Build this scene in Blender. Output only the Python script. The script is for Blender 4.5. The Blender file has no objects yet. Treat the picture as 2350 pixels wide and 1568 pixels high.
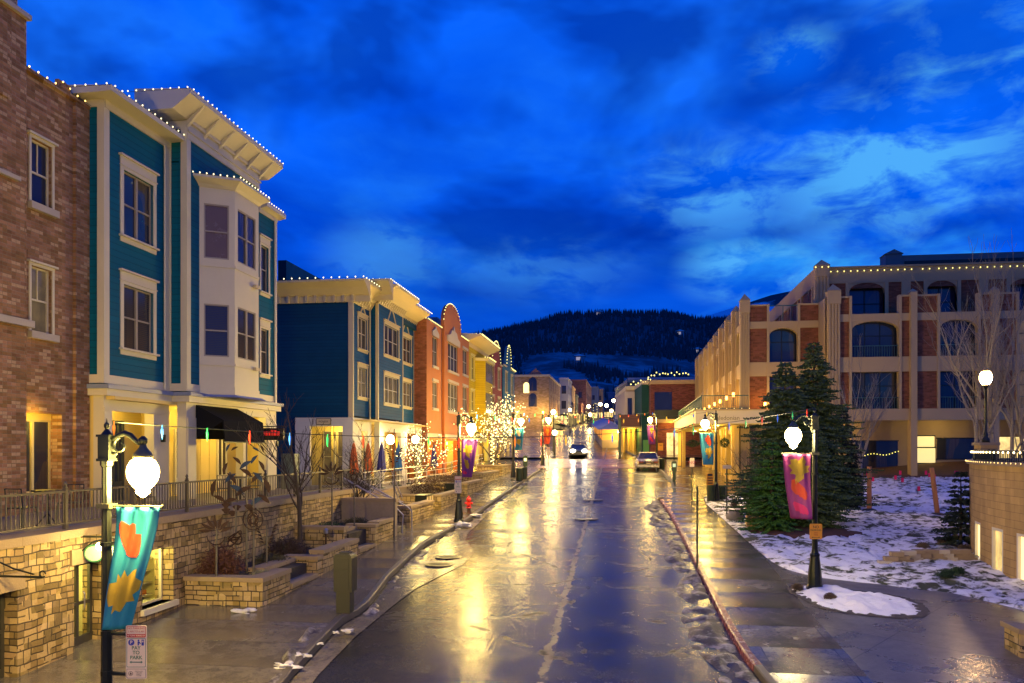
import bpy, math, random
from mathutils import Vector, Matrix, noise
random.seed(7)
C = bpy.context.scene.collection
scn = bpy.context.scene
F, CX, HY = 1850.0, 1175.0, 1030.0
PSI = math.atan(0.1432); SN, CS = math.sin(PSI), math.cos(PSI)
V = Vector
# ---------------------------------------------------------------- survey helpers (reading of the photo -> metres)
def ray(px):
    a = (px - CX) / F
    return (-SN + a * CS, CS + a * SN)          # per metre of depth: X, Y
def onX(px, X):                                  # depth where the sight line meets the plane x = X
    return X / ray(px)[0]
def onY(px, Y): return Y / ray(px)[1]
def yX(px, X): return onX(px, X) * ray(px)[1]
def xY(px, Y): return onY(px, Y) * ray(px)[0]
def zX(px, py, X): return (HY - py) / F * onX(px, X)
def zY(px, py, Y): return (HY - py) / F * onY(px, Y)
def at(px, py, d):
    r = ray(px); return V((r[0] * d, r[1] * d, (HY - py) / F * d))
PROF = [(-60, -7.3), (0, -4.5), (58, -1.77), (76, -1.15), (150, 3.2), (225, 6.6), (420, 16.5), (900, 40)]
def zr(y):
    for (a, za), (b, zb) in zip(PROF, PROF[1:]):
        if y <= b: return za + (zb - za) * (y - a) / (b - a)
    return PROF[-1][1]
def sm(a, b, t):
    t = max(0, min(1, (t - a) / (b - a))); return t * t * (3 - 2 * t)
def lawn(x, y):
    return 0.5 * sm(5, 15, x) * sm(24, 48, y)
def gp(px, py, h=0.0, f=None):                   # where a sight line meets the ground
    r = ray(px); k = (HY - py) / F; d = 3.0
    while d < 600:
        g = zr(r[1] * d) + h + (f(r[0] * d, r[1] * d) if f else 0)
        if k * d <= g: break
        d += 0.03
    return V((r[0] * d, r[1] * d, g))
# ---------------------------------------------------------------- object helpers
WORLD = {}
def tag(o, label=None, cat=None, group=None, kind=None):
    if label: o['label'] = label
    if cat: o['category'] = cat
    if group: o['group'] = group
    if kind: o['kind'] = kind
    return o
def thing(name, label, cat, loc=(0, 0, 0), group=None, kind=None):
    o = bpy.data.objects.new(name, None); C.objects.link(o); o.location = loc; WORLD[o.name] = V(loc)
    return tag(o, label, cat, group, kind)
def dup(root, loc, rz=None, label=None, sc=None):
    def cp(o, par):
        c = o.copy(); C.objects.link(c); c.parent = par
        for ch in [x for x in ALLCH.get(o.name, [])]: cp(ch, c)
        return c
    r = cp(root, None); r.location = loc; WORLD[r.name] = V(loc)
    if rz is not None: r.rotation_euler = (0, 0, rz)
    if sc: r.scale = (sc,) * 3
    if label: r['label'] = label
    return r
ALLCH = {}
class MB:
    def __init__(s, O=(0, 0, 0), u=(1, 0, 0), n=(0, 1, 0)):
        s.v = []; s.f = []; s.uv = None; s.fr(O, u, n)
    def fr(s, O, u, n=None):
        s.O = V(O); s.u = V(u).normalized(); s.n = V(n).normalized() if n else V((0, 0, 1)).cross(s.u) * -1
        return s
    def P(s, a, b, c): return s.O + s.u * a + s.n * b + V((0, 0, c))
    def face(s, pts):
        i = len(s.v); s.v += [V(p) for p in pts]; s.f.append(list(range(i, i + len(pts))))
    def box(s, a0, a1, b0, b1, c0, c1):
        p = [s.P(a, b, c) for c in (c0, c1) for b in (b0, b1) for a in (a0, a1)]
        i = len(s.v); s.v += p
        s.f += [[i + k for k in q] for q in ((0, 2, 3, 1), (4, 5, 7, 6), (0, 1, 5, 4), (2, 6, 7, 3), (0, 4, 6, 2), (1, 3, 7, 5))]
        return s
    def prism(s, pts, vec):                       # polygon (world points) swept by a vector
        vec = V(vec); n = len(pts); i = len(s.v)
        s.v += [V(p) for p in pts] + [V(p) + vec for p in pts]
        s.f.append(list(range(i, i + n))[::-1]); s.f.append(list(range(i + n, i + 2 * n)))
        for k in range(n):
            j = (k + 1) % n; s.f.append([i + k, i + j, i + n + j, i + n + k])
        return s
    def poly(s, pts, b0, b1):                     # polygon in (a, c) of the frame, thickness b0..b1
        s.prism([s.P(a, b0, c) for a, c in pts], s.n * (b1 - b0)); return s
    def tube(s, pts, rs, n=8, cap=True):
        pts = [V(p) for p in pts]
        if not hasattr(rs, '__len__'): rs = [rs] * len(pts)
        i0 = len(s.v); up = V((0, 0, 1)); prev = None
        for k, p in enumerate(pts):
            t = (pts[min(k + 1, len(pts) - 1)] - pts[max(k - 1, 0)])
            t = t.normalized() if t.length > 1e-9 else V((0, 0, 1))
            if prev is None:
                a = t.cross(V((1, 0, 0)) if abs(t.x) < .9 else V((0, 1, 0))).normalized()
            else: a = (prev - t * prev.dot(t)).normalized()
            prev = a; b = t.cross(a)
            for j in range(n):
                th = 2 * math.pi * j / n
                s.v.append(p + (a * math.cos(th) + b * math.sin(th)) * rs[k])
        for k in range(len(pts) - 1):
            for j in range(n):
                q = i0 + k * n; j2 = (j + 1) % n
                s.f.append([q + j, q + j2, q + n + j2, q + n + j])
        if cap:
            s.f.append([i0 + j for j in range(n)][::-1]); e = i0 + (len(pts) - 1) * n
            s.f.append([e + j for j in range(n)])
        return s
    def lathe(s, prof, c, n=16, flute=0):
        c = V(c); i0 = len(s.v)
        for r, z in prof:
            for j in range(n):
                th = 2 * math.pi * j / n; rr = r * (1 - (flute if j % 2 else 0))
                s.v.append(c + V((rr * math.cos(th), rr * math.sin(th), z)))
        for k in range(len(prof) - 1):
            for j in range(n):
                q = i0 + k * n; j2 = (j + 1) % n
                s.f.append([q + j, q + j2, q + n + j2, q + n + j])
        s.f.append([i0 + j for j in range(n)][::-1]); e = i0 + (len(prof) - 1) * n
        s.f.append([e + j for j in range(n)])
        return s
    def blob(s, c, r, seed=0, sub=2, amp=.15, sc=(1, 1, 1)):
        c = V(c); n = 4 * sub + 4; m = 2 * sub + 3; i0 = len(s.v)
        for i in range(m + 1):
            ph = math.pi * i / m
            for j in range(n):
                th = 2 * math.pi * j / n
                d = V((math.sin(ph) * math.cos(th), math.sin(ph) * math.sin(th), math.cos(ph)))
                rr = r * (1 + amp * noise.noise(d * 1.7 + V((seed * 3.1, 0, 0))) * 1.6)
                s.v.append(c + V((d.x * rr * sc[0], d.y * rr * sc[1], d.z * rr * sc[2])))
        for i in range(m):
            for j in range(n):
                q = i0 + i * n; j2 = (j + 1) % n
                s.f.append([q + j, q + n + j, q + n + j2, q + j2])
        return s
    def build(s, name, mat, parent=None, smooth=False, org=None):
        o0 = V((0, 0, 0))
        if parent is not None: o0 = WORLD[parent.name]
        elif org is not None: o0 = V(org)
        me = bpy.data.meshes.new(name); me.from_pydata([tuple(p - o0) for p in s.v], [], s.f); me.update()
        if smooth: me.polygons.foreach_set('use_smooth', [True] * len(me.polygons))
        me.materials.append(mat)
        o = bpy.data.objects.new(name, me); C.objects.link(o)
        if parent is not None:
            o.parent = parent; ALLCH.setdefault(parent.name, []).append(o)
        else: o.location = o0
        WORLD[o.name] = o0
        return o
def build_split(b, name, mat, parent):            # every loose piece becomes a part of its own
    par = list(range(len(b.v)))
    def fd(i):
        while par[i] != i: par[i] = par[par[i]]; i = par[i]
        return i
    for f in b.f:
        for k in f[1:]: par[fd(k)] = fd(f[0])
    groups = {}
    for f in b.f: groups.setdefault(fd(f[0]), []).append(f)
    for fs in groups.values():
        m = MB(); ix = {}
        for f in fs:
            for k in f:
                if k not in ix: ix[k] = len(m.v); m.v.append(b.v[k])
            m.f.append([ix[k] for k in f])
        m.build(name, mat, parent)
def grid_mesh(name, us, vs, fn, mat, parent=None, smooth=True):
    b = MB(); nu, nv = len(us), len(vs)
    b.v = [V(fn(u, v)) for v in vs for u in us]
    b.f = [[j * nu + i, j * nu + i + 1, (j + 1) * nu + i + 1, (j + 1) * nu + i] for j in range(nv - 1) for i in range(nu - 1)]
    return b.build(name, mat, parent, smooth)
def lin(a, b, n): return [a + (b - a) * i / (n - 1) for i in range(n)]
def fill(path_l, path_r, dz=0.0):                 # interpolate two polylines by y
    pass
def interp(pts, y):
    if y <= pts[0][0]: return pts[0][1]
    for (a, xa), (b, xb) in zip(pts, pts[1:]):
        if y <= b: return xa + (xb - xa) * (y - a) / (b - a)
    return pts[-1][1]
def text_mesh(txt, size, mat, name, parent, O, u, up=(0, 0, 1), align='CENTER', ext=.002, bold=0.0):
    cu = bpy.data.curves.new('t', 'FONT'); cu.body = txt; cu.size = size; cu.align_x = align; cu.align_y = 'CENTER'
    cu.extrude = ext; cu.offset = bold; cu.resolution_u = 3
    ob = bpy.data.objects.new('t', cu); C.objects.link(ob)
    dg = bpy.context.evaluated_depsgraph_get(); me = bpy.data.meshes.new_from_object(ob.evaluated_get(dg))
    bpy.data.objects.remove(ob); bpy.data.curves.remove(cu)
    u = V(u).normalized(); up = V(up).normalized(); n = u.cross(up)
    M = Matrix((u, up, n)).transposed().to_4x4(); M.translation = V(O)
    o0 = WORLD[parent.name]
    me.transform(M); me.transform(Matrix.Translation(-o0)); me.name = name
    me.materials.clear(); me.materials.append(mat)
    o = bpy.data.objects.new(name, me); C.objects.link(o); o.parent = parent
    ALLCH.setdefault(parent.name, []).append(o); WORLD[o.name] = o0
    return o
# ---------------------------------------------------------------- materials
MATS = {}
class NT:
    def __init__(s, name):
        s.m = bpy.data.materials.new(name); s.m.use_nodes = True; s.t = s.m.node_tree
        s.bs = s.t.nodes['Principled BSDF']; s.out = s.t.nodes['Material Output']
    def N(s, typ, **kw):
        n = s.t.nodes.new(typ)
        for k, v in kw.items():
            if k[0] == '_': setattr(n, k[1:], v)
            else:
                key = int(k[1:]) if (k[0] == 'i' and k[1:].isdigit()) else k.replace('_', ' ')
                s.set(n.inputs[key], v)
        return n
    def set(s, inp, v):
        if hasattr(v, 'is_linked') or hasattr(v, 'links'): s.t.links.new(v, inp)
        elif isinstance(v, (tuple, list)) and len(v) == 3 and inp.type == 'RGBA': inp.default_value = (*v, 1)
        else: inp.default_value = v
    def pos(s): return s.N('ShaderNodeNewGeometry').outputs['Position']
    def obj(s): return s.N('ShaderNodeTexCoord').outputs['Object']
    def noise(s, vec, scale, detail=4, rough=.55, dist=0):
        n = s.N('ShaderNodeTexNoise', Vector=vec, Scale=scale, Detail=detail, Roughness=rough, Distortion=dist); return n.outputs['Fac']
    def math(s, op, a, b=0, c=0, clamp=False):
        n = s.N('ShaderNodeMath', _operation=op, i0=a, i1=b, i2=c); n.use_clamp = clamp; return n.outputs[0]
    def ramp(s, fac, stops, interp='LINEAR'):
        n = s.N('ShaderNodeValToRGB', Fac=fac); cr = n.color_ramp; cr.interpolation = interp
        while len(cr.elements) < len(stops): cr.elements.new(.5)
        for e, (p, c) in zip(cr.elements, stops):
            e.position = p; e.color = (*c, 1) if isinstance(c, tuple) else (c, c, c, 1)
        return n.outputs['Color']
    def mix(s, fac, a, b, mode='MIX'):
        n = s.N('ShaderNodeMix', _data_type='RGBA', _blend_type=mode, i0=fac, i6=a, i7=b); return n.outputs[2]
    def sep(s, vec):
        n = s.N('ShaderNodeSeparateXYZ', Vector=vec); return n.outputs
    def comb(s, x=0, y=0, z=0): return s.N('ShaderNodeCombineXYZ', X=x, Y=y, Z=z).outputs[0]
    def bump(s, h, strength=.5, dist=.02, nrm=None):
        n = s.N('ShaderNodeBump', Strength=strength, Distance=dist, Height=h)
        if nrm is not None: s.set(n.inputs['Normal'], nrm)
        return n.outputs[0]
    def P(s, **kw):
        for k, v in kw.items(): s.set(s.bs.inputs[k.replace('_', ' ')], v)
        return s.m
def paint(name, col, rough=.5, var=.12, metal=0, scale=3, bump=.1, fine=60):
    if name in MATS: return MATS[name]
    t = NT(name); p = t.pos()
    n = t.noise(p, scale, 5, .6); n2 = t.noise(p, fine, 2)
    f = t.math('MULTIPLY_ADD', n, var * 2, 1 - var)
    f2 = t.math('MULTIPLY', f, t.math('MULTIPLY_ADD', n2, .16, .92))
    c = t.mix(1.0, col, t.comb(f2, f2, f2), 'MULTIPLY')
    MATS[name] = t.P(Base_Color=c, Roughness=t.math('MULTIPLY_ADD', n, .25, rough - .12), Metallic=metal, Normal=t.bump(n2, bump, .01))
    return MATS[name]
def emit(name, col, strength, base=(.8, .8, .8), sampling=None):
    if name in MATS: return MATS[name]
    t = NT(name); t.P(Base_Color=base, Emission_Color=col, Emission_Strength=strength, Roughness=.4)
    if sampling: t.m.cycles.emission_sampling = sampling
    MATS[name] = t.m; return t.m
def siding(name, col, lap=.18, var=.12, rough=.55):
    t = NT(name); p = t.pos(); z = t.sep(p)[2]
    fr = t.math('FRACT', t.math('MULTIPLY', z, 1 / lap))
    row = t.math('FLOOR', t.math('MULTIPLY', z, 1 / lap))
    n = t.noise(t.mix(1.0, p, (1.0, .6, 9.0), 'MULTIPLY'), 1.5, 5, .65)
    rn = t.N('ShaderNodeTexWhiteNoise', _noise_dimensions='1D', W=row).outputs[0]
    dark = t.ramp(fr, [(0, .35), (.07, .92), (.3, 1.0), (1, 1.0)])
    k = t.math('MULTIPLY_ADD', n, var * 2.6, .9 - var)
    k = t.math('MULTIPLY', k, t.math('MULTIPLY_ADD', t.noise(p, .5, 5, .7), .5, .72))
    k = t.math('MULTIPLY', k, t.math('MULTIPLY_ADD', rn, .14, .93))
    c = t.mix(1.0, t.mix(1.0, col, t.comb(k, k, k), 'MULTIPLY'), dark, 'MULTIPLY')
    MATS[name] = t.P(Base_Color=c, Roughness=t.math('MULTIPLY_ADD', n, .3, rough), Specular_IOR_Level=.15, Normal=t.bump(t.math('SUBTRACT', 1, fr), .9, .02))
    return MATS[name]
def brick(name, c1, c2, c3, mortar, bw=.3, bh=.1, ms=.008, rough=.85, big=.3, warp=0.0, squash=1.0, bumps=.7, cell=0.0):
    t = NT(name); p = t.pos(); x, y, z = t.sep(p)
    h = t.math('ADD', x, y)
    vec = t.comb(h, z, 0)
    if warp:
        nn = t.N('ShaderNodeTexNoise', Vector=vec, Scale=1.6, Detail=2).outputs['Color']
        vec = t.N('ShaderNodeVectorMath', _operation='MULTIPLY_ADD', i0=nn, i1=(warp, warp, 0), i2=vec).outputs[0]
    b = t.N('ShaderNodeTexBrick', Vector=vec, Color1=c1, Color2=c2, Mortar=mortar, Scale=1.0, Mortar_Size=ms, Mortar_Smooth=.3, Bias=0.0, Brick_Width=bw, Row_Height=bh, _offset=.5, _squash=squash, _squash_frequency=3)
    col, fac = b.outputs['Color'], b.outputs['Fac']
    if cell:                                       # some courses break into taller stones
        b2 = t.N('ShaderNodeTexBrick', Vector=t.N('ShaderNodeVectorMath', _operation='ADD', i0=vec, i1=(.37, .11, 0)).outputs[0], Color1=c2, Color2=c3, Mortar=mortar, Scale=1.0, Mortar_Size=ms, Mortar_Smooth=.3, Bias=0.0, Brick_Width=bw * .62, Row_Height=bh * 2, _offset=.4)
        sel = t.math('GREATER_THAN', t.noise(vec, cell, 1), .5)
        col = t.mix(sel, col, b2.outputs['Color'])
        fac = t.math('ADD', t.math('MULTIPLY', fac, t.math('SUBTRACT', 1, sel)), t.math('MULTIPLY', b2.outputs['Fac'], sel))
    n = t.noise(vec, 1.3, 5, .6); n2 = t.noise(vec, 22, 3)
    # stray lighter/darker bricks
    vx, vy, _ = t.sep(vec); row = t.math('FLOOR', t.math('MULTIPLY', vy, 1 / bh))
    idx = t.math('FLOOR', t.math('ADD', t.math('MULTIPLY', vx, 1 / bw), t.math('MULTIPLY', t.math('MODULO', row, 2), .5)))
    wn = t.N('ShaderNodeTexWhiteNoise', _noise_dimensions='2D', Vector=t.comb(idx, row, 0)).outputs
    pick = t.math('GREATER_THAN', wn['Value'], 1 - big)
    k2 = t.math('MULTIPLY_ADD', t.sep(wn['Color'])[1], .5, .72); col = t.mix(1.0, col, t.comb(k2, k2, t.math('MULTIPLY', k2, k2)), 'MULTIPLY')
    col = t.mix(t.math('MULTIPLY', pick, t.math('SUBTRACT', .8, fac), clamp=True), col, c3)
    k = t.math('MULTIPLY', t.math('MULTIPLY_ADD', n, .5, .75), t.math('MULTIPLY_ADD', n2, .4, .8))
    col = t.mix(1.0, col, t.comb(k, k, k), 'MULTIPLY')
    hgt = t.math('MULTIPLY_ADD', fac, -1.0, t.math('MULTIPLY', n2, .35))
    MATS[name] = t.P(Base_Color=col, Roughness=rough, Normal=t.bump(hgt, bumps, .02))
    return MATS[name]
# ---------------------------------------------------------------- camera, sky, render settings
cd = bpy.data.cameras.new('camera'); cam = bpy.data.objects.new('camera', cd); C.objects.link(cam)
cd.sensor_width = 36; cd.lens = 36 * F / 2350; cd.shift_y = (HY - 784) / 2350; cd.shift_x = 0
cd.clip_end = 6000; cd.clip_start = .1
cam.rotation_euler = (math.pi / 2, 0, PSI); scn.camera = cam
scn.render.engine = 'CYCLES'
cy = scn.cycles
cy.use_denoising = True; cy.denoiser = 'OPENIMAGEDENOISE'; cy.max_bounces = 5; cy.diffuse_bounces = 2; cy.glossy_bounces = 3
cy.transmission_bounces = 3; cy.sample_clamp_indirect = 2.5; cy.sample_clamp_direct = 30; cy.caustics_reflective = False; cy.caustics_refractive = False
cy.use_light_tree = True; cy.use_adaptive_sampling = False
scn.view_settings.view_transform = 'Standard'; scn.view_settings.look = 'None'; scn.view_settings.exposure = 0; scn.view_settings.gamma = 1
w = bpy.data.worlds.new('World'); scn.world = w; w.use_nodes = True
class WT(NT):
    def __init__(s, tree): s.t = tree
t = WT(w.node_tree); bg = w.node_tree.nodes['Background']
sky = t.N('ShaderNodeTexSky', _sky_type='NISHITA', _sun_disc=False, _sun_elevation=math.radians(-4), _sun_rotation=math.radians(200), _altitude=2000.0, _air_density=1.0, _dust_density=.6, _ozone_density=6.0)
d = t.N('ShaderNodeTexCoord').outputs['Generated']
dx, dy, dz = t.sep(d)
# cloud deck: project the direction on a flat layer so clouds shrink towards the horizon
inv = t.math('DIVIDE', 1.0, t.math('ADD', t.math('MAXIMUM', dz, 0.0), .16))
cv = t.comb(t.math('MULTIPLY', dx, inv), t.math('MULTIPLY', dy, inv), t.math('MULTIPLY', dz, 1.2))
n1 = t.noise(cv, .85, 7, .56, .35)
n2 = t.noise(t.N('ShaderNodeVectorMath', _operation='ADD', i0=cv, i1=(3.7, 8.2, 1.0)).outputs[0], 1.7, 7, .55, .35)
n3 = t.noise(t.N('ShaderNodeVectorMath', _operation='ADD', i0=cv, i1=(13.7, 2.2, 5.0)).outputs[0], .42, 3, .5, .2)
# more broken, brighter cloud towards the right (east) half
side = t.N('ShaderNodeMapRange', _interpolation_type='SMOOTHSTEP', Value=dx, i1=-.02, i2=.30, i3=0.0, i4=1.0).outputs[0]
low = t.N('ShaderNodeMapRange', _interpolation_type='SMOOTHSTEP', Value=dz, i1=.02, i2=.5, i3=1.0, i4=.25).outputs[0]
base = t.ramp(n1, [(.3, (.0, .028, .36)), (.44, (.0, .060, .62)), (.58, (.002, .105, .86)), (.75, (.015, .17, .92))])
mid = t.mix(t.math('MULTIPLY', t.ramp(n3, [(.40, 0.0), (.68, 1.0)]), .6), base, (.0, .026, .30))
br = t.math('MULTIPLY', t.ramp(n2, [(.47, 0.0), (.56, .30), (.66, 1.0)]), t.math('MULTIPLY_ADD', t.math('MULTIPLY', side, low), 1.0, .10))
col = t.mix(t.math('MINIMUM', br, 1.0), mid, (.06, .46, .95))
def skyspot(px, py, rad, sq=1.0):
    r = ray(px); v = V((r[0], r[1], (HY - py) / F)).normalized()
    df = t.N('ShaderNodeVectorMath', _operation='SUBTRACT', i0=d, i1=tuple(v)).outputs[0]
    df = t.N('ShaderNodeVectorMath', _operation='MULTIPLY', i0=df, i1=(1, 1, sq)).outputs[0]
    ln = t.N('ShaderNodeVectorMath', _operation='LENGTH', i0=df).outputs['Value']
    return t.N('ShaderNodeMapRange', _interpolation_type='SMOOTHSTEP', Value=ln, i1=rad, i2=rad * .15, i3=0.0, i4=1.0).outputs[0]
sd = t.noise(t.comb(t.math('MULTIPLY', dx, 1.0), dy, t.math('MULTIPLY', dz, 2.2)), 11.0, 8, .60, .4)
sb = t.noise(t.comb(dx, dy, t.math('MULTIPLY', dz, 1.8)), 4.0, 4, .55, .3)
spots = 0
for px_, py_, rr_, q_, a_ in ((2050, 370, .20, 1.7, 1.0), (1820, 130, .07, 1.6, 1.0), (2260, 110, .17, 1.4, .8), (1720, 605, .10, 2.6, 1.1), (1650, 430, .14, 1.8, .7), (880, 600, .10, 1.6, .35), (1250, 600, .16, 2.4, .25), (1750, 640, .12, 3.0, .8)):
    spots = t.math('MAXIMUM', spots, t.math('MULTIPLY', skyspot(px_, py_, rr_, q_), a_))
cl = t.math('MULTIPLY', spots, t.ramp(t.math('ADD', t.math('MULTIPLY', sd, .62), t.math('MULTIPLY', sb, .38)), [(.45, 0.0), (.50, .35), (.555, 1.0)]))
col = t.mix(t.math('MINIMUM', t.math('MULTIPLY', cl, .9), 1.0), col, (.13, .44, .72))
col = t.mix(t.math('MULTIPLY', spots, .30), col, (.0, .15, .85))
dk = t.ramp(sb, [(.38, 1.0), (.52, 0.0)])
col = t.mix(t.math('MULTIPLY', dk, t.math('SUBTRACT', .68, t.math('MULTIPLY', spots, .4))), col, (.0, .018, .24))
hz = t.N('ShaderNodeMapRange', _interpolation_type='SMOOTHSTEP', Value=dz, i1=.0, i2=.3, i3=.5, i4=0.0).outputs[0]
col = t.mix(hz, col, (.004, .10, .62))
add = t.mix(1.0, col, t.mix(1.0, sky.outputs[0], (.02, .02, .02), 'MULTIPLY'), 'ADD')
below = t.N('ShaderNodeMapRange', Value=dz, i1=-.08, i2=.0, i3=0.0, i4=1.0).outputs[0]
add = t.mix(1.0, add, (1.0, 1.35, 1.35), 'MULTIPLY')
add = t.mix(below, (.01, .012, .02), add)
t.set(bg.inputs['Color'], add); bg.inputs['Strength'].default_value = .95
# ---------------------------------------------------------------- materials used widely
WHITE = paint('white_paint', (.58, .53, .37), .55, .10, scale=1.2)
CREAM = paint('cream_paint', (.56, .46, .26), .55, .08)
SNOWY = paint('dark_iron', (.02, .025, .022), .35, .2, .6)
IRON = MATS['dark_iron']
GREENIRON = paint('green_iron', (.012, .035, .028), .3, .2, .5)
BRONZE = paint('rail_paint', (.085, .075, .06), .45, .15, .5)
STEEL = paint('brushed_steel', (.45, .43, .40), .3, .1, .9)
RUST = paint('rusty_steel', (.045, .022, .014), .6, .4, .5, 12)
BULB = emit('bulb_warm', (1.0, .86, .40), 2.6, sampling='NONE')
BULBY = emit('bulb_yellow', (1.0, .86, .14), 2.0, sampling='NONE')
GLOBE = emit('lamp_glass', (1.0, .67, .17), 1200)
GLOBER = emit('right_lamp_glass', (1.0, .76, .34), 330)
FARGLOBE = emit('far_lamp_glass', (1.0, .70, .28), 330)
LITY = None
def glass(name, col=(.012, .016, .03), rough=.04, blinds=0, glow=None, gs=0.0):
    t = NT(name); p = t.pos(); x, y, z = t.sep(p)
    n = t.noise(p, .9, 3)
    c = t.mix(n, col, tuple(k * 2.2 for k in col))
    cu = t.math('GREATER_THAN', t.noise(t.comb(t.math('MULTIPLY', x, 1.1), t.math('MULTIPLY', y, 1.1), t.math('MULTIPLY', z, .35)), 1.0, 1), .56)
    fold = t.noise(t.comb(t.math('MULTIPLY', x, 14), t.math('MULTIPLY', y, 14), 0), 1.0, 2)
    c = t.mix(t.math('MULTIPLY', cu, .8), c, t.mix(fold, (.02, .016, .014), (.09, .075, .06)))
    if blinds:
        f = t.math('FRACT', t.math('MULTIPLY', z, 1 / .055))
        c = t.mix(t.math('GREATER_THAN', f, .35), c, (.10 * blinds, .085 * blinds, .075 * blinds))
    kw = dict(Base_Color=c, Roughness=rough, Specular_IOR_Level=.5, IOR=1.5, Normal=t.bump(t.noise(p, 1.2, 2), .08, .03))
    if glow:
        g = t.noise(p, 1.6, 4, .6, .5)
        kw['Emission_Color'] = t.mix(t.ramp(g, [(.35, 0.0), (.65, 1.0)]), tuple(k * .35 for k in glow), glow)
        kw['Emission_Strength'] = gs
    MATS[name] = t.P(**kw); return MATS[name]
GL = glass('window_glass'); GLB = glass('window_glass_blinds', blinds=.45, rough=.10); GLC = glass('window_glass_curtain', (.05, .04, .035), .2)
GLW = glass('lit_window', (.3, .22, .1), .2, glow=(1.0, .72, .22), gs=1.1)
GLS = glass('shop_window', (.2, .15, .08), .15, glow=(1.0, .70, .24), gs=1.6)
GLD = glass('dim_window', (.04, .04, .04), .1, glow=(1.0, .62, .2), gs=.12)
# ---------------------------------------------------------------- ground
def m_asphalt():
    t = NT('wet_asphalt'); p = t.pos(); x, y, z = t.sep(p)
    n = t.noise(p, .35, 6, .6, .6); n2 = t.noise(p, 1.7, 6, .65); g = t.noise(p, 38, 3, .7)
    g2 = t.noise(p, 140, 2, .7)
    pd = t.N('ShaderNodeVectorMath', _operation='MULTIPLY_ADD', i0=t.N('ShaderNodeTexNoise', Vector=p, Scale=1.4, Detail=5).outputs['Color'], i1=(.5, .5, 0), i2=p).outputs[0]
    v = t.N('ShaderNodeTexVoronoi', _feature='DISTANCE_TO_EDGE', Vector=t.N('ShaderNodeVectorMath', _operation='MULTIPLY', i0=pd, i1=(.3, .22, 0)).outputs[0], Scale=1.0).outputs['Distance']
    crack = t.ramp(v, [(0, 1.0), (.0045, .9), (.010, 0.0)])
    crack = t.math('MULTIPLY', crack, t.ramp(n2, [(.50, 0.0), (.60, .9)]))
    # the long centre seam
    xc = t.math('ADD', t.math('MULTIPLY_ADD', t.noise(t.comb(0, y, 0), 1.3, 6, .7), .5, -.25), t.math('MULTIPLY_ADD', y, -.012, -1.25))
    seam = t.math('ABSOLUTE', t.math('SUBTRACT', x, xc))
    seamm = t.math('MULTIPLY', t.ramp(seam, [(.0, .8), (.04, .6), (.09, 0.0)]), t.ramp(t.noise(p, 2.6, 3), [(.36, .1), (.5, 1.0)]))
    rut = t.math('ABSOLUTE', t.math('SINE', t.math('MULTIPLY', t.math('ADD', x, 2.0), .9)))
    c = t.mix(n, (.009, .010, .014), (.024, .024, .028))
    c = t.mix(t.ramp(g, [(.5, 0.0), (.75, .5)]), c, (.05, .048, .048))
    c = t.mix(crack, c, (.006, .006, .006)); c = t.mix(seamm, c, (.20, .17, .14))
    wet = t.ramp(t.math('ADD', t.math('MULTIPLY', n, .75), t.math('MULTIPLY', n2, .45)), [(.38, .10), (.56, .14), (.74, .26)])
    r = t.math('ADD', wet, t.math('MULTIPLY_ADD', g, .24, -.07)); r = t.math('ADD', r, t.math('ADD', t.math('MULTIPLY', crack, .35), t.math('MULTIPLY', seamm, .35)), clamp=True)
    h = t.math('ADD', t.math('MULTIPLY', g, .7), t.math('ADD', t.math('MULTIPLY', n2, .6), t.math('MULTIPLY', g2, .35)))
    h = t.math('SUBTRACT', h, t.math('ADD', t.math('MULTIPLY', crack, 1.2), t.math('MULTIPLY', seamm, t.math('MULTIPLY_ADD', g2, -3.0, 1.5))))
    return t.P(Base_Color=c, Roughness=r, Specular_IOR_Level=t.math('MULTIPLY_ADD', t.ramp(n2, [(.4, 0.0), (.65, 1.0)]), -.08, .18), Normal=t.bump(h, .10, .015))
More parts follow.
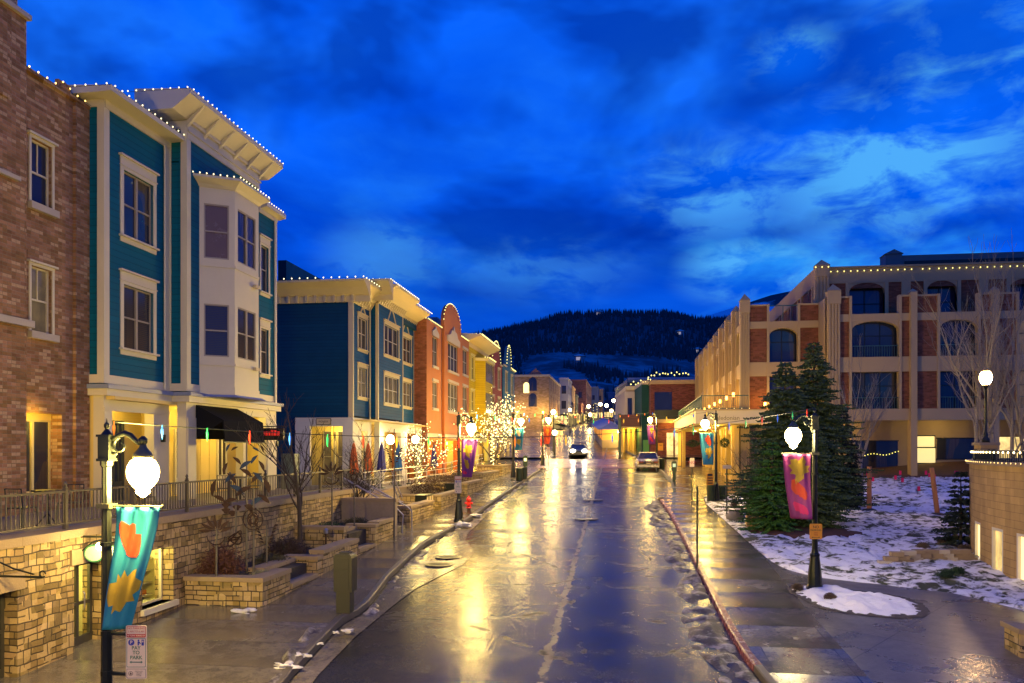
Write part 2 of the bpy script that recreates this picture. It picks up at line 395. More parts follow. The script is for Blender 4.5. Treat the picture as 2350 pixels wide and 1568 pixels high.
def m_concrete(name, jy, jx=None, x0=0.0, y0=0.0, col=((.09, .08, .065), (.17, .15, .12)), wet=(.10, .34), curv=1.0, ang=0.0):
    t = NT(name); p = t.pos()
    x, y, z = t.sep(p)
    if ang:
        ca, sa = math.cos(ang), math.sin(ang)
        x, y = (t.math('ADD', t.math('MULTIPLY', x, ca), t.math('MULTIPLY', y, sa)), t.math('SUBTRACT', t.math('MULTIPLY', y, ca), t.math('MULTIPLY', x, sa)))
    fy = t.math('FRACT', t.math('MULTIPLY', t.math('SUBTRACT', y, y0), 1 / jy))
    ay = t.math('ABSOLUTE', t.math('SUBTRACT', fy, .5))
    jn = t.math('GREATER_THAN', ay, .5 - .012 / jy)
    idy = t.math('FLOOR', t.math('MULTIPLY', t.math('SUBTRACT', y, y0), 1 / jy)); idx = 0
    if jx:
        fx = t.math('FRACT', t.math('MULTIPLY', t.math('SUBTRACT', x, x0), 1 / jx))
        jn = t.math('MAXIMUM', jn, t.math('GREATER_THAN', t.math('ABSOLUTE', t.math('SUBTRACT', fx, .5)), .5 - .012 / jx))
        idx = t.math('FLOOR', t.math('MULTIPLY', t.math('SUBTRACT', x, x0), 1 / jx))
    rn = t.N('ShaderNodeTexWhiteNoise', _noise_dimensions='2D', Vector=t.comb(idx, idy, 0)).outputs[0]
    n = t.noise(p, .8, 6, .6, .4); g = t.noise(p, 45, 3, .6); n3 = t.noise(p, 3.3, 4)
    c = t.mix(t.math('ADD', t.math('MULTIPLY', n, .85), t.math('MULTIPLY', rn, .15)), col[0], col[1])
    c = t.mix(t.ramp(g, [(.42, 0.0), (.75, .7)]), c, (.17, .155, .13))
    c = t.mix(t.ramp(n3, [(.3, .55), (.55, 0.0)]), c, (.035, .032, .03))
    c = t.mix(t.ramp(t.noise(p, 14, 3, .7), [(.35, .45), (.5, 0.0)]), c, (.04, .036, .032))
    c = t.mix(jn, c, (.02, .018, .016))
    w = t.math('ADD', t.math('MULTIPLY', n, .8), t.math('MULTIPLY', rn, .12))
    r = t.ramp(w, [(.30, wet[0]), (.55, wet[0] + .14), (.80, wet[1] + .1)])
    h = t.math('ADD', t.math('MULTIPLY', t.math('MULTIPLY', ay, ay), 9.0 * curv), t.math('ADD', t.math('MULTIPLY', g, .16), t.math('MULTIPLY', n3, .12)))
    h = t.math('SUBTRACT', h, t.math('MULTIPLY', jn, .5))
    return t.P(Base_Color=c, Roughness=r, Specular_IOR_Level=.8, Normal=t.bump(h, .5, .02))
ASPH = m_asphalt()
WALK = m_concrete('wet_pavement_concrete', 1.45, None)
WALKR = m_concrete('wet_slab_concrete', 1.5, 1.28, 2.42, .3)
PLAZA = m_concrete('plaza_concrete', 3.2, 3.2, 1.0, 0.0, wet=(.22, .6), curv=.3, ang=-.62)
APRON = m_concrete('gutter_concrete', 3.0, None, col=((.13, .11, .08), (.20, .17, .12)), wet=(.15, .4), curv=.2)
CURB = paint('curb_concrete', (.085, .075, .062), .62, .3, scale=6, bump=.4, fine=30)
REDCURB = paint('red_painted_curb', (.26, .075, .05), .25, .55, scale=9, bump=.6, fine=25)
GRAVEL = paint('dark_earth', (.045, .036, .028), .7, .5, scale=3, bump=1.0, fine=26)
def m_terrain():
    t = NT('terrain_soil'); p = t.pos()
    n = t.noise(p, .25, 6); g = t.noise(p, 9, 4)
    c = t.mix(n, (.03, .03, .022), (.06, .055, .045)); return t.P(Base_Color=c, Roughness=.8, Normal=t.bump(g, .5, .05))
TERR = m_terrain()
def m_hill():
    t = NT('forest_floor_snow'); p = t.pos(); x, y, z = t.sep(p)
    n = t.noise(p, .012, 7, .62, .6); n2 = t.noise(p, .05, 5, .6)
    f = t.math('MULTIPLY', t.ramp(t.math('ADD', t.math('MULTIPLY', n, .6), t.math('MULTIPLY', n2, .4)), [(.44, 0.0), (.55, 1.0)]), t.ramp(t.math('MULTIPLY', z, 1 / 330.0), [(.0, .6), (.2, .38), (.45, .02)]))
    c = t.mix(f, (.035, .05, .06), (.60, .62, .66)); return t.P(Base_Color=c, Roughness=.9)
HILL = m_hill()
ys = [-40, -10] + [i * 2.0 for i in range(0, 60)] + [120 + 8 * i for i in range(0, 38)] + [500, 700, 900]
xs = [-400, -200, -100, -60, -40, -30, -20, -14, -10, -7, -5, -3, -1, 1, 3, 5, 7, 9, 11, 13, 16, 20, 25, 30, 40, 60, 100, 200, 400]
tag(grid_mesh('ground', xs, ys, lambda x, y: (x, y, zr(y) - .09 + (lawn(x, y) if x > 5 else 0) - (.5 if x > 4.2 and 14 < y < 50 else 0)), TERR), 'bare ground under and around the street', kind='structure')
# kerb lines traced on the ground: (y, x)
def trace(pts, h=0.0): return sorted([(g.y, g.x) for g in (gp(px, py, h) for px, py in pts)])
LC = [(-30, -4.6)] + trace([(640, 1600), (675, 1555), (786, 1433), (840, 1405), (898, 1327), (976, 1255), (1078, 1197), (1133, 1157), (1242, 1082)])
LC = [p for p in LC if p[0] < 62] + [(64, -7.3), (80, -8.2), (100, -10.6), (150, -14.3), (225, -16.6), (420, -18), (600, -20)]
RC = [(-30, 3.6), (8, 2.7)] + trace([(1702, 1513), (1659, 1437), (1626, 1369), (1594, 1300), (1565, 1239), (1533, 1178), (1513, 1153)])
RC = RC + [(46.5, 2.5), (49, 2.55)] + [p for p in trace([(1508, 1079), (1540, 1108)]) if p[0] > 49.5] + [(80, 1.0), (100, -1.6), (150, -5.9), (225, -8.4), (420, -10.5), (600, -12)]
yy = [-30 + 1.0 * i for i in range(0, 150)] + [120 + 6 * i for i in range(0, 75)]
def strip(name, ylist, xl, xr, dz, mat, n=9, label=None, kind='structure', f=None):
    b = MB(); 
    for y in ylist:
        a, c = (xl(y) if callable(xl) else xl), (xr(y) if callable(xr) else xr)
        for i in range(n):
            x = a + (c - a) * i / (n - 1); b.v.append(V((x, y, zr(y) + dz + (f(x, y) if f else 0))))
    b.f = [[j * n + i, j * n + i + 1, (j + 1) * n + i + 1, (j + 1) * n + i] for j in range(len(ylist) - 1) for i in range(n - 1)]
    return tag(b.build(name, mat), label, kind=kind)
lcx = lambda y: interp(LC, y); rcx = lambda y: interp(RC, y)
crown = lambda x, y: .05 * math.cos(max(-1.5, min(1.5, (x - (lcx(y) + rcx(y)) / 2) / 4.2 * 1.4)))
strip('road', yy, lambda y: lcx(y) - .02, lambda y: rcx(y) + (.02 if not 40.2 < y < 46.5 else 1.2), 0, ASPH, 15, 'wet cracked asphalt street climbing between the shop fronts', f=crown)
def poly_on_ground(name, pts, dz, mat, label=None, kind='structure', h=0.0, thick=0.0, sub=None, f=None):
    ps = [gp(px, py, h + dz, f) for px, py in pts]
    me = bpy.data.meshes.new(name)
    import bmesh
    bm = bmesh.new(); vs = [bm.verts.new(p) for p in ps]; fc = bm.faces.new(vs)
    bmesh.ops.triangulate(bm, faces=[fc])
    if sub:
        for _ in range(sub):
            bmesh.ops.subdivide_edges(bm, edges=[e for e in bm.edges if e.calc_length() > .3], cuts=1, use_grid_fill=False)
            bmesh.ops.triangulate(bm, faces=bm.faces[:])
    for v in bm.verts: v.co.z = zr(v.co.y) + h + dz + (f(v.co.x, v.co.y) if f else 0)
    if bm.faces and sum(f.normal.z for f in bm.faces) < 0: bmesh.ops.reverse_faces(bm, faces=bm.faces[:])
    bm.to_mesh(me); bm.free(); me.materials.append(mat)
    o = bpy.data.objects.new(name, me); C.objects.link(o); WORLD[o.name] = V((0, 0, 0)); return tag(o, label, kind=kind)
# concrete gutter apron on the left with two drain grates
ap = [(640, 1600), (675, 1557), (790, 1434), (842, 1407), (902, 1327), (980, 1256), (1082, 1197), (1137, 1158), (1180, 1130), (1188, 1130), (1172, 1146), (1140, 1164), (1105, 1195), (1072, 1226), (1068, 1240), (1084, 1258), (1086, 1272), (1062, 1296), (1010, 1322), (955, 1350), (905, 1388), (866, 1420), (815, 1462), (735, 1545), (690, 1600)]
poly_on_ground('gutter_pavement', ap, .014, APRON, 'pale concrete gutter bay beside the left kerb', sub=5, f=crown)
def curb(name, line, y0, y1, side, mat, wdt=.16, h=.15, label=None, step=.7):
    b = MB(); n = max(2, int((y1 - y0) / step)); prev = None
    for i in range(n + 1):
        y = y0 + (y1 - y0) * i / n; x = line(y); z = zr(y)
        q = [(x, z - .12), (x + side * .025, z + h - .02), (x + side * .05, z + h), (x + side * wdt, z + h), (x + side * wdt, z - .12)]
        ring = len(b.v); b.v += [V((a, y, c)) for a, c in q]
        if prev is not None: b.f += [[prev + k, prev + k + 1, ring + k + 1, ring + k] for k in range(4)]
        else: b.f.append([ring + k for k in range(5)])
        prev = ring
    b.f.append([prev + k for k in range(5)])
    return tag(b.build(name, mat), label, kind='structure')
curb('kerb', lcx, -20, 63.5, -1, CURB, label='grey concrete kerb along the left pavement')
curb('kerb', lcx, 78.5, 420, -1, CURB, label='kerb of the left pavement further up the hill', step=4)
curb('kerb', rcx, -20, 14.2, 1, CURB, label='grey kerb stub at the lower right, half buried in grit')
curb('kerb', rcx, 14.2, 40.3, 1, REDCURB, label='worn red painted kerb along the right pavement')
curb('kerb', rcx, 46.5, 64, 1, CURB, label='pale kerb in front of the covered walkway')
curb('kerb', rcx, 79, 420, 1, CURB, label='kerb of the right pavement further up the hill', step=4)
strip('sidewalk', [-20 + i for i in range(0, 85)], -24, lambda y: lcx(y) - .155, .146, WALK, 9, 'wet concrete pavement on the left with cross joints')
strip('sidewalk', [78.5 + 4 * i for i in range(0, 88)], lambda y: lcx(y) - 9, lambda y: lcx(y) - .155, .146, WALK, 4, 'left pavement beyond the crossing')
SWR = [(-20, 4.2), (10, 3.9)] + trace([(2004, 1567), (1842, 1387), (1757, 1282), (1619, 1156)], .15) + [(44, 3.9), (60, 3.9)]
swr = lambda y: interp(SWR, y)
strip('sidewalk', [-20 + i for i in range(0, 62)], lambda y: rcx(y) + .155, lambda y: swr(y), .146, WALKR, 6, 'wet concrete slab pavement on the right between kerb and snowy lawn')
strip('sidewalk', [41 + i for i in range(0, 24)], lambda y: rcx(y) + (.155 if y > 46.4 else -.3), 13, .142, WALK, 6, 'shaded pavement under the balcony canopy')
strip('sidewalk', [79 + 4 * i for i in range(0, 88)], lambda y: rcx(y) + .155, lambda y: rcx(y) + 7, .146, WALK, 4, 'right pavement beyond the crossing')
strip('plaza', [-6 + i for i in range(0, 34)], lambda y: swr(y) + .001, 30, .140, PLAZA, 8, 'wide concrete plaza with diagonal joints right of the pavement')
strip('side_street', lin(62.5, 79.5, 18), -60, lambda y: lcx(y) - .01, -.004, ASPH, 10, 'wet side street opening left of the crossing')
strip('side_street', lin(64, 79.5, 17), lambda y: rcx(y) + .03, 40, -.004, ASPH, 10, 'wet side street opening right of the crossing')
# brick crosswalk
XW = brick('crosswalk_brick', (.13, .055, .04), (.17, .08, .05), (.10, .05, .04), (.05, .04, .04), .24, .12, .012, .25, .3)
def m_xwalk():
    t = NT('wet_brick_crossing'); p = t.pos()
    b = t.N('ShaderNodeTexBrick', Vector=p, Color1=(.22, .09, .06), Color2=(.12, .06, .05), Mortar=(.02, .02, .02), Scale=1.0, Mortar_Size=.05, Brick_Width=1.0, Row_Height=.6)
    n = t.noise(p, 1.1, 4)
    return t.P(Base_Color=b.outputs['Color'], Roughness=t.math('MULTIPLY_ADD', n, .5, .05), Normal=t.bump(t.math('SUBTRACT', n, b.outputs['Fac']), .4, .01))
strip('crosswalk', [64 + .5 * i for i in range(0, 29)], lambda y: lcx(y) - .02, lambda y: rcx(y) + .02, .006, m_xwalk(), 15, 'wet brick pedestrian crossing across the street', f=crown)
# ---------------------------------------------------------------- hills behind the town
RIDGE = [(-3000, 700), (-600, 760), (500, 790), (900, 790), (1060, 775), (1110, 757), (1160, 748), (1210, 738), (1260, 729), (1300, 722), (1350, 719), (1400, 717), (1450, 716), (1500, 714), (1540, 717), (1570, 722), (1600, 728), (1650, 733), (1700, 728), (1760, 720), (1900, 715), (2400, 735), (4500, 760)]
def ridge_h(px): return interp(RIDGE, px)
DR = 1150.0
def hill_pt(px, k):
    r = ray(px); d = 330 + (DR - 330) * k; top = (HY - ridge_h(px) - 20) / F * DR
    x, y = r[0] * d, r[1] * d; z0 = 12
    prof = (.10 * sm(0, .25, k) + .22 * sm(.2, .55, k) + .68 * sm(.42, 1.0, k)) if k <= 1 else 1 - (k - 1) * 1.2
    nz = noise.noise(V((x * .006, y * .006, 1.0))) * 22 * sm(.05, .4, k) * (1 - sm(.75, 1.0, k)) + noise.noise(V((x * .02, y * .02, 3.0))) * 5 * sm(.1, .4, k)
    return V((x, y, z0 + (top - z0) * prof + nz))
pxs = [-3000, -1800, -1000, -500, 0, 400] + lin(600, 2000, 71) + [2200, 2600, 3200, 4500]
rh = random.Random(8)
for i, (px_, k_) in enumerate(((1375, .86), (1478, .97), (1492, .95), (1560, .80), (1600, .72), (1330, .55))):
    p_ = hill_pt(px_, k_)
    h_ = thing('hillside_house', 'tiny house high on the wooded hill, ' + ['left of the summit', 'just below the summit, left of two', 'just below the summit, right of two', 'on the right shoulder', 'lowest on the right shoulder', 'lowest, above the tan corner building'][i], 'house', p_, 'houses scattered over the wooded hill')
    MB().box(p_.x - 5, p_.x + 5, p_.y - 4, p_.y + 4, p_.z - 3, p_.z + 5).build('wall', paint('hill_house_wall', (.3, .3, .32), .7), h_); MB().prism([V((p_.x - 6, p_.y - 5, p_.z + 5)), V((p_.x + 6, p_.y - 5, p_.z + 5)), V((p_.x, p_.y - 5, p_.z + 7))], V((0, 10, 0))).build('roof', paint('snow_roof_far', (.7, .72, .75), .7), h_); MB().box(p_.x - 3, p_.x + 1, p_.y - 4.3, p_.y - 4, p_.z + 1, p_.z + 4).build('window', emit('hill_window', (1, .8, .35), 1.6 if i in (2, 3) else .3), h_)
tag(grid_mesh('hills', pxs, lin(0, 1.4, 50), hill_pt, HILL), 'dark wooded mountainside with thin snow', kind='structure')
def ski_pt(px, k):
    r = ray(px); d = 1500 + 900 * k; tp = interp([(1300, 760), (1560, 745), (1640, 720), (1690, 704), (1730, 690), (1800, 668), (2100, 640), (3000, 700)], px)
    return V((r[0] * d, r[1] * d, (HY - tp) / F * 2400 * (k ** 1.1)))
t = NT('ski_slope_snow'); p = t.pos(); n = t.noise(p, .006, 5, .6)
SKI = t.P(Base_Color=t.mix(t.ramp(n, [(.42, 0.0), (.5, 1.0)]), (.02, .03, .04), (.62, .66, .72)), Roughness=.9)
tag(grid_mesh('hills', lin(1300, 3000, 30), lin(0, 1.0, 14), ski_pt, SKI), 'further peak with pale ski runs', kind='structure')
# forest: thousands of small conifers, a far-off wood
CON = paint('conifer_far', (.035, .055, .06), .9, .4, scale=.05)
def forest(name, n, k0, k1, pa, pb, hmin, hmax, seed, label):
    rnd = random.Random(seed); b = MB()
    for _ in range(n):
        px = rnd.uniform(pa, pb); k = k0 + (k1 - k0) * rnd.random() ** .8
        p = hill_pt(px, k)
        if k < .6 and noise.noise(V((p.x * .012, p.y * .012, 9))) < .05: continue
        h = rnd.uniform(hmin, hmax); rr = h * rnd.uniform(.13, .2); i = len(b.v); m = 5
        a0 = rnd.random() * 6
        b.v += [p + V((rr * math.cos(a0 + 6.283 * j / m), rr * math.sin(a0 + 6.283 * j / m), -1)) for j in range(m)] + [p + V((rnd.uniform(-.5, .5), 0, h))]
        b.f += [[i + j, i + (j + 1) % m, i + m] for j in range(m)]
    return tag(b.build(name, CON), label, kind='stuff')
forest('forest', 9000, .42, 1.03, 1000, 1760, 4, 10, 3, 'dense dark conifer forest over the mountainside')
forest('forest', 1500, .05, .5, 1080, 1700, 4, 10, 4, 'scattered bare trees and conifers on the lower slope')
# ---------------------------------------------------------------- street lamps
BRASS = paint('lamp_collar', (.10, .10, .06), .4, .1, .6)
def make_lamp(name, label, globe=GLOBE, side=1, mirror=False, banner_rod=True, lod=0):
    t = thing(name, label, 'street lamp', (0, 0, 0), 'banner street lamps along both pavements')
    n = 14 if lod == 0 else 8
    b = MB(); b.lathe([(.21, 0), (.21, .05), (.19, .07), (.17, .12), (.165, .3), (.15, .45), (.13, .62), (.11, .78), (.12, .80), (.12, .84), (.085, .88), (.075, .95)], (0, 0, 0), n, .05); b.build('base', IRON, t)
    b = MB(); b.lathe([(.072, .9), (.064, 2.4), (.058, 3.75), (.08, 3.78), (.08, 3.83), (.06, 3.86)], (0, 0, 0), n, .14); b.lathe([(.085, 2.75), (.085, 2.8)], (0, 0, 0), n); b.build('pole', IRON, t)
    b = MB(); b.box(-.075, .075, -.075, .075, 3.86, 4.14); b.box(-.09, .09, -.09, .09, 4.14, 4.17); b.box(-.088, .088, -.088, .088, 3.83, 3.865)
    b.lathe([(.07, 4.17), (.05, 4.20), (.02, 4.24), (.035, 4.27), (.035, 4.30), (.012, 4.33), (.004, 4.38)], (0, 0, 0), 10); b.build('top_box', IRON, t)
    # scrolled arm
    pts = []
    for i in range(15):
        a = math.pi * .55 + i * .42; r = .035 + .0052 * (14 - i)
        pts.append((side * (.19 + r * math.cos(a) * 1.0), 0, 4.03 + r * math.sin(a)))
    pts = pts[::-1]
    arc = [(.09, 4.10), (.16, 4.16), (.25, 4.19), (.33, 4.16), (.39, 4.10), (.44, 4.06), (.50, 4.08)]
    b = MB(); b.tube([(side * x, 0, z) for x, z in arc], [.03, .032, .036, .036, .034, .03, .028], 8)
    b.tube(pts, [.012 + .001 * i for i in range(15)], 6); b.tube([(side * .07, 0, 3.93), (side * .14, 0, 3.92)], .02, 6)
    b.lathe([(.02, 4.03), (.05, 4.06), (.062, 4.09), (.05, 4.12), (.02, 4.15)], (side * .5, 0, 0), 10); b.build('arm', IRON, t, True)
    b = MB(); b.lathe([(.035, 4.06), (.045, 4.01), (.075, 3.97), (.11, 3.93), (.125, 3.89), (.125, 3.875)], (side * .5, 0, 0), 14); b.build('globe_cap', BRASS, t, True)
    b = MB(); b.lathe([(r_, z_ + .29) for r_, z_ in [(.095, 3.58), (.15, 3.545), (.185, 3.48), (.198, 3.41), (.19, 3.34), (.165, 3.28), (.13, 3.235), (.125, 3.225), (.085, 3.19), (.075, 3.175), (.09, 3.16), (.085, 3.14), (.05, 3.11), (.03, 3.09), (.01, 3.08)]], (side * .5, 0, 0), 16 if lod == 0 else 10); b.build('globe', globe, t, True)
    if banner_rod:
        for z in (3.26,):
            b = MB(); b.tube([(-side * .04, 0, z), (side * .76, 0, z)], .012, 6); b.blob((side * .765, 0, z), .022, sub=1, amp=0); b.box(-.09, .09, -.09, .09, z - .03, z + .03); b.build('banner_rod', BRASS, t)
    return t
def leaf_oak(s=1.0, lob=5):
    pts = []
    for i in range(60):
        a = 2 * math.pi * i / 60; r = .30 + .17 * abs(math.cos(a * lob / 2)) ** 1.3 + .05 * math.cos(3 * a)
        pts.append((r * math.cos(a) * s * .62, r * math.sin(a) * s))
    return pts
def leaf_lobed(s=1.0):
    o = [(.02, .5), (.12, .36), (.10, .24), (.22, .30), (.40, .42), (.36, .22), (.30, .08), (.42, .0), (.26, -.10), (.12, -.12), (.14, -.26), (.24, -.34), (.10, -.36), (.04, -.50), (-.04, -.34), (-.12, -.42), (-.12, -.26), (-.30, -.30), (-.24, -.12), (-.40, -.06), (-.26, .04), (-.34, .18), (-.20, .16), (-.22, .34), (-.08, .26), (-.06, .40)]
    return [(x * s, y * s) for x, y in o]
def leaf_moon(s=1.0):
    o = [(-.22, .45), (-.10, .52), (.02, .36), (.12, .40), (.22, .34), (.20, .22), (.10, .20), (.18, .12), (.28, .08), (.22, -.02), (.26, -.12), (.20, -.20), (.22, -.34), (.14, -.42), (.02, -.38), (-.10, -.28), (-.18, -.10), (-.20, .10)]
    return [(x * s, y * s) for x, y in o]
def leaf_maple(s=1.0):
    o = [(.0, .5), (.07, .3), (.16, .34), (.15, .2), (.34, .26), (.28, .12), (.36, .06), (.2, -.06), (.24, -.2), (.1, -.16), (.05, -.2), (.03, -.48), (-.03, -.48), (-.05, -.2), (-.1, -.16), (-.24, -.2), (-.2, -.06), (-.36, .06), (-.28, .12), (-.34, .26), (-.15, .2), (-.16, .34), (-.07, .3)]
    return [(x * s, y * s) for x, y in o]
def make_banner(label, col, emblems, side, loc, wdt=.62, h=1.5, skew=0.0, taper=.3, curl=.16, seed=1, strength=1.0):
    """cloth hung from the rod; emblems: list of (outline, u, v, rot, colour)"""
    t = thing('banner', label, 'banner', loc, 'leaf banners hanging from the street lamps')
    def W(u, v):                                  # u 0..1 from pole out, v 0..1 from top down
        uu = u * (1 - taper * v ** 1.2)
        x = side * (.1 + wdt * uu + skew * v * v)
        y = curl * v * v * math.sin(1.2 + 2.2 * u) + .025 * math.sin(u * 19 + seed + v * 2) * (.35 + .65 * (1 - v)) + .03 * math.sin(v * 6 + seed)
        return V((x, y, 3.245 - h * v))
    def cloth(name, mat, off):
        b = MB(); nu, nv = 26, 24
        b.v = [V(loc) + W(i / nu, j / nv) for j in range(nv + 1) for i in range(nu + 1)]
        b.f = [[j * (nu + 1) + i, j * (nu + 1) + i + 1, (j + 1) * (nu + 1) + i + 1, (j + 1) * (nu + 1) + i] for j in range(nv) for i in range(nu)]
        o = b.build(name, mat, t, True); m = o.modifiers.new('th', 'SOLIDIFY'); m.thickness = .004; m.offset = 0
        return o
    cloth('cloth', paint('banner_' + '%02x%02x%02x' % tuple(int(c * 255) for c in col), col, .6, .08), 0)
    import bmesh
    for outline, cu, cvv, rot, ecol, es in emblems:
        bm = bmesh.new(); ca, sa = math.cos(rot), math.sin(rot)
        vs = []
        for (x, y) in outline:
            xx, yy = (x * ca - y * sa) * es, (x * sa + y * ca) * es
            vs.append(bm.verts.new((min(.97, max(.03, cu + xx / wdt)), min(.98, max(.03, cvv - yy / h)), 0)))
        f = bm.faces.new(vs); bmesh.ops.triangulate(bm, faces=[f])
        for _ in range(2): bmesh.ops.subdivide_edges(bm, edges=[e for e in bm.edges if e.calc_length() > .08], cuts=1); bmesh.ops.triangulate(bm, faces=bm.faces[:])
        base = [v.co.copy() for v in bm.verts]
        for sgn in (1, -1):
            for v, c0 in zip(bm.verts, base):
                p = W(c0.x, c0.y); v.co = p + V((0, sgn * .0065, 0))
            me = bpy.data.meshes.new('leaf_emblem'); bm.to_mesh(me); me.materials.append(paint('emb_%02x%02x%02x' % tuple(int(c * 255) for c in ecol), ecol, .6, .1))
            if sgn == 1: o = bpy.data.objects.new('leaf_emblem', me); C.objects.link(o); o.parent = t; ALLCH.setdefault(t.name, []).append(o); keep = me
            else:
                import itertools
                n0 = len(keep.vertices); vv = [v.co[:] for v in keep.vertices] + [v.co[:] for v in me.vertices]
                ff = [list(p.vertices) for p in keep.polygons] + [[k + n0 for k in p.vertices][::-1] for p in me.polygons]
                nm = bpy.data.meshes.new('leaf_emblem'); nm.from_pydata(vv, [], ff); nm.materials.append(keep.materials[0]); o.data = nm
        bm.free()
    return t
TEAL, PURP, RED = (.01, .21, .34), (.17, .03, .26), (.50, .05, .02)
GOLD, ORG, PINK, PALE = (.42, .29, .02), (.55, .055, .01), (.60, .015, .12), (.75, .55, .3)
lamp0 = make_lamp('street_lamp', 'nearest street lamp on the left pavement, with a scrolled arm and teal banner', side=1)
LL = [(245, 10.3, 1, 'nearest street lamp on the left pavement, with a scrolled arm and teal banner'),
      (1053, 31.9, 1, 'left pavement street lamp with a purple banner, beside the red hydrant'),
      (1178, 53, 1, 'left pavement street lamp with a teal banner, in front of the lit tree'),
      (1245, 65.6, 1, 'street lamp with a red and orange banner at the left corner of the crossing')]
LR = [(1870, 19.4, -1, 'street lamp rising from the snow island, with a pink and yellow leaf banner'),
      (1643, 38.2, -1, 'right pavement street lamp with a blue and yellow banner, before the canopy'),
      (1507, 63.6, -1, 'right street lamp with a purple banner near the parked car')]
lampR = make_lamp('street_lamp', LR[0][3], side=-1)
def lamp_spot(px, d): r = ray(px); y = r[1] * d; return (r[0] * d, y, zr(y) + .146)
first = {1: lamp0, -1: lampR}; SPOT = {}
for (px, d_, s_, lab) in LL + LR:
    P_ = lamp_spot(px, d_)
    if px == 245: P_ = (P_[0], P_[1], .39 - 4.38)
    if px == 1870: P_ = (P_[0], P_[1], zr(P_[1]) + .17)
    SPOT[px] = P_
    if first[s_] is not None: o = first[s_]; o.location = P_; WORLD[o.name] = V(P_); o['label'] = lab; src = (lamp0 if s_ == 1 else lampR); first[s_] = None
    else: o = dup(lamp0 if s_ == 1 else lampR, P_, label=lab)
for ch_ in ALLCH[lampR.name]:
    if ch_.name.startswith('globe') and 'cap' not in ch_.name:
        ch_.data = ch_.data.copy(); ch_.data.materials[0] = GLOBER
def bsp(px, rz=0): return SPOT[px]
make_banner('teal banner with an orange leaf over a gold leaf, on the nearest lamp', TEAL, [(leaf_moon(), .42, .28, .30, ORG, .56), (leaf_lobed(1.0), .50, .68, -.5, GOLD, .66)], 1, SPOT[245], .60, 1.55, skew=-.12, taper=.46, curl=-.10, seed=1)
make_banner('purple banner with gold leaves and a pink corner, beside the red hydrant', PURP, [(leaf_maple(), .45, .30, .3, GOLD, .62), (leaf_moon(), .4, .66, .2, GOLD, .45), (leaf_moon(.6), .25, .88, 1.2, PINK, .5)], 1, SPOT[1053], .66, 1.5, taper=.35, seed=2)
make_banner('teal banner with a pale leaf and a gold maple leaf, before the lit tree', TEAL, [(leaf_moon(), .4, .25, .2, PALE, .5), (leaf_maple(), .5, .65, .5, GOLD, .6)], 1, SPOT[1178], .62, 1.45, taper=.25, seed=3)
make_banner('red and orange banner at the left corner of the crossing', RED, [(leaf_maple(), .5, .35, .3, (.75, .25, .02), .65), (leaf_moon(), .5, .75, .3, (.7, .12, .02), .4)], 1, SPOT[1245], .66, 1.5, taper=.3, seed=4)
make_banner('purple banner with yellow, orange and pink leaves over the snow island', (.26, .03, .16), [(leaf_maple(1.2), .45, .25, .3, GOLD, .62), (leaf_moon(), .42, .56, -.9, ORG, .60), (leaf_moon(.9), .45, .84, -1.3, PINK, .55)], -1, SPOT[1870], .66, 1.55, skew=.0, taper=.30, curl=-.2, seed=5)
make_banner('blue banner with an orange moon leaf and yellow leaf, before the canopy', (.02, .20, .36), [(leaf_moon(), .35, .25, -.5, ORG, .55), (leaf_maple(), .4, .62, .2, GOLD, .62)], -1, SPOT[1643], .66, 1.5, taper=.25, seed=6)
make_banner('small purple banner with yellow and pink leaves near the parked car', PURP, [(leaf_maple(), .45, .27, .2, GOLD, .55), (leaf_moon(), .5, .75, -.8, PINK, .5)], -1, SPOT[1507], .66, 1.5, taper=.2, seed=7)
# ---------------------------------------------------------------- facade tools
def LX(X): return dict(O=(X, 0, 0), u=(0, 1, 0), n=(1, 0, 0))        # left-hand facades: a = Y
def RX(X): return dict(O=(X, 0, 0), u=(0, 1, 0), n=(-1, 0, 0))       # right-hand facades
def FY(Y): return dict(O=(0, Y, 0), u=(1, 0, 0), n=(0, -1, 0))       # faces the camera: a = X
def mb(fr): return MB(**fr)
def wall(b, a0, a1, c0, c1, th, ops=()):
    us = sorted({a0, a1, *[v for o in ops for v in o[:2]]}); us = [u for u in us if a0 <= u <= a1]
    cs = sorted({c0, c1, *[v for o in ops for v in o[2:4]]}); cs = [c for c in cs if c0 <= c <= c1]
    for c, c2 in zip(cs, cs[1:]):
        run = None
        for u, u2 in zip(us, us[1:]):
            hole = any(o[0] <= (u + u2) / 2 <= o[1] and o[2] <= (c + c2) / 2 <= o[3] for o in ops)
            if hole:
                if run is not None: b.box(run, u, -th, 0, c, c2); run = None
            elif run is None: run = u
        if run is not None: b.box(run, us[-1], -th, 0, c, c2)
    return b
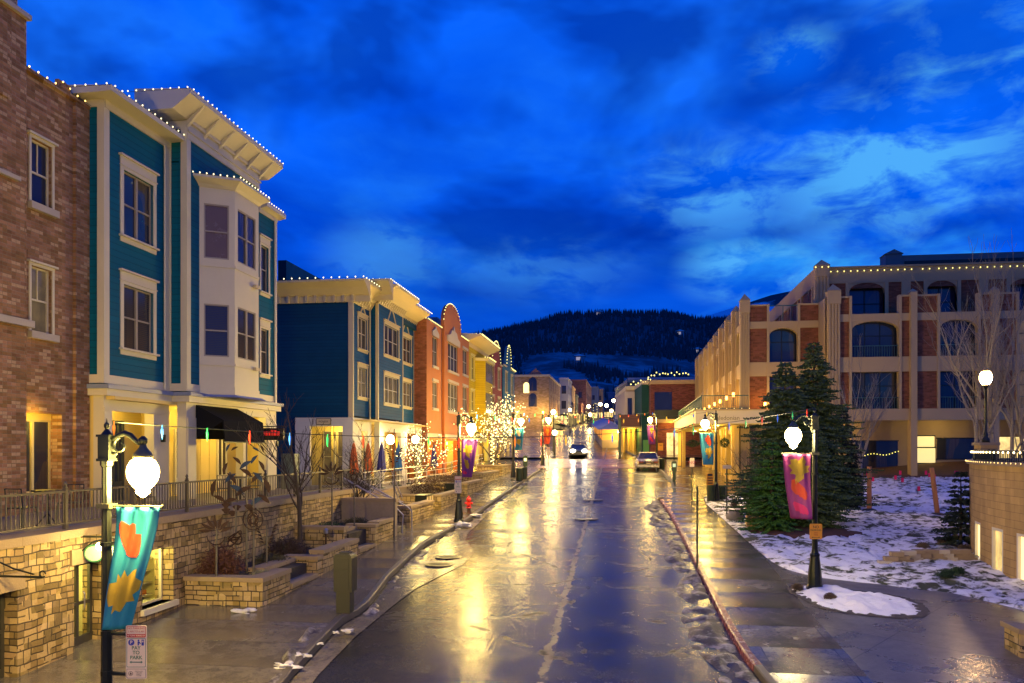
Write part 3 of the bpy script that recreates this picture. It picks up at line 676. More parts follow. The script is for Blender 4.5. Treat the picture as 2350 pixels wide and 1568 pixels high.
def win(parent, fr, a0, a1, c0, c1, nx=1, nz=2, pane=None, trim=None, cas=.12, head=.16, sill=True, rec=.09, bar=.035, sash=None, pediment=False, proud=.035, muntin=0, nfrac=None):
    pane = pane or GL; trim = trim or WHITE; sash = sash or trim
    o = mb(fr); e = .045
    o.box(a0, a0 + e, -rec - .03, -rec + .035, c0, c1); o.box(a1 - e, a1, -rec - .03, -rec + .035, c0, c1)
    o.box(a0 + e, a1 - e, -rec - .03, -rec + .035, c1 - e, c1); o.box(a0 + e, a1 - e, -rec - .03, -rec + .035, c0, c0 + e)
    for i in range(1, nx):
        x = a0 + (a1 - a0) * i / nx; o.box(x - bar * 1.2, x + bar * 1.2, -rec - .028, -rec + .045, c0 + e, c1 - e)
    for i in range(1, nz):
        z = c0 + (c1 - c0) * i / nz; o.box(a0 + e, a1 - e, -rec - .027, -rec + .030, z - bar * .6, z + bar * .6)
    for i in range(muntin):
        w_ = (a1 - a0) / nx
        for k in range(nx): x = a0 + w_ * (k + .5); o.box(x - .012, x + .012, -rec - .026, -rec + .02, (c0 + c1) / 2, c1 - e)
    W_ = o.build('window', sash, parent)
    mb(fr).box(a0 + .01, a1 - .01, -rec - .015, -rec - .005, c0 + .01, c1 - .01).build('pane', pane, W_)
    if cas:
        t_ = mb(fr)
        t_.box(a0 - cas, a0, 0, proud, c0, c1); t_.box(a1, a1 + cas, 0, proud, c0, c1)
        t_.box(a0 - cas, a1 + cas, 0, proud + .004, c1, c1 + cas + head)
        t_.box(a0 - cas - .06, a1 + cas + .06, 0, proud + .07, c1 + cas + head, c1 + cas + head + .05)
        if head: t_.box(a0 - cas - .02, a1 + cas + .02, 0, proud + .03, c1 + cas * .7, c1 + cas * .7 + .03)
        t_.build('casing', trim, W_)
        if pediment:
            m_ = (a0 + a1) / 2; hw = (a1 - a0) / 2 * .62; z = c1 + cas + head + .05
            p_ = mb(fr)
            for s_ in (-1, 1):
                p_.prism([p_.P(m_ + s_ * hw, .003, z), p_.P(m_ + s_ * (hw - .1), .003, z), p_.P(m_, .003, z + hw * 1.1 - .12), p_.P(m_, .003, z + hw * 1.1)], p_.n * .05)
            p_.build('pediment', trim, W_)
    if sill:
        mb(fr).box(a0 - cas - .05, a1 + cas + .05, 0, proud + .08, c0 - .05, c0).box(a0 - cas, a1 + cas, 0, proud, c0 - .05 - max(cas, .04), c0 - .05).build('sill', trim, W_)
    return W_
def solid(parent, name, x0, x1, y0, y1, z0, z1, mat):
    return MB().box(x0, x1, y0, y1, z0, z1).build(name, mat, parent)
def tri(parent, name, fr, pts, b0, b1, mat): return mb(fr).poly(pts, b0, b1).build(name, mat, parent)
BMESH = {}
def bulb_mesh(r, mat):
    k = (round(r, 4), mat.name)
    if k not in BMESH:
        b = MB(); b.lathe([(r * .15, -r * 1.1), (r * .9, -r * .4), (r * .9, r * .4), (r * .15, r * 1.1)], (0, 0, 0), 6)
        me = bpy.data.meshes.new('bulb'); me.from_pydata([tuple(v) for v in b.v], [], b.f); me.materials.append(mat); BMESH[k] = me
    return BMESH[k]
def walk(pts, sp):
    pts = [V(p) for p in pts]; out = []; carry = 0.0
    for a, b in zip(pts, pts[1:]):
        L = (b - a).length; s_ = carry
        while s_ < L: out.append(a + (b - a) * (s_ / L)); s_ += sp
        carry = s_ - L
    return out
def string_lights(label, pts, sp=.28, r=.026, mat=None, drop=0.0, cat='string lights', group='strings of warm bulbs along the rooflines', wire=True, mats=None, up=.03):
    pts = [V(p) for p in pts]; mat = mat or BULB
    t_ = thing('string_lights', label, cat, pts[0], group)
    if wire:
        MB().tube(pts, .006, 4).build('wire', IRON, t_)
    ps = walk(pts, sp)
    for i, p in enumerate(ps[:100]):
        m_ = mats[i % len(mats)] if mats else mat
        o = bpy.data.objects.new('bulb', bulb_mesh(r, m_)); C.objects.link(o); o.parent = t_; o.location = p - pts[0] + V((0, 0, up))
    if len(ps) > 100:
        b = MB()
        for p in ps[100:]: b.lathe([(r * .15, -r * 1.1), (r * .9, -r * .4), (r * .9, r * .4), (r * .15, r * 1.1)], p + V((0, 0, up)), 5)
        o = b.build('bulb', mat, t_); o['kind'] = 'stuff'
    return t_
def area(parent, name, loc, sx, sy, power, col=(1.0, .66, .26), rot=(0, 0, 0)):
    l = bpy.data.lights.new(name, 'AREA'); l.shape = 'RECTANGLE'; l.size = sx; l.size_y = sy; l.energy = power; l.color = col
    o = bpy.data.objects.new(name, l); C.objects.link(o); o.location = V(loc) - WORLD[parent.name]; o.rotation_euler = rot; o.parent = parent; return o
def point(parent, name, loc, power, col=(1.0, .66, .26), r=.12):
    power *= 2.4; col = (col[0], col[1] * 1.03, col[2] * .85)
    l = bpy.data.lights.new(name, 'POINT'); l.energy = power; l.color = col; l.shadow_soft_size = r
    o = bpy.data.objects.new(name, l); C.objects.link(o); o.location = V(loc) - WORLD[parent.name]; o.parent = parent; return o
BRK1 = brick('rose_brick', (.32, .165, .07), (.20, .095, .04), (.46, .31, .17), (.24, .17, .10), .27, .085, .009, .85, .16)
STONE = brick('rough_ashlar_stone', (.30, .20, .08), (.15, .105, .048), (.40, .29, .13), (.05, .036, .022), .30, .115, .012, .85, .35, warp=.09, squash=1.7, bumps=1.0, cell=2.2)
STONE2 = brick('planter_stone', (.34, .235, .09), (.21, .15, .06), (.42, .31, .14), (.045, .034, .022), .32, .11, .012, .85, .35, warp=.05, squash=1.5, bumps=1.0, cell=2.0)
CAP = paint('sandstone_cap', (.27, .20, .12), .75, .25, scale=2, bump=.5, fine=30)
SILLST = paint('stone_sill', (.42, .37, .29), .7, .12)
TEALS = siding('teal_siding', (.002, .115, .175))
YEL = paint('yellow_plaster', (.66, .50, .15), .6, .08)
SLATE = paint('lead_flashing', (.20, .24, .34), .4, .1)
# ================================================================ brick building at the left edge
B = thing('brick_building', 'rose brick building with a tall corner tower at the far left', 'building', (-14.3, 16, -1.55))
xb = -14.3; f = LX(xb)
w1 = (yX(66, xb) + .06, yX(121, xb) - .04); zU = (5.98, 7.55); zL = (2.85, 4.45)
wins = [(w1[0], w1[1], *zU), (w1[0], w1[1], *zL), (yX(57, xb), yX(142, xb), -1.1, .88)]
b = wall(mb(f), 16.9, 19.7, -1.55, 9.05, .42, wins); b.box(19.16, 19.7, 0, .09, -1.55, 9.05); b.box(17.0, 19.72, -.02, .12, 9.05, 9.13); b.box(18.5, 18.95, .0, .1, 9.13, 9.33)
for z_ in zU[1], zL[1]: b.box(w1[0] - .12, w1[1] + .12, 0, .012, z_ + .04, z_ + .34)
b.build('wall', BRK1, B)
b = mb(LX(-14.02)); b.box(11.0, 17.18, -.8, 0, -1.55, 10.1); b.box(11.0, 17.02, -.8, -.1, 10.22, 13.0); b.box(14.0, 16.6, 0, .06, 8.0, 9.9); b.build('tower', BRK1, B)
solid(B, 'wall', -24, -14.85, 10.9, 19.66, -1.55, 8.7, BRK1)
b = mb(LX(-14.02)); b.box(10.9, 17.24, -.8, .1, 10.1, 10.22); b.box(11, 17.3, 0, .13, 2.86, 3.02); b.box(11, 16.9, 0, .10, 6.2, 6.3); build_split(b, 'stone_ledge', SILLST, B)
for zz, pn in ((zU, GL), (zL, GLD)):
    win(B, f, w1[0], w1[1], zz[0], zz[1], 1, 2, pn, WHITE, cas=.07, head=.0, rec=.12, muntin=1, proud=.03, sill=False)
    mb(f).box(w1[0] - .10, w1[1] + .14, .0, .12, zz[0] - .17, zz[0]).build('stone_sill', SILLST, B)
g0, g1 = yX(57, xb), yX(142, xb)
win(B, LX(xb - .33), g0, g1, -1.1, .72, 2, 1, GL, paint('yellow_frame', (.5, .42, .2), .5), cas=0, sill=False, rec=.02)
mb(LX(xb - .33)).box(g0, g1, -.05, .03, .72, .88).build('blind_box', YEL, B)
point(B, 'porch_light', (xb + .05, g0 + .25, .7), 26, (1, .58, .06), .05)
string_lights('warm bulbs along the rose brick parapet at the far left', [(-14.2, 17.2, 9.14), (-14.2, 18.5, 9.14), (-14.17, 18.7, 9.34), (-14.15, 18.95, 9.14), (-14.15, 19.7, 9.14)], .3, .022, emit('bulb_amber', (1, .62, .12), 4, sampling='NONE'))
# ================================================================ teal building
T = thing('teal_building', 'teal clapboard building with white trim, bay window and lit cornices', 'building', (-13.8, 24.5, -1.55))
X1, X2, Y0, Y1, Y2, Y3 = -13.8, -13.24, 19.7, 22.8, 27.6, 29.1
f1, f2 = LX(X1), LX(X2)
a0, a1 = yX(282, X1), yX(351, X1)
ops1 = [(a0, a1, 5.9, 7.72), (a0, a1, 2.78, 4.55)]
wall(mb(f1), Y0, Y1, 1.85, 9.3, .25, ops1).build('wall', TEALS, T)
o3 = [(27.78, 28.42, 5.75, 7.45), (27.78, 28.42, 2.75, 4.4)]
wall(mb(f2), Y1, Y2, 1.85, 9.9, .25).build('wall', TEALS, T); wall(mb(f2), Y2, Y3, 1.85, 8.75, .25, o3).build('wall', TEALS, T)
solid(T, 'wall', -24, -14.06, Y0 + .01, Y3 - .01, 1.5, 8.7, TEALS); solid(T, 'wall', -24, -14.86, Y0 + .01, Y3 - .01, -1.5, 1.49, TEALS); solid(T, 'wall', -18, X2 - .26, Y1 + .02, Y2 - .02, 8.75, 9.9, TEALS)
solid(T, 'wall', -14.05, X2 - .26, Y1 + .01, Y3 - .03, 1.85, 8.7, TEALS)
for o_, pn in zip(ops1, (GL, GLB)): win(T, f1, *o_, 2, 2, pn, WHITE, cas=.13, head=.22, sash=paint('taupe_sash', (.30, .26, .20), .5))
for o_, pn in zip(o3, (GL, GLB)): win(T, f2, *o_, 1, 2, pn, WHITE, cas=.1, head=.22, sash=MATS['taupe_sash'])
tr = MB()
def bx(fr, *a): tr.fr(**fr); tr.box(*a)
bx(f1, Y0, Y0 + .2, 0, .03, 1.85, 9.13); bx(f1, Y1 - .26, Y1, 0, .03, 1.85, 9.13); bx(f1, Y0, Y1, 0, .034, 1.75, 1.98); bx(f1, Y0 + .01, Y1, 0, .05, 9.1, 9.32)
bx(f2, Y1, Y1 + .2, 0, .03, 1.85, 9.45); bx(f2, Y1, Y2, 0, .034, 1.75, 1.98); bx(f2, Y1, Y2 + .03, .0, .05, 9.42, 9.95); bx(f2, Y1 - .02, Y2 + .06, .05, .1, 9.62, 9.68); bx(f2, Y1, Y2 + .06, .05, .13, 9.9, 10.0)
bx(f2, Y2 - .12, Y2 + .02, 0, .04, 8.9, 9.45); bx(f2, Y3 - .16, Y3 + .02, 0, .03, 1.6, 8.8); bx(f2, Y2, Y3 + .02, 0, .05, 8.6, 8.85); bx(f2, Y2, Y3, 0, .032, 1.75, 1.98)
for Yr, xa, xb_, zt in ((Y0, -14.32, X1 + .03, 9.35), (Y1, X1, X2 + .03, 9.95)):
    fr = FY(Yr); bx(fr, xb_ - .20, xb_, 0, .03, 1.75, zt); bx(fr, xa, xa + .07, 0, .03, 1.75, zt); bx(fr, xa + .07, xb_ - .2, 0, .031, 1.75, 1.98); bx(fr, xa + .07, xb_ - .2, 0, .031, zt - .24, zt)
build_split(tr, 'corner_trim', WHITE, T)
# return siding faces
solid(T, 'wall', -14.32, X1 - .26, Y0 - .002, Y0 + .2, 1.85, 9.3, TEALS)
# roofs with deep eaves
def eave(parent, xw, xo, y0, y1, zw, zo, ov0, ov1, mat=WHITE, th=.14, brk=0, zt=.1):
    b = MB()
    pts = lambda y: [V((xw - 1.2, y, zw)), V((xw, y, zw)), V((xo, y, zo - th)), V((xo, y, zo)), V((xw - 1.2, y, zo + zt))]
    b.prism(pts(y0 - ov0), V((0, y1 - y0 + ov0 + ov1, 0))); b.build('roof', mat, parent)
    if brk:
        b = MB()
        for i in range(brk):
            y = y0 + (y1 - y0) * i / (brk - 1)
            b.prism([V((xw, y - .05, zw - .02)), V((xw, y - .05, zw - .20)), V((xo - .06, y - .05, zo - th - .07)), V((xo - .06, y - .05, zo - th + .005))], V((0, .1, 0)))
        build_split(b, 'bracket', mat, parent)
eave(T, X1 + .05, -13.28, Y0, Y1, 9.30, 9.46, .45, -.0)
eave(T, X2 + .05, -12.62, Y1, Y2, 9.97, 10.52, .85, .75, brk=6)
eave(T, X2 + .05, -12.95, Y2 + .1, Y3, 8.75, 8.95, 0, .25)
# canted bay
bay = [(X2, 23.55), (-12.36, 24.12), (-12.36, 25.80), (X2, 26.38)]
def ring(off, z, basepts=bay):
    c_ = V((X2 - .3, 24.96, 0)); out = []
    for x, y in basepts:
        d_ = V((x, y, 0)) - c_; d_ = c_ + d_ * (1 + off / d_.length); out.append(V((x if x == X2 else d_.x, d_.y, z)))
    return out
def bay_band(o0, z0, o1, z1, nm, mat):
    b = MB(); A, B_ = ring(o0, z0), ring(o1, z1); A = [V((X2 - .1, A[0].y, z0))] + A + [V((X2 - .1, A[-1].y, z0))]; B_ = [V((X2 - .1, B_[0].y, z1))] + B_ + [V((X2 - .1, B_[-1].y, z1))]
    i = len(b.v); b.v += A + B_; n = len(A)
    b.f += [[k, (k + 1) % n, n + (k + 1) % n, n + k] for k in range(n)] + [list(range(n))[::-1], list(range(n, 2 * n))]
    return b.build(nm, mat, BAYP)
BAYP = T
facets = [((bay[0][0], bay[0][1]), (bay[1][0], bay[1][1])), ((bay[1][0], bay[1][1]), (bay[2][0], bay[2][1])), ((bay[2][0], bay[2][1]), (bay[3][0], bay[3][1]))]
GLCU = paint('brown_curtain_glass', (.13, .085, .06), .25, .15)
bw = MB(); jobs = []
for k, (p_, q_) in enumerate(facets):
    u = V((q_[0] - p_[0], q_[1] - p_[1], 0)); L = u.length; n_ = V((u.y, -u.x, 0)); fr = dict(O=(p_[0], p_[1], 0), u=u, n=n_)
    m0, m1 = (.13, L - .17) if k != 1 else (.2, L - .2)
    ops = [(m0, m1, 5.98, 7.7), (m0, m1, 2.9, 4.55)]
    bw.fr(**fr); wall(bw, 0, L, 1.95, 8.25, .08, ops)
    bw.box(.0, L, 0, .03, 5.72, 5.80); bw.box(0, L, 0, .03, 2.62, 2.7); bw.box(L * .62 - .01, L * .62 + .01, 0, .012, 4.8, 5.72) if k != 1 else None
    jobs.append((fr, ops, k))
bw.build('bay_window', WHITE, T)
for fr, ops, k in jobs:
    for o_, pn in zip(ops, (GLCU if k == 0 else GL, GLB)): win(T, fr, *o_, 2 if k == 1 else 1, 2, pn, WHITE, cas=0, rec=.05, sill=False, sash=MATS['taupe_sash'])
bay_band(.03, 1.70, .03, 1.95, 'bay_base', WHITE); bay_band(.03, 8.2, .12, 8.28, 'bay_cornice', WHITE); bay_band(.12, 8.28, .38, 8.42, 'bay_cornice', WHITE); bay_band(.40, 8.42, .36, 8.50, 'bay_cornice', WHITE)
bay_band(.26, 1.62, .10, 1.70, 'bay_base', SLATE)
b = MB()
for z_ in (5.0, 2.25): b.box(-12.33, -12.2, 25.3, 25.55, z_ + .35, z_ + .45)
build_split(b, 'wall_vent', CREAM, T)
# ledge and ground floor
b = MB(); b.box(-14.4, X1 + .22, Y0 - .12, Y1, 1.60, 1.72); b.box(X1, X2 + .22, Y1 - .14, Y3 + .2, 1.603, 1.717); b.build('ledge', SLATE, T)
b = MB(); b.box(-14.38, X1 + .15, Y0 - .08, Y1 - .1, 1.42, 1.6); b.box(X1, X2 + .15, Y1 - .1, Y3 + .12, 1.42, 1.6); b.build('ledge', WHITE, T)
gw = MB(); gw.fr(**f1); wall(gw, Y0, Y1, -1.55, 1.42, .3, [(20.05, 22.0, -1.55, 1.12)]); gw.box(Y0 - .02, 20.0, .0, .04, -1.55, 1.0); gw.box(Y0, Y1, 0, .03, 1.0 + .02, 1.12)
gw.fr(**f2); wall(gw, Y1, Y3, -1.55, 1.42, .3, [(23.35, 28.25, -1.55, 1.15)]); gw.box(22.84, 23.3, 0, .04, -1.5, .95); gw.box(28.3, 29.06, 0, .04, -1.5, .95)
gw.box(26.5, 26.72, -.3, -.02, -1.55, 1.15)
gw.build('ground_floor', WHITE, T)
xq = -14.65
b = MB(); b.box(xq - .2, xq, Y0 + .05, Y3 - .02, -1.55, 1.5); b.box(xq, X1 - .3, Y0 + .03, Y0 + .1, -1.55, 1.5); b.box(xq, X1 - .3, Y1 - .1, Y1, -1.5, 1.5); b.box(xq, X2 - .3, Y3 - .1, Y3 - .03, -1.5, 1.5); b.box(xq, X2 - .3, Y0 + .1, Y3 - .1, 1.32, 1.41)
for y_ in (25.5, 26.1, 26.7): b.box(xq, xq + .02, y_, y_ + .03, -1.5, 1.3)
for z_ in (-.9, -.3, .3, .8): b.box(xq, xq + .018, 25.3, 28.5, z_, z_ + .02)
b.build('porch_wall', YEL, T)
DGN = paint('door_green', (.05, .06, .045), .4)
for y_, w_, zt2 in ((20.3, .75, .72), (21.25, .5, .72), (23.45, .35, .75), (24.45, .8, .55), (27.2, .7, .5)):
    d_ = mb(LX(xq)).box(y_, y_ + .07, 0, .07, -1.5, zt2).box(y_ + w_ - .07, y_ + w_, 0, .07, -1.5, zt2).box(y_, y_ + w_, 0, .07, zt2, zt2 + .09).box(y_ + .07, y_ + w_ - .07, 0, .06, -1.5, -.95).box(y_ + w_ / 2 - .025, y_ + w_ / 2 + .025, 0, .06, -.95, zt2).build('shop_window', DGN if w_ < .6 else WHITE, T)
    mb(LX(xq)).box(y_ + .06, y_ + w_ - .06, .01, .03, -.95, zt2).build('pane', GL, d_)
for y_, pw in ((20.9, 26), (24.2, 50), (26.8, 50)):
    xl_ = -14.15 if y_ < 23 else -13.9
    MB().lathe([(.1, 1.27), (.12, 1.3), (.12, 1.318)], (xl_, y_, 0), 10).build('ceiling_light', emit('porch_bulb', (1, .75, .35), 12), T)
    point(T, 'porch_light', (xl_, y_, 1.1), pw, (1, .66, .16), .08)
# rainwater pipes and small wall fittings
for x_, y_, z0_, z1_ in ((X1 + .07, Y1 - .34, 1.75, 9.1), (X2 + .07, Y3 - .24, 1.75, 8.6)): MB().tube([(x_, y_, z0_), (x_, y_, z1_)], .035, 6).build('downpipe', WHITE, T)
b = MB(); b.box(X2, X2 + .1, 29.0, 29.08, .1, .3); b.box(X1, X1 + .1, 22.35, 22.45, .2, .42); build_split(b, 'wall_fitting', IRON, T)
# awning
b = MB(); ya, yb = 23.3, 26.0; prof = [(X2 + .02, 1.36), (-12.30, .88), (-12.24, .22), (-12.28, .22), (-12.34, .84), (X2 + .02, .30)]
b.prism([V((x, ya, z)) for x, z in prof], V((0, yb - ya, 0)))
aw = b.build('awning', paint('black_canvas', (.010, .011, .014), .95, .25), T); MATS['black_canvas'].node_tree.nodes['Principled BSDF'].inputs['Specular IOR Level'].default_value = .08
MB().tube([(-12.24, ya - .1, .2), (-12.24, yb + .1, .2)], .02, 6).build('awning_bar', IRON, aw)
SG = thing('hanging_sign', 'long dark projecting sign with red letters beside the black awning', 'sign', (-12.6, 26.9, .55))
MB().box(-13.2, -11.9, 26.75, 26.83, .30, .72).build('sign_board', IRON, SG)
b = MB(); rr = random.Random(4); x_ = -13.1
while x_ < -12.05: w_ = rr.uniform(.05, .1); b.box(x_, x_ + w_, 26.73, 26.75, .46, .62 + rr.uniform(-.03, .04)); x_ += w_ + .035
b.build('lettering', emit('red_letters', (1, .03, .02), .55, (.5, .02, .02)), SG)
MB().tube([(-13.3, 26.79, .78), (-11.85, 26.79, .78)], .018, 6).build('bracket', IRON, SG)
G_ = 'strings of warm bulbs along the rooflines'
string_lights('bulbs along the lower left cornice of the teal building', [(-14.9, 19.25, 9.47), (-13.28, 19.25, 9.47), (-13.28, 22.75, 9.47)], .30, .022)
string_lights('bulbs along the top overhanging eave of the teal building', [(-14.6, 21.95, 10.53), (-12.62, 21.95, 10.53), (-12.62, 28.35, 10.53)], .27, .022)
string_lights('bulbs round the bay window roof of the teal building', [tuple(p) for p in ring(.39, 8.5)] + [(-13.0, 27.0, 8.5)], .2, .024)
string_lights('bulbs on the short far cornice of the teal building', [(-12.95, 27.9, 8.97), (-12.95, 29.3, 8.97)], .2, .022)
# ================================================================ terrace, retaining wall with shop
XW_ = -10.0
doors = [(11.0, yX(40, XW_), -4.1, -2.33), (yX(170, XW_), yX(238, XW_), -4.1, -2.12), (yX(326, XW_), yX(398, XW_), -3.36, -2.16)]
R = thing('retaining_wall', 'rough stone terrace wall with shop doors and window under the railing', 'retaining wall', (XW_, 18, -3.6))
wall(mb(LX(XW_)), 4.0, 29.3, -4.6, -1.62, .45, doors).build('wall', STONE, R)
b = mb(LX(XW_)); y_ = 4.0
while y_ < 29.3: b.box(y_ + .004, min(y_ + .9, 29.3), -.5, .06, -1.62, -1.47); y_ += .9
b.build('coping', CAP, R)
solid(R, 'terrace_floor', -24, XW_ - .46, 4, 29.3, -1.75, -1.55, paint('terrace_paving', (.16, .14, .12), .5, .2))
FRM = paint('bronze_frame', (.07, .068, .06), .35, .1, .5)
def m_shop():
    t = NT('sunglass_shop_shelves'); p = t.pos(); x, y, z = t.sep(p)
    fz = t.math('FRACT', t.math('MULTIPLY', z, 1 / .26)); fy = t.math('MULTIPLY', y, 9)
    rc = t.N('ShaderNodeTexWhiteNoise', _noise_dimensions='2D', Vector=t.comb(t.math('FLOOR', fy), t.math('FLOOR', t.math('MULTIPLY', z, 1 / .26)), 0)).outputs
    item = t.math('MULTIPLY', t.math('MULTIPLY', t.math('LESS_THAN', fz, .42), t.math('GREATER_THAN', fz, .06)), t.math('GREATER_THAN', rc['Value'], .45))
    c = t.mix(item, (.85, .80, .42), t.mix(.3, rc['Color'], (.9, .3, .1)))
    c = t.mix(t.math('LESS_THAN', fz, .05), c, (.25, .25, .18))
    return t.P(Base_Color=c, Roughness=.5)
def lit_box(parent, y0, y1, z0, z1, depth, mat, power, n=3, xw=XW_):
    b = MB(); b.box(xw - depth - .05, xw - depth, y0 - .3, y1 + .6, z0 - .02, z1 + .1); b.box(xw - depth, xw - .46, y1 + .5, y1 + .55, z0, z1 + .1); b.box(xw - depth, xw - .46, y0 - .3, y0 - .25, z0, z1 + .1)
    b.box(xw - depth, xw - .46, y0 - .25, y1 + .5, z1 + .06, z1 + .1); b.box(xw - depth, xw - .46, y0 - .25, y1 + .5, z0 - .05, z0)
    b.build('interior', mat, parent); point(parent, 'shop_light', (xw - depth * .55, (y0 + y1) / 2, z1 - .15), power, (1, .78, .30), .15)
SHOPW = paint('shop_plaster', (.70, .66, .36), .6, .05)
d2 = doors[2]; lit_box(R, d2[0], d2[1], d2[2], d2[3], 1.25, SHOPW, 55)
d1 = doors[1]; lit_box(R, d1[0], d1[1], d1[2] + .3, d1[3], 1.8, SHOPW, 34)
def shelf_goods(parent):
    rr = random.Random(5)
    cols = [(.7, .1, .03), (.75, .2, .02), (.05, .3, .35), (.8, .75, .6), (.03, .03, .04), (.1, .4, .2), (.6, .05, .1)]
    for k in range(4):
        z = d2[2] + .1 + k * .27
        MB().box(XW_ - 1.15, XW_ - .62, d2[0] + .02, d2[1] + .2, z - .02, z).build('shelf', WHITE, parent)
        y = d2[0] + .06
        while y < d2[1] + .05:
            w_ = rr.uniform(.06, .14); h_ = rr.uniform(.05, .15); b = MB(); x_ = XW_ - rr.uniform(.7, 1.0)
            if rr.random() < .5: b.box(x_ - .1, x_, y, y + w_, z, z + h_)
            else: b.lathe([(w_ * .4, 0), (w_ * .5, h_ * .6), (w_ * .2, h_)], (x_, y + w_ / 2, z), 8)
            c_ = cols[rr.randrange(7)]; o = b.build('goods', paint('good_%d' % int(c_[0] * 99 + c_[1] * 999), c_, .4), parent); y += w_ + rr.uniform(.02, .08)
S_ = thing('display_shelves', 'bright display shelves with colourful goggles and hats behind the shop window', 'shelves', (XW_ - .9, (d2[0] + d2[1]) / 2, d2[2]))
shelf_goods(S_)
CLEAR = NT('clear_glass'); tg = CLEAR; g_ = tg.N('ShaderNodeBsdfTransparent', Color=(.92, .94, .9)); gl_ = tg.N('ShaderNodeBsdfGlossy', Roughness=.02); mx = tg.N('ShaderNodeMixShader', Fac=.09, i1=g_.outputs[0], i2=gl_.outputs[0]); tg.set(tg.out.inputs['Surface'], mx.outputs[0]); CLEARG = tg.m
win(R, LX(XW_), *d2, 1, 1, CLEARG, WHITE, cas=0, sill=False, rec=.3, bar=.03)
mb(LX(XW_)).box(d2[0] - .05, d2[1] + .1, -.3, .08, d2[2] - .12, d2[2]).build('window_sill', paint('pale_sill', (.6, .56, .42), .5), R)
for (y0, y1, z0, z1), n in ((doors[0], 2), (doors[1], 2)):
    g = zr((y0 + y1) / 2) + .15
    d_ = mb(LX(XW_)); e = .07
    for i in range(n + 1): yy_ = y0 + (y1 - y0 - e) * i / n; d_.box(yy_, yy_ + e, -.30, -.24, g, z1)
    d_.box(y0, y1, -.299, -.241, g, g + .16); d_.box(y0, y1, -.299, -.241, z1 - .09, z1); d_.box(y0, y1, -.299, -.241, g + .75, g + .81)
    d_ = d_.build('door', FRM, R)
    mb(LX(XW_)).box(y0 + .02, y1 - .02, -.275, -.265, g + .02, z1 - .02).build('pane', CLEARG if y0 > 12 else GL, d_)
    mb(LX(XW_)).tube([V((XW_ - .2, (y0 + y1) / 2 + .1, g + .65)), V((XW_ - .17, (y0 + y1) / 2 + .1, g + .7)), V((XW_ - .17, (y0 + y1) / 2 + .1, g + .95)), V((XW_ - .2, (y0 + y1) / 2 + .1, g + 1.0))], .014, 6).build('door_handle', STEEL, d_)
    mb(LX(XW_)).box(y0 - .12, y1 + .12, 0, .05, z1, z1 + .28).build('lintel', CAP, R)
mb(LX(XW_)).box(d1[0] + .12, d1[0] + .33, -.262, -.255, -2.95, -2.62).build('notice', paint('paper', (.7, .68, .6), .7), R)
# goggle-shaped hanging sign with its lamp
GS = thing('goggle_sign', 'hanging sign shaped like round goggles, lit by a bare lamp over the shop door', 'sign', (-9.6, 13.7, -1.75))
b = MB(); b.tube([(-9.98, 13.6, -1.62), (-9.05, 13.6, -1.62)], .02, 6); b.tube([(-9.98, 13.6, -1.9), (-9.75, 13.6, -1.72), (-9.4, 13.6, -1.64)], .014, 6); b.tube([(-9.05, 13.6, -1.62), (-8.98, 13.6, -1.56), (-9.0, 13.6, -1.68)], .014, 6); b.build('bracket', IRON, GS)
for x_ in (-9.72, -9.28):
    b = MB(); n = 20; pts = [(x_ + .19 * math.cos(i * 2 * math.pi / n), 13.6, -1.93 + .15 * math.sin(i * 2 * math.pi / n)) for i in range(n + 1)]; b.tube(pts, .02, 6); ri = b.build('goggle_rim', paint('green_rim', (.03, .12, .06), .4), GS)
    MB().prism([V((x_ + .18 * math.cos(i * 2 * math.pi / n), 13.59, -1.93 + .14 * math.sin(i * 2 * math.pi / n))) for i in range(n)], V((0, .02, 0))).build('lens', paint('grey_lens', (.35, .34, .30), .25), ri)
MB().tube([(-9.5, 13.6, -1.62), (-9.5, 13.6, -1.8)], .01, 5).build('hanger', IRON, GS)
MB().blob((-9.42, 13.35, -1.76), .075, sub=2, amp=0).build('lamp_bulb', emit('bare_lamp', (1, .72, .25), 420), GS, True)
# iron shop bracket at the edge of the picture
BK = thing('wall_bracket', 'scrolled black iron sign bracket low at the left edge', 'bracket', (-9.9, 11.6, -2.0))
MB().tube([(-9.98, 11.5, -2.02), (-9.1, 11.5, -2.02)], .018, 6).tube([(-9.98, 11.5, -1.75), (-9.6, 11.5, -1.9), (-9.25, 11.5, -1.98)], .014, 6).tube([(-9.1 + .05 * math.cos(k * .7), 11.5, -1.97 + .05 * math.sin(k * .7)) for k in range(9)], .012, 5).build('scroll', IRON, BK)
# railing along the terrace edge
RL = thing('terrace_railing', 'brown metal picket railing along the top of the stone terrace wall', 'railing', (-10.15, 18, -1.47))
xr_ = -10.15
b = MB(); b.box(xr_ - .025, xr_ + .025, 4, 28.6, -.80, -.76); b.box(xr_ - .015, xr_ + .015, 4, 28.6, -1.38, -1.35); b.build('rail', BRONZE, RL)
b = MB(); y_ = 4.0
while y_ < 28.6: b.box(xr_ - .009, xr_ + .009, y_ - .009, y_ + .009, -1.37, -.78); y_ += .105
o = b.build('pickets', BRONZE, RL); o['kind'] = 'stuff'
y_ = 5.2
while y_ < 28.7:
    b = MB(); b.box(xr_ - .035, xr_ + .035, y_ - .035, y_ + .035, -1.47, -.72); b.lathe([(.03, -.72), (.045, -.70), (.02, -.68), (.035, -.65), (.03, -.62), (.005, -.59)], (xr_, y_, 0), 8); b.build('post', BRONZE, RL); y_ += 2.05
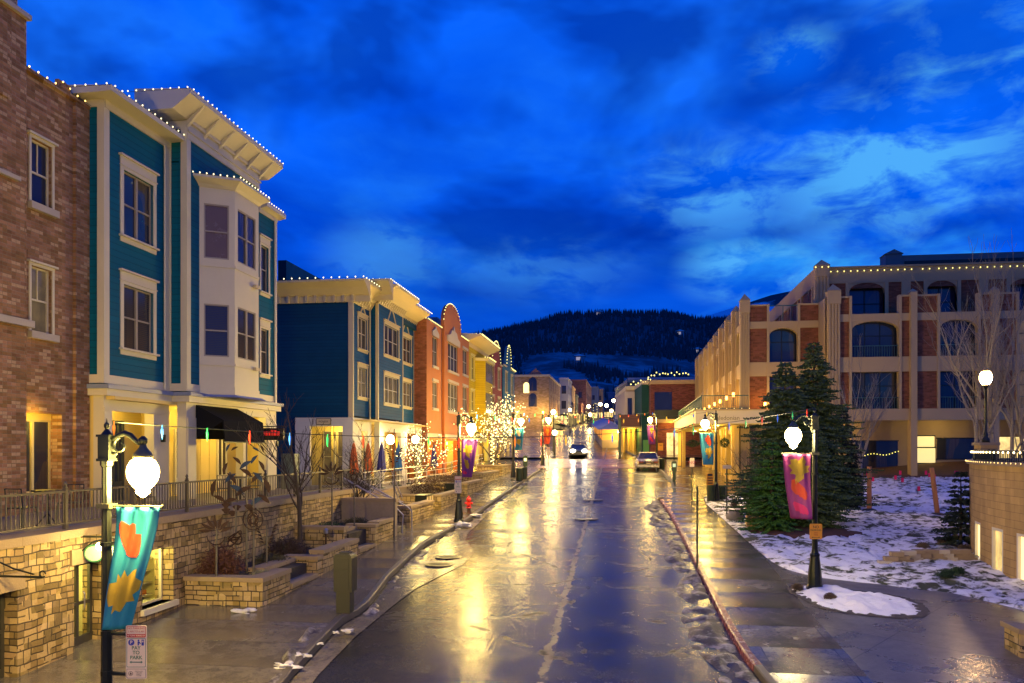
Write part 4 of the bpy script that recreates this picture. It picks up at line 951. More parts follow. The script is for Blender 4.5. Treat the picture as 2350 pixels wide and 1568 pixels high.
# ================================================================ blue clapboard building
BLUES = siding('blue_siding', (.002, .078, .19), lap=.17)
BLUES_SHADE = siding('blue_siding_shaded', (.003, .050, .105), lap=.17)  # darker copy of the blue siding, shade of the side wall put into its colour
Bb = thing('blue_building', 'blue clapboard building with coved lit cornice, pedimented windows and side wall coloured darker for its shade', 'building', (-14, 45, -2))
TRIM = paint('beige_trim', (.50, .42, .24), .5, .08)
xA, xB, yA, yB, yC, yD = -14.0, -13.55, 39.9, 42.7, 47.7, 51.9
oA = [(40.75, 42.2, 5.3, 6.95), (40.75, 42.2, 2.75, 4.3)]; oB = [(43.9, 46.7, 5.35, 7.05), (43.9, 46.7, 2.6, 4.15)]; oC = [(48.6, 51.2, 5.5, 7.1), (48.6, 51.2, 2.7, 4.25)]
wall(mb(LX(xA)), yA, yB, 1.7, 7.8, .25, oA).build('wall', BLUES, Bb); wall(mb(LX(xB)), yB, yC, 1.7, 8.2, .25, oB).build('wall', BLUES, Bb); wall(mb(LX(xA)), yC, yD, 1.7, 8.1, .25, oC).build('wall', BLUES, Bb)
solid(Bb, 'side_wall', -26, xA - .26, yA - .001, yD, 1.5, 7.8, BLUES_SHADE); solid(Bb, 'side_wall', -26, -17.0, yA - .001, yD, -2.4, 1.5, BLUES_SHADE); solid(Bb, 'side_wall', -24, xB - .26, yB + .01, yD - .01, 7.8, 8.2, BLUES_SHADE)
solid(Bb, 'wall', xA - .26, xB - .26, yB + .01, yC - .01, 1.7, 7.8, BLUES)
tS = paint('sash_beige', (.36, .32, .25), .5)
for L_, X_, nx, ped in ((oA, xA, 2, 1), (oB, xB, 3, 1), (oC, xA, 3, 1)):
    for k, o_ in enumerate(L_): win(Bb, LX(X_), *o_, nx, 2, GLB if k == 0 else GLD, TRIM, cas=.12, head=.08, sash=tS, pediment=(k == 0), muntin=0)
tr = MB()
for X_, ya_, yb_, zt in ((xA, yA, yB, 7.6), (xB, yB, yC, 8.05), (xA, yC, yD, 8.0)):
    bx(LX(X_), ya_, ya_ + .12, 0, .03, 1.5, zt); bx(LX(X_), yb_ - .12, yb_, 0, .03, 1.5, zt)
bx(FY(yA), xA - .22, xA + .03, 0, .03, 1.5, 7.7); bx(FY(yB), xB - .12, xB + .03, 0, .03, 1.5, 8.0)
build_split(tr, 'corner_trim', TRIM, Bb)
def cove(parent, xw, xo, y0, y1, zw, zo, mat, ov=1.0, side=None, w_end=None, name='cornice', bl=True):
    prof = [(xw - .5, zw), (xw + .06, zw), (xw + .10, zw + .32), (xw + .22, zw + .36), (xw + (xo - xw) * .55, zw + (zo - zw) * .62), (xo, zo - .10), (xo + .02, zo), (xw - .5, zo + .12)]
    MB().prism([V((x, y0 - ov, z)) for x, z in prof], V((0, y1 - y0 + 2 * ov, 0))).build(name, mat, parent)
    if bl:
        b = MB(); n = int((y1 - y0) / .38)
        for i in range(n + 1):
            y = y0 + .1 + (y1 - y0 - .2) * i / n; b.prism([V((xw, y - .05, zw - .02)), V((xw + .06, y - .05, zw - .02)), V((xw + .30, y - .05, zw + .36)), V((xw, y - .05, zw + .36))], V((0, .1, 0)))
        build_split(b, 'dentil', mat, parent)
CRM = paint('cornice_cream', (.58, .48, .24), .5, .06)
cove(Bb, xA, -13.05, yA, yB, 7.55, 8.55, CRM, ov=.0); cove(Bb, xB, -12.5, yB, yC, 8.0, 9.0, CRM, ov=.0); cove(Bb, xA, -12.9, yC, yD, 7.95, 8.9, CRM, ov=0)
# cornice returning along the side wall
prof = [(0, 7.55), (.06, 7.55), (.1, 7.87), (.22, 7.91), (.55, 8.2), (.95, 8.45), (.97, 8.55), (0, 8.67)]
MB().prism([V((-26, yA - a, z)) for a, z in prof], V((26 - 13.05, 0, 0))).build('side_cornice', CRM, Bb)
MB().prism([V((-18, yB - .6 - a * .9, z + .45)) for a, z in prof], V((5.5, 0, 0))).build('side_cornice', CRM, Bb)
b = MB()
for i in range(24): x_ = -25.5 + i * .5; b.box(x_, x_ + .12, yA - .2, yA, 7.55, 7.9)
build_split(b, 'dentil', CRM, Bb)
for y_ in (yB - .2, yC + .18): MB().tube([(xA + .08, y_, 1.6), (xA + .08, y_, 7.6)], .04, 6).build('downpipe', TRIM, Bb)
# ground floor
GREYW = paint('grey_white_render', (.55, .53, .46), .6, .08)
g = MB(); g.fr(**FY(yA - .25)); wall(g, -17.0, xA + .1, -2.3, 1.6, .2, [(-16.2, -14.45, -1.9, 1.15)])
g.fr(**LX(xA + .1)); wall(g, yA - .05, yB - .01, -2.3, 1.6, .3, [(41.0, 42.1, -1.9, .95)])
g.fr(**LX(xB + .1)); wall(g, yB, yD, -2.3, 1.6, .3, [(43.6, 46.9, -1.9, .95), (48.3, 51.3, -1.9, .95)])
g.build('ground_floor', GREYW, Bb)
MB().box(-16.95, -13.0, yA + .0, yD, 1.45, 1.5).box(-15.6, -15.5, yA + 1.2, yD, -2, 1.45).box(-16.9, -14.2, yA + 1.4, yA + 1.5, -2, 1.45).build('porch_wall', YEL, Bb)
for (x0_, x1_) in ((-16.1, -15.35), (-15.3, -14.5)): win(Bb, FY(yA + 1.39), x0_, x1_, -1.8, .95, 1, 2, GLD, TRIM, cas=0, sill=False, rec=-.04)
for (y_, w_) in ((41.1, .9), (44.0, .8), (45.6, .8), (48.7, .9), (50.2, .9)):
    d_ = mb(LX(-15.49)).box(y_, y_ + w_, 0, .05, -1.95, .55).build('door', TRIM, Bb); mb(LX(-15.43)).box(y_ + .12, y_ + w_ - .12, 0, .012, -1.2, .42).build('pane', GLW, d_)
for p_, w_ in (((-15.2, 40.5, 1.0), 40), ((-14.6, 41.6, .95), 22), ((-14.3, 45.2, .9), 40), ((-14.3, 49.8, .9), 34)): point(Bb, 'porch_light', p_, w_, (1, .68, .22), .08)
sg = thing('shop_sign', 'small framed name board reading PIONEER above the patio shop window', 'sign', (-15.5, yA - .3, 1.4))
mb(FY(yA - .26)).box(-15.85, -15.05, 0, .03, 1.22, 1.56).build('frame', IRON, sg); mb(FY(yA - .292)).box(-15.82, -15.08, 0, .01, 1.25, 1.53).build('board', CREAM, sg)
text_mesh('PIONEER', .13, IRON, 'lettering', sg, (-15.45, yA - .305, 1.39), (1, 0, 0))
def sconce(y, x, z, lab):
    t_ = thing('wall_lamp', lab, 'wall lamp', (x, y, z), 'globe wall lamps on the blue building')
    MB().tube([(x - .42, y, z - .5), (x - .2, y, z - .62), (x, y, z - .48), (x, y, z - .25)], .02, 6).lathe([(.03, -.26), (.09, -.24), (.1, -.2)], (x, y, z), 10).build('bracket', IRON, t_)
    MB().blob((x, y, z), .24, sub=2, amp=0, sc=(1, 1, 1.1)).build('globe', GLOBE2, t_, True)
GLOBE2 = emit('sconce_glass', (1, .74, .40), 45)
sconce(yX(896, -12.9), -12.9, zX(896, 1009, -12.9), 'left of the two round globe lamps on the blue building front'); sconce(yX(954, -12.9), -12.9, zX(954, 1009, -12.9), 'right of the two round globe lamps on the blue building front')
string_lights('bulbs along the near side cornice of the blue building', [(-24, 38.9, 8.6), (-13.05, 38.9, 8.6), (-13.05, 42.6, 8.6)], .42, .036, BULB)
string_lights('bulbs along the raised front cornice of the blue building', [(-16.5, 41.4, 9.03), (-12.5, 41.6, 9.03), (-12.5, 47.7, 9.03)], .34, .034, BULB)
string_lights('bulbs on the far end cornice of the blue building', [(-12.85, 47.9, 8.95), (-12.85, 52.3, 8.95)], .36, .036, BULB)
# ================================================================ orange building
ORB = brick('orange_brick', (.46, .145, .035), (.40, .12, .03), (.52, .18, .05), (.30, .11, .04), .3, .1, .007, .8, .2, bumps=.4)
TERRA = paint('terracotta_render', (.38, .115, .016), .7, .1)
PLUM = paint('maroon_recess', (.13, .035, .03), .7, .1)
O_ = thing('orange_building', 'orange and terracotta building with a lit round gable', 'building', (-13.2, 59, -1.8))
xO = -13.15; oyA, oyB, oyC = 52.0, 56.2, 65.8
o1 = [(53.6, 55.0, 5.7, 7.7), (53.6, 55.0, 2.8, 4.6)]; o2 = [(57.9, 61.3, 5.8, 7.85), (57.9, 61.3, 2.8, 4.9), (63.2, 65.0, 6.0, 8.0), (63.2, 65.0, 3.0, 5.0)]
wall(mb(LX(xO)), oyA + .02, oyB, .95, 8.6, .25, o1).build('wall', TERRA, O_)
b = wall(mb(LX(xO + .12)), oyB + .5, oyC, .95, 8.9, .25, o2)
cy_, rw, zb = 59.6, 3.0, 8.9
b.poly([(cy_ - rw, zb)] + [(cy_ - rw * math.cos(i * math.pi / 18), zb + .35 + 1.55 * math.sin(i * math.pi / 18)) for i in range(19)] + [(cy_ + rw, zb)], -.25, 0)
b.build('gable_wall', TERRA, O_)
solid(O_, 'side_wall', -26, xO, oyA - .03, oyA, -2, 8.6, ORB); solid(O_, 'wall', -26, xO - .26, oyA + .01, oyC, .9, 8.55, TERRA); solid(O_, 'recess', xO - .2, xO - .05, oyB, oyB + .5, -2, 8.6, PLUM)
solid(O_, 'wall', -20, -15, oyA + .5, oyC, -2, .9, ORB)
mb(LX(xO)).box(oyA, oyB, 0, .05, .75, 1.05).box(oyB + .5, oyC, .12, .18, .75, 1.05).build('string_course', paint('grey_band', (.34, .34, .32), .6), O_)
g = MB(); g.fr(**LX(xO + .05)); wall(g, oyA, oyB, -2.2, .75, .3, [(52.7, 55.6, -2, .55)]); g.fr(**LX(xO + .15)); wall(g, oyB + .5, oyC, -2.2, .75, .3, [(57.3, 60.9, -2, .6), (61.9, 65.2, -2, .6)]); g.build('ground_floor', ORB, O_)
solid(O_, 'porch_wall', -15, -14.9, oyA + .5, oyC, -2.0, .9, ORB)
for k, o_ in enumerate(o1 + o2): win(O_, LX(xO + (.12 if k > 1 else 0)), *o_, 3 if k in (2, 3) else 2, 2, GLD if o_[2] < 5.2 else GL, GREYW, cas=.0, sill=False, sash=tS); fr_ = LX(xO + (.12 if k > 1 else 0)); mb(fr_).box(o_[0] - .15, o_[1] + .15, 0, .1, o_[2] - .18, o_[2]).box(o_[0] - .15, o_[1] + .15, 0, .08, o_[3], o_[3] + .2).build('lintel_and_sill', SILLST, O_)
mb(LX(xO + .12)).poly([(57.5, 7.85), (57.5, 8.3), (58.3, 8.45), (58.7, 8.8), (59.3, 8.85), (59.6, 9.2), (59.9, 8.85), (60.5, 8.8), (60.9, 8.45), (61.7, 8.3), (61.7, 7.85)], .0, .12).build('stone_crest', SILLST, O_)
mb(LX(xO)).poly([(53.4, 7.7), (53.4, 8.0), (54, 8.2), (54.3, 8.4), (54.6, 8.2), (55.2, 8.0), (55.2, 7.7)], 0, .1).build('stone_crest', SILLST, O_)
for p_, w_ in (((-14.2, 54.2, .3), 40), ((-13.9, 59.2, .3), 60), ((-13.9, 63.6, .3), 60), ((-12.2, 53.5, -.6), 26)): point(O_, 'porch_light', p_, w_, (1, .45, .07), .1)
for y_ in (52.4, 56.9, 61.4, 65.5):
    x_ = xO + (.06 if y_ < 56 else .2); MB().box(x_, x_ + .1, y_ - .05, y_ + .05, .28, .5).build('wall_lantern', emit('sodium_lantern', (1, .42, .05), 14), O_); point(O_, 'lantern_light', (x_ + .3, y_, .2), 200, (1, .40, .05), .1)
solid(Bb, 'roof_box', xY(638, 44.5), xY(657, 44.5), 44.5, 50, 7.8, zY(575, 600, 44.5), MATS['dark_iron'])
string_lights('bulbs along the flat parapet of the orange building', [(-16.8, 52, 8.63), (-13.1, 52, 8.63), (-13.1, 56.4, 8.63)], .36, .042, BULBY)
arc_ = [(xO + .1, cy_ - rw * math.cos(i * math.pi / 18), zb + .38 + 1.55 * math.sin(i * math.pi / 18)) for i in range(19)]
string_lights('bulbs tracing the round gable of the orange building', arc_, .40, .042, BULBY)
string_lights('bulbs along the far shoulder of the orange building', [(xO + .1, 62.8, 8.93), (xO + .1, 66, 8.93)], .3, .042, BULBY)
solid(O_, 'roof_box', -19, -14.6, 61, 67, 8.5, 10.2, paint('grey_blue_box', (.16, .22, .30), .6))
# ================================================================ yellow, red and small blue buildings
def terrace_house(name, label, col, x, y0, y1, zt, gable=None, bay=None, led=None, glow=18, gcol=(1, .75, .1), rows=((6.0, 8.0), (3.2, 5.0)), nwin=2, over=.9, trimc=None):
    t_ = thing(name, label, 'building', (x, (y0 + y1) / 2, -1.6))
    m_ = siding(name + '_wall', col, .2, .1); tm = trimc or TRIM
    ops = []
    for r_ in rows:
        for i in range(nwin): c_ = y0 + (y1 - y0) * (i + .5) / nwin; ops.append((c_ - .75, c_ + .75, *r_))
    b = wall(mb(LX(x)), y0 + .02, y1 - .02, 1.2, zt, .25, ops)
    if gable:
        gc, gw, gh = gable; b.poly([(gc - gw, zt)] + [(gc - gw * math.cos(i * math.pi / 14), zt + gh * math.sin(i * math.pi / 14)) for i in range(15)] + [(gc + gw, zt)], -.25, 0)
    b.build('wall', m_, t_)
    solid(t_, 'wall', x - 12, x - .26, y0, y1, 1.2, zt - .1, m_); solid(t_, 'wall', x - 12, x - 2.2, y0, y1, -1.9, 1.2, m_)
    for o_ in ops: win(t_, LX(x), *o_, 2, 2, GL, tm, cas=.1, head=.05, sash=tm)
    g = MB(); g.fr(**LX(x + .05)); wall(g, y0, y1, -1.9, 1.2, .3, [(y0 + .7, (y0 + y1) / 2 - .3, -1.8, .6), ((y0 + y1) / 2 + .3, y1 - .7, -1.8, .6)]); g.build('ground_floor', tm, t_)
    solid(t_, 'porch_wall', x - 2.19, x - 2.1, y0, y1, -1.8, 1.2, YEL)
    point(t_, 'porch_light', (x - .9, (y0 + y1) / 2 - 2, .6), glow, gcol, .1); point(t_, 'porch_light', (x - .9, (y0 + y1) / 2 + 2, .6), glow, gcol, .1)
    if over: cove(t_, x, x + over, y0, y1, zt - .3, zt + .55, CRM if not gable else tm, ov=0, bl=False) if not gable else MB().box(x, x + .15, y0, gable[0] - gable[1], zt, zt + .12).box(x, x + .15, gable[0] + gable[1], y1, zt, zt + .12).build('cornice', tm, t_)
    if bay:
        by0, by1, bz0, bz1 = bay; b = MB(); P5 = [(x, by0), (x + .8, by0 + .6), (x + .8, by1 - .6), (x, by1)]
        b.prism([V((a, c, bz0)) for a, c in P5], V((0, 0, bz1 - bz0))); b.build('bay_window', m_, t_)
        b = MB(); b.prism([V((a + (.25 if a > x else 0), c, bz1)) for a, c in P5], V((0, 0, .25))); b.build('bay_roof', tm, t_)
        for z0_, z1_ in rows: mb(LX(x + .8)).box(by0 + .8, by1 - .8, 0, .03, z0_, z1_).build('window', GLD, t_)
    return t_
YELC, REDC, SBL = (.55, .41, .01), (.30, .06, .035), (.03, .14, .22)
terrace_house('yellow_building', 'bright yellow shop house with a bay window and lit eaves', YELC, -13.3, 66.0, 76.6, 9.0, bay=(70, 75, 1.4, 7.8), over=1.2, glow=60, gcol=(1, .8, .12), trimc=paint('pale_yellow_trim', (.62, .56, .2), .5))
terrace_house('red_building', 'dark red shop house with a lit curved gable', REDC, -13.2, 76.7, 84.6, 8.7, gable=(80.6, 2.6, 2.1), glow=40, gcol=(1, .5, .1), rows=((6.2, 8.2), (3.4, 5.2)))
terrace_house('blue_shop_house', 'narrow blue shop house with a tall lit arch and orange lit windows', SBL, -13.1, 84.8, 93.5, 8.9, gable=(88.6, 1.7, 2.5), glow=40, gcol=(1, .55, .1), rows=((6.2, 8.3), (3.4, 5.2)))
string_lights('bulbs along the top eave of the yellow building', [(-14.6, 66.5, 9.6), (-12.1, 66.5, 9.6), (-12.1, 76.5, 9.6)], .34, .055, BULBY)
string_lights('bulbs round the bay roof of the yellow building', [(-12.5, 70.5, 8.1), (-12.2, 71, 8.1), (-12.2, 74.5, 8.1)], .34, .05, BULBY)
string_lights('bulbs tracing the curved gable of the red building', [(-13.1, 80.6 - 2.6 * math.cos(i * math.pi / 14), 8.75 + 2.1 * math.sin(i * math.pi / 14)) for i in range(15)], .36, .052, BULBY)
string_lights('bulbs tracing the tall arch of the small blue building', [(-13.0, 88.6 - 1.7 * math.cos(i * math.pi / 14), 8.95 + 2.5 * math.sin(i * math.pi / 14)) for i in range(15)], .36, .055, BULBY)
string_lights('bulbs on the far cornice of the small blue building', [(-12.9, 90.4, 9.0), (-12.9, 93.5, 9.0)], .36, .055, BULBY)
# ================================================================ town beyond the crossing
def block(name, label, px0, px1, ptop, d, back, mat, faces=(), group=None, cor=None, pbot=None, side_px=None, cat='building'):
    """a building whose camera-facing wall spans px0..px1 at depth d; street side runs back"""
    r0 = ray(px0); Y = r0[1] * d; x0, x1 = xY(px0, Y), xY(px1, Y); zt = (HY - ptop) / F * onY((px0 + px1) / 2, Y); zb = zr(Y) - 1
    t_ = thing(name, label, cat, ((x0 + x1) / 2, Y, zb), group)
    MB().box(x0, x1, Y, Y + back, zb, zt).build('wall', mat, t_)
    MB().box(x0 - .15, x1 + .15, Y - .15, Y + back + .15, zt - .35, zt + .08).build('cornice', cor or TRIM, t_)
    return t_, Y, x0, x1, zb, zt
BEI = brick('beige_brick_far', (.32, .21, .12), (.28, .18, .10), (.34, .23, .13), (.16, .11, .08), .4, .15, .01, .9, .2)
BROWN = brick('brown_brick_far', (.15, .06, .05), (.12, .05, .045), (.17, .07, .055), (.09, .045, .04), .5, .2, .01, .9, .2)
def wins_far(t_, fr, a0, a1, n, zs, w_=1.2, h_=2.2, mat=None, arch=False):
    for z in zs:
        for i in range(n):
            c_ = a0 + (a1 - a0) * (i + .5) / n; o = mb(fr)
            pts = [(c_ - w_ / 2, z), (c_ + w_ / 2, z), (c_ + w_ / 2, z + h_ * .8)] + ([(c_ + w_ / 2 * math.cos(k * .524), z + h_ * .8 + w_ / 2 * math.sin(k * .524)) for k in range(1, 6)] if arch else [(c_ + w_ / 2, z + h_), (c_ - w_ / 2, z + h_)]) + [(c_ - w_ / 2, z + h_ * .8)]
            o.poly(pts, -.05, .03); o.build('window', mat or GL, t_)
def shopfront(t_, fr, a0, a1, z0, h, mat, power=0, col=(1, .6, .15), aw=None, lightat=None):
    mb(fr).box(a0, a1, -.05, .06, z0, z0 + h).build('shop_window', mat, t_)
    o = mb(fr); n = max(2, int((a1 - a0) / 1.6))
    for i in range(n + 1): a = a0 + (a1 - a0) * i / n; o.box(a - .08, a + .08, .05, .14, z0 - .3, z0 + h)
    o.box(a0, a1, .05, .16, z0 + h, z0 + h + .45); o.box(a0, a1, .05, .12, z0 - .3, z0); o.build('shopfront_frame', aw or IRON, t_)
t_, Y, x0, x1, zb, zt = block('stone_corner_building', 'tan brick corner building with arched green windows past the crossing', 1173, 1260, 861, 158, 26, BEI)
wins_far(t_, FY(Y), x1 - 5.2, x1 - 1.2, 1, (8.2, 11.3), 1.6, 2.3, arch=True); wins_far(t_, FY(Y), x0 + 1.5, x0 + 4.5, 1, (10.9,), 1.1, 1.9, emit('far_lit_window', (1, .75, .15), 2.2), arch=True)
mb(FY(Y)).poly([(x1 - 4.2, zt), (x1 - 2.6, zt + 1.3), (x1 - 1.2, zt)], -.4, 0).build('gable', paint('rose_gable', (.24, .12, .09), .8), t_)
wins_far(t_, LX(x1), Y + 2, Y + 25, 5, (8.4, 11.5), 1.3, 2.2, PLUM)
shopfront(t_, LX(x1), Y + 2, Y + 25, zr(Y) + .6, 2.6, GLS); point(t_, 'porch_light', (x1 + 1, Y + 6, zr(Y) + 2.6), 700, (1, .5, .12), .2); point(t_, 'porch_light', (x1 + 1, Y + 17, zr(Y) + 3.4), 700, (1, .5, .12), .2)
for q_ in (x1 - 6.2, x1 - 1.2):  # lanterns added to bring warm light onto the camera-facing wall
    MB().box(q_ - .15, q_ + .15, Y - .3, Y, zr(Y) + 3.2, zr(Y) + 3.8).build('wall_lantern', emit('sodium_lantern', (1, .42, .05), 14), t_); point(t_, 'lantern_light', (q_, Y - 2.2, zr(Y) + 3.6), 420, (1, .62, .2), .2)
mb(LX(x1)).prism([V((x1, Y + 8, 6.2)), V((x1 + 1.6, Y + 8, 5.3)), V((x1 + 1.6, Y + 8, 5.1)), V((x1, Y + 8, 5.1))], V((0, 16, 0))).build('awning', paint('dark_awning', (.02, .04, .05), .6), t_)
FAR = [('grey_false_front', 'pale grey false-front shop beside the tan corner building', 1284, 1304, 868, 192, 12, (.22, .23, .27)),
       ('brown_brick_building', 'tall plain dark brown brick building up the left side', 1300, 1345, 872, 262, 40, None),
       ('ochre_shop', 'small ochre shop with lit sign trim up the left side', 1304, 1313, 886, 207, 12, (.40, .22, .08)),
       ('dark_green_shop', 'narrow dark green shop with pale lit pilasters', 1309, 1322, 905, 222, 10, (.05, .07, .05)),
       ('arched_brick_shop', 'low brick shop with glowing arch up the left side', 1322, 1334, 925, 240, 12, (.30, .10, .05)),
       ('slate_blue_building', 'slate blue hall with tan street side, far up the left', 1352, 1372, 888, 330, 30, (.10, .13, .18)),
       ('tan_far_building', 'tan narrow building high up the street beside the slate blue hall', 1370, 1384, 893, 345, 20, (.26, .19, .13)),
       ('maroon_far_building', 'wide maroon building closing the top of the street', 1384, 1436, 918, 400, 20, (.10, .05, .07)),
       ('low_purple_building', 'low purplish building below the maroon one at the street top', 1372, 1408, 938, 370, 14, (.12, .08, .09)),
       ('grey_roof_house', 'grey house with a pale snowy roof above the street top', 1392, 1424, 900, 450, 14, (.14, .17, .22))]
for nm, lab, a, b_, top, d_, bk, col in FAR:
    t_, Y, x0, x1, zb, zt = block(nm, lab, a, b_, top, d_, bk, BROWN if col is None else paint(nm + '_wall', col, .8, .15, scale=.6), cor=paint(nm + '_trim', tuple(min(.6, c * 1.4) for c in (col or (.14, .06, .05))), .7))
    g = zr(Y)
    if (zt - g) > 6: wins_far(t_, FY(Y), x0 + .6, x1 - .6, max(1, int((x1 - x0) / 3)), [z for z in (g + 4.4, g + 8) if z + 2.6 < zt], 1.1, 1.9, GL)
    if x1 < xY(1360, Y): shopfront(t_, LX(x1), Y + .3, Y + bk - .3, g + .5, 2.6, GLS); wins_far(t_, LX(x1), Y, Y + bk, max(2, bk // 4), [z for z in (g + 4.4, g + 8) if z + 2.6 < zt], 1.1, 1.9, GL)
    shopfront(t_, FY(Y), x0 + .2, x1 - .2, g + .5, 2.2, GLS if d_ < 420 else GLD)
    if d_ in (192, 222, 240, 330): point(t_, 'porch_light', (x1 + 1.2, Y + 2, g + 2.8), 500, (1, .58, .15), .2)

for lab, d_, pts_ in (('bulb outlined doorway of a narrow shop up the left side, nearest', 219, [(1311, 952), (1311, 912), (1319, 908), (1319, 950)]), ('bulb outlined shopfront up the left side, beside the glowing arch', 236, [(1345, 985), (1345, 935), (1351, 928), (1351, 975)]), ('farthest bulb outlined shopfront up the left side', 290, [(1362, 962), (1362, 928), (1370, 925), (1370, 955)]), ('bulbs round the ground floor arcade beyond the tan corner building', 186, [(1290, 985), (1290, 950), (1302, 948), (1302, 980)])):
    string_lights(lab, [at(a, b2, d_) for a, b2 in pts_], 1.0, .13, emit('far_string', (1, .80, .15), 1.8, sampling='NONE'))
# ================================================================ hotel on the right
HB = brick('hotel_brick', (.19, .062, .020), (.16, .05, .016), (.22, .078, .028), (.17, .07, .04), .26, .09, .006, .85, .2, bumps=.4)
HC = paint('hotel_cement', (.42, .30, .13), .7, .10, scale=1.2, bump=.3, fine=35)
HG = paint('green_railing', (.03, .09, .07), .4, .1)
H = thing('hotel_building', 'large brick and tan cement hotel with fluted pilasters and arched balcony openings', 'building', (10, 50, -2.2))
zP, zB1, zB0, zA1, zS1, zS0, zW0, zM0 = 8.65, 7.62, 7.2, 6.93, 5.18, 4.34, 2.25, 1.6
def pilaster(b, fr, a0, a1, z0, z1, pr=.35, fl=4, cap=True):
    b.fr(**fr); b.box(a0, a1, -.3, pr - .05, z0, z1)
    n = fl; w_ = (a1 - a0)
    for i in range(n): a = a0 + w_ * (i + .22) / n; b.box(a, a + w_ / n * .56, pr - .05, pr + .02, z0, z1 - .75)
    b.box(a0 - .02, a1 + .02, pr - .06, pr + .03, z1 - .75, z1)
    if cap:
        m_ = (a0 + a1) / 2; top = b.P(m_, (pr - .3) / 2, z1 + .42); q = [b.P(a0 - .04, -.3, z1), b.P(a1 + .04, -.3, z1), b.P(a1 + .04, pr + .05, z1), b.P(a0 - .04, pr + .05, z1)]
        for k in range(4): b.face([q[k], q[(k + 1) % 4], top])
def arch_fill(b, fr, a0, a1, z1, rise, b0, b1):
    b.fr(**fr); n = 12; c = (a0 + a1) / 2; h = (a1 - a0) / 2
    pts = [(a0, z1)] + [(c - h * math.cos(i * math.pi / n), z1 - rise + rise * math.sin(i * math.pi / n) ** .8) for i in range(n + 1)] + [(a1, z1)]
    for i in range(len(pts) - 1):
        (xa, za), (xb2, zb2) = pts[i], pts[i + 1]
        if xb2 - xa > 1e-4: b.prism([b.P(xa, b0, za), b.P(xb2, b0, zb2), b.P(xb2, b0, z1 + .001), b.P(xa, b0, z1 + .001)], b.n * (b1 - b0))
def bay_col(fr, cem, brk, panes, a0, a1, wins_, parapet=zP, deep=.5, tag_=''):
    """one structural bay between a0..a1; wins_ = window a-range"""
    w0, w1 = wins_
    cem.fr(**fr)
    for z0, z1 in ((zB0, zB1), (zS0, zS1), (zM0, zW0)): cem.box(a0, a1, -.3, .08, z0, z1)
    for x_ in (w0 - .14, w1): cem.box(x_, x_ + .14, -.3, .12, zW0, parapet)
    arch_fill(cem, fr, w0, w1, zB0, .55, -.3, .05)
    brk.fr(**fr)
    for p, q in ((a0, w0 - .14), (w1 + .14, a1)):
        if q - p > .05:
            for z0, z1 in ((zW0, zS0), (zS1, zB0), (zB1, parapet - .1)): brk.box(p, q, -.25, 0, z0, z1)
            cem.box(p, q, -.28, .05, parapet - .1, parapet)
    panes.append((fr, w0, w1, zS1, zB0, deep)); panes.append((fr, w0, w1, zW0, zS0, deep))
cem, brk, panes = MB(), MB(), []
# left wing front (Y = 50), street corner at x = 6.9
YF1, YF2, XS = 50.0, 48.0, 6.9
F1, F2 = FY(YF1), FY(YF2)
fx1 = lambda px: xY(px, YF1); fx2 = lambda px: xY(px, YF2)
pilaster(cem, F1, fx1(1698), fx1(1719), -2.3, zP + .25, .3)
bay_col(F1, cem, brk, panes, fx1(1719), fx1(1897), (fx1(1765), fx1(1830)))
pilaster(cem, F2, fx2(1897), fx2(1926), -2.3, zP + .3, .3)
cem.fr(O=(fx2(1897), 0, 0), u=(0, 1, 0), n=(-1, 0, 0)); cem.box(YF2, YF1, -.2, 0, zM0, zP)
edges = [1926, 2094, 2281, 2490, 2720]; 
for k, (e0, e1) in enumerate(zip(edges, edges[1:])):
    w0 = e0 + (28 if k == 0 else 62) - (0 if k < 2 else 6); w1 = e1 - (32 if k == 0 else 38)
    bay_col(F2, cem, brk, panes, fx2(e0), fx2(e1), (fx2(w0), fx2(w1)))
    cem.fr(**F2); cem.box(fx2(e1) - .17, fx2(e1) + .17, -.3, .28, -2.6, zP + .12)
    q = [cem.P(fx2(e1) - .2, -.3, zP + .12), cem.P(fx2(e1) + .2, -.3, zP + .12), cem.P(fx2(e1) + .2, .3, zP + .12), cem.P(fx2(e1) - .2, .3, zP + .12)]; tp = cem.P(fx2(e1), 0, zP + .35)
    for j in range(4): cem.face([q[j], q[(j + 1) % 4], tp])
# street side (x = 6.9), running back to y = 79
yb_ = [50.0, 53.4, 57.0, 60.8, 64.6, 68.6, 72.8, 77.2, 81.5]
SR = RX(XS)
for k, (e0, e1) in enumerate(zip(yb_, yb_[1:])):
    c0 = (e0 + e1) / 2
    bay_col(SR, cem, brk, panes, e0 + (.0 if k else .3), e1, (c0 - .75, c0 + .75), deep=.3)
    pilaster(cem, SR, e1 - .25, e1 + .25, zM0, zP + .15, .25, 3)
cem.build('cement_frame', HC, H); build_split(brk, 'brick_panel', HB, H)
for i, (fr, a0, a1, z0, z1, dp) in enumerate(panes):
    w_ = mb(fr); n = 3 if a1 - a0 > 2 else 2
    for k in range(n + 1): a = a0 + (a1 - a0 - .06) * k / n; w_.box(a, a + .06, -dp - .06, -dp, z0, z1)
    w_.box(a0, a1, -dp - .055, -dp - .005, z1 - .8, z1 - .74)
    w_ = w_.build('window', IRON, H); mb(fr).box(a0 - .1, a1 + .1, -dp - .04, -dp - .02, z0, z1 + .05).build('pane', GLD if i in (6, 7) else GL, w_)
    if a1 - a0 > 1.8:
        r_ = mb(fr); r_.box(a0, a1, -.05, -.01, z0 + .62, z0 + .66); m_ = int((a1 - a0) / .13)
        for k in range(m_): a = a0 + (a1 - a0) * (k + .5) / m_; r_.box(a - .01, a + .01, -.04, -.02, z0, z0 + .62)
        r_.build('balcony_railing', HG, H)
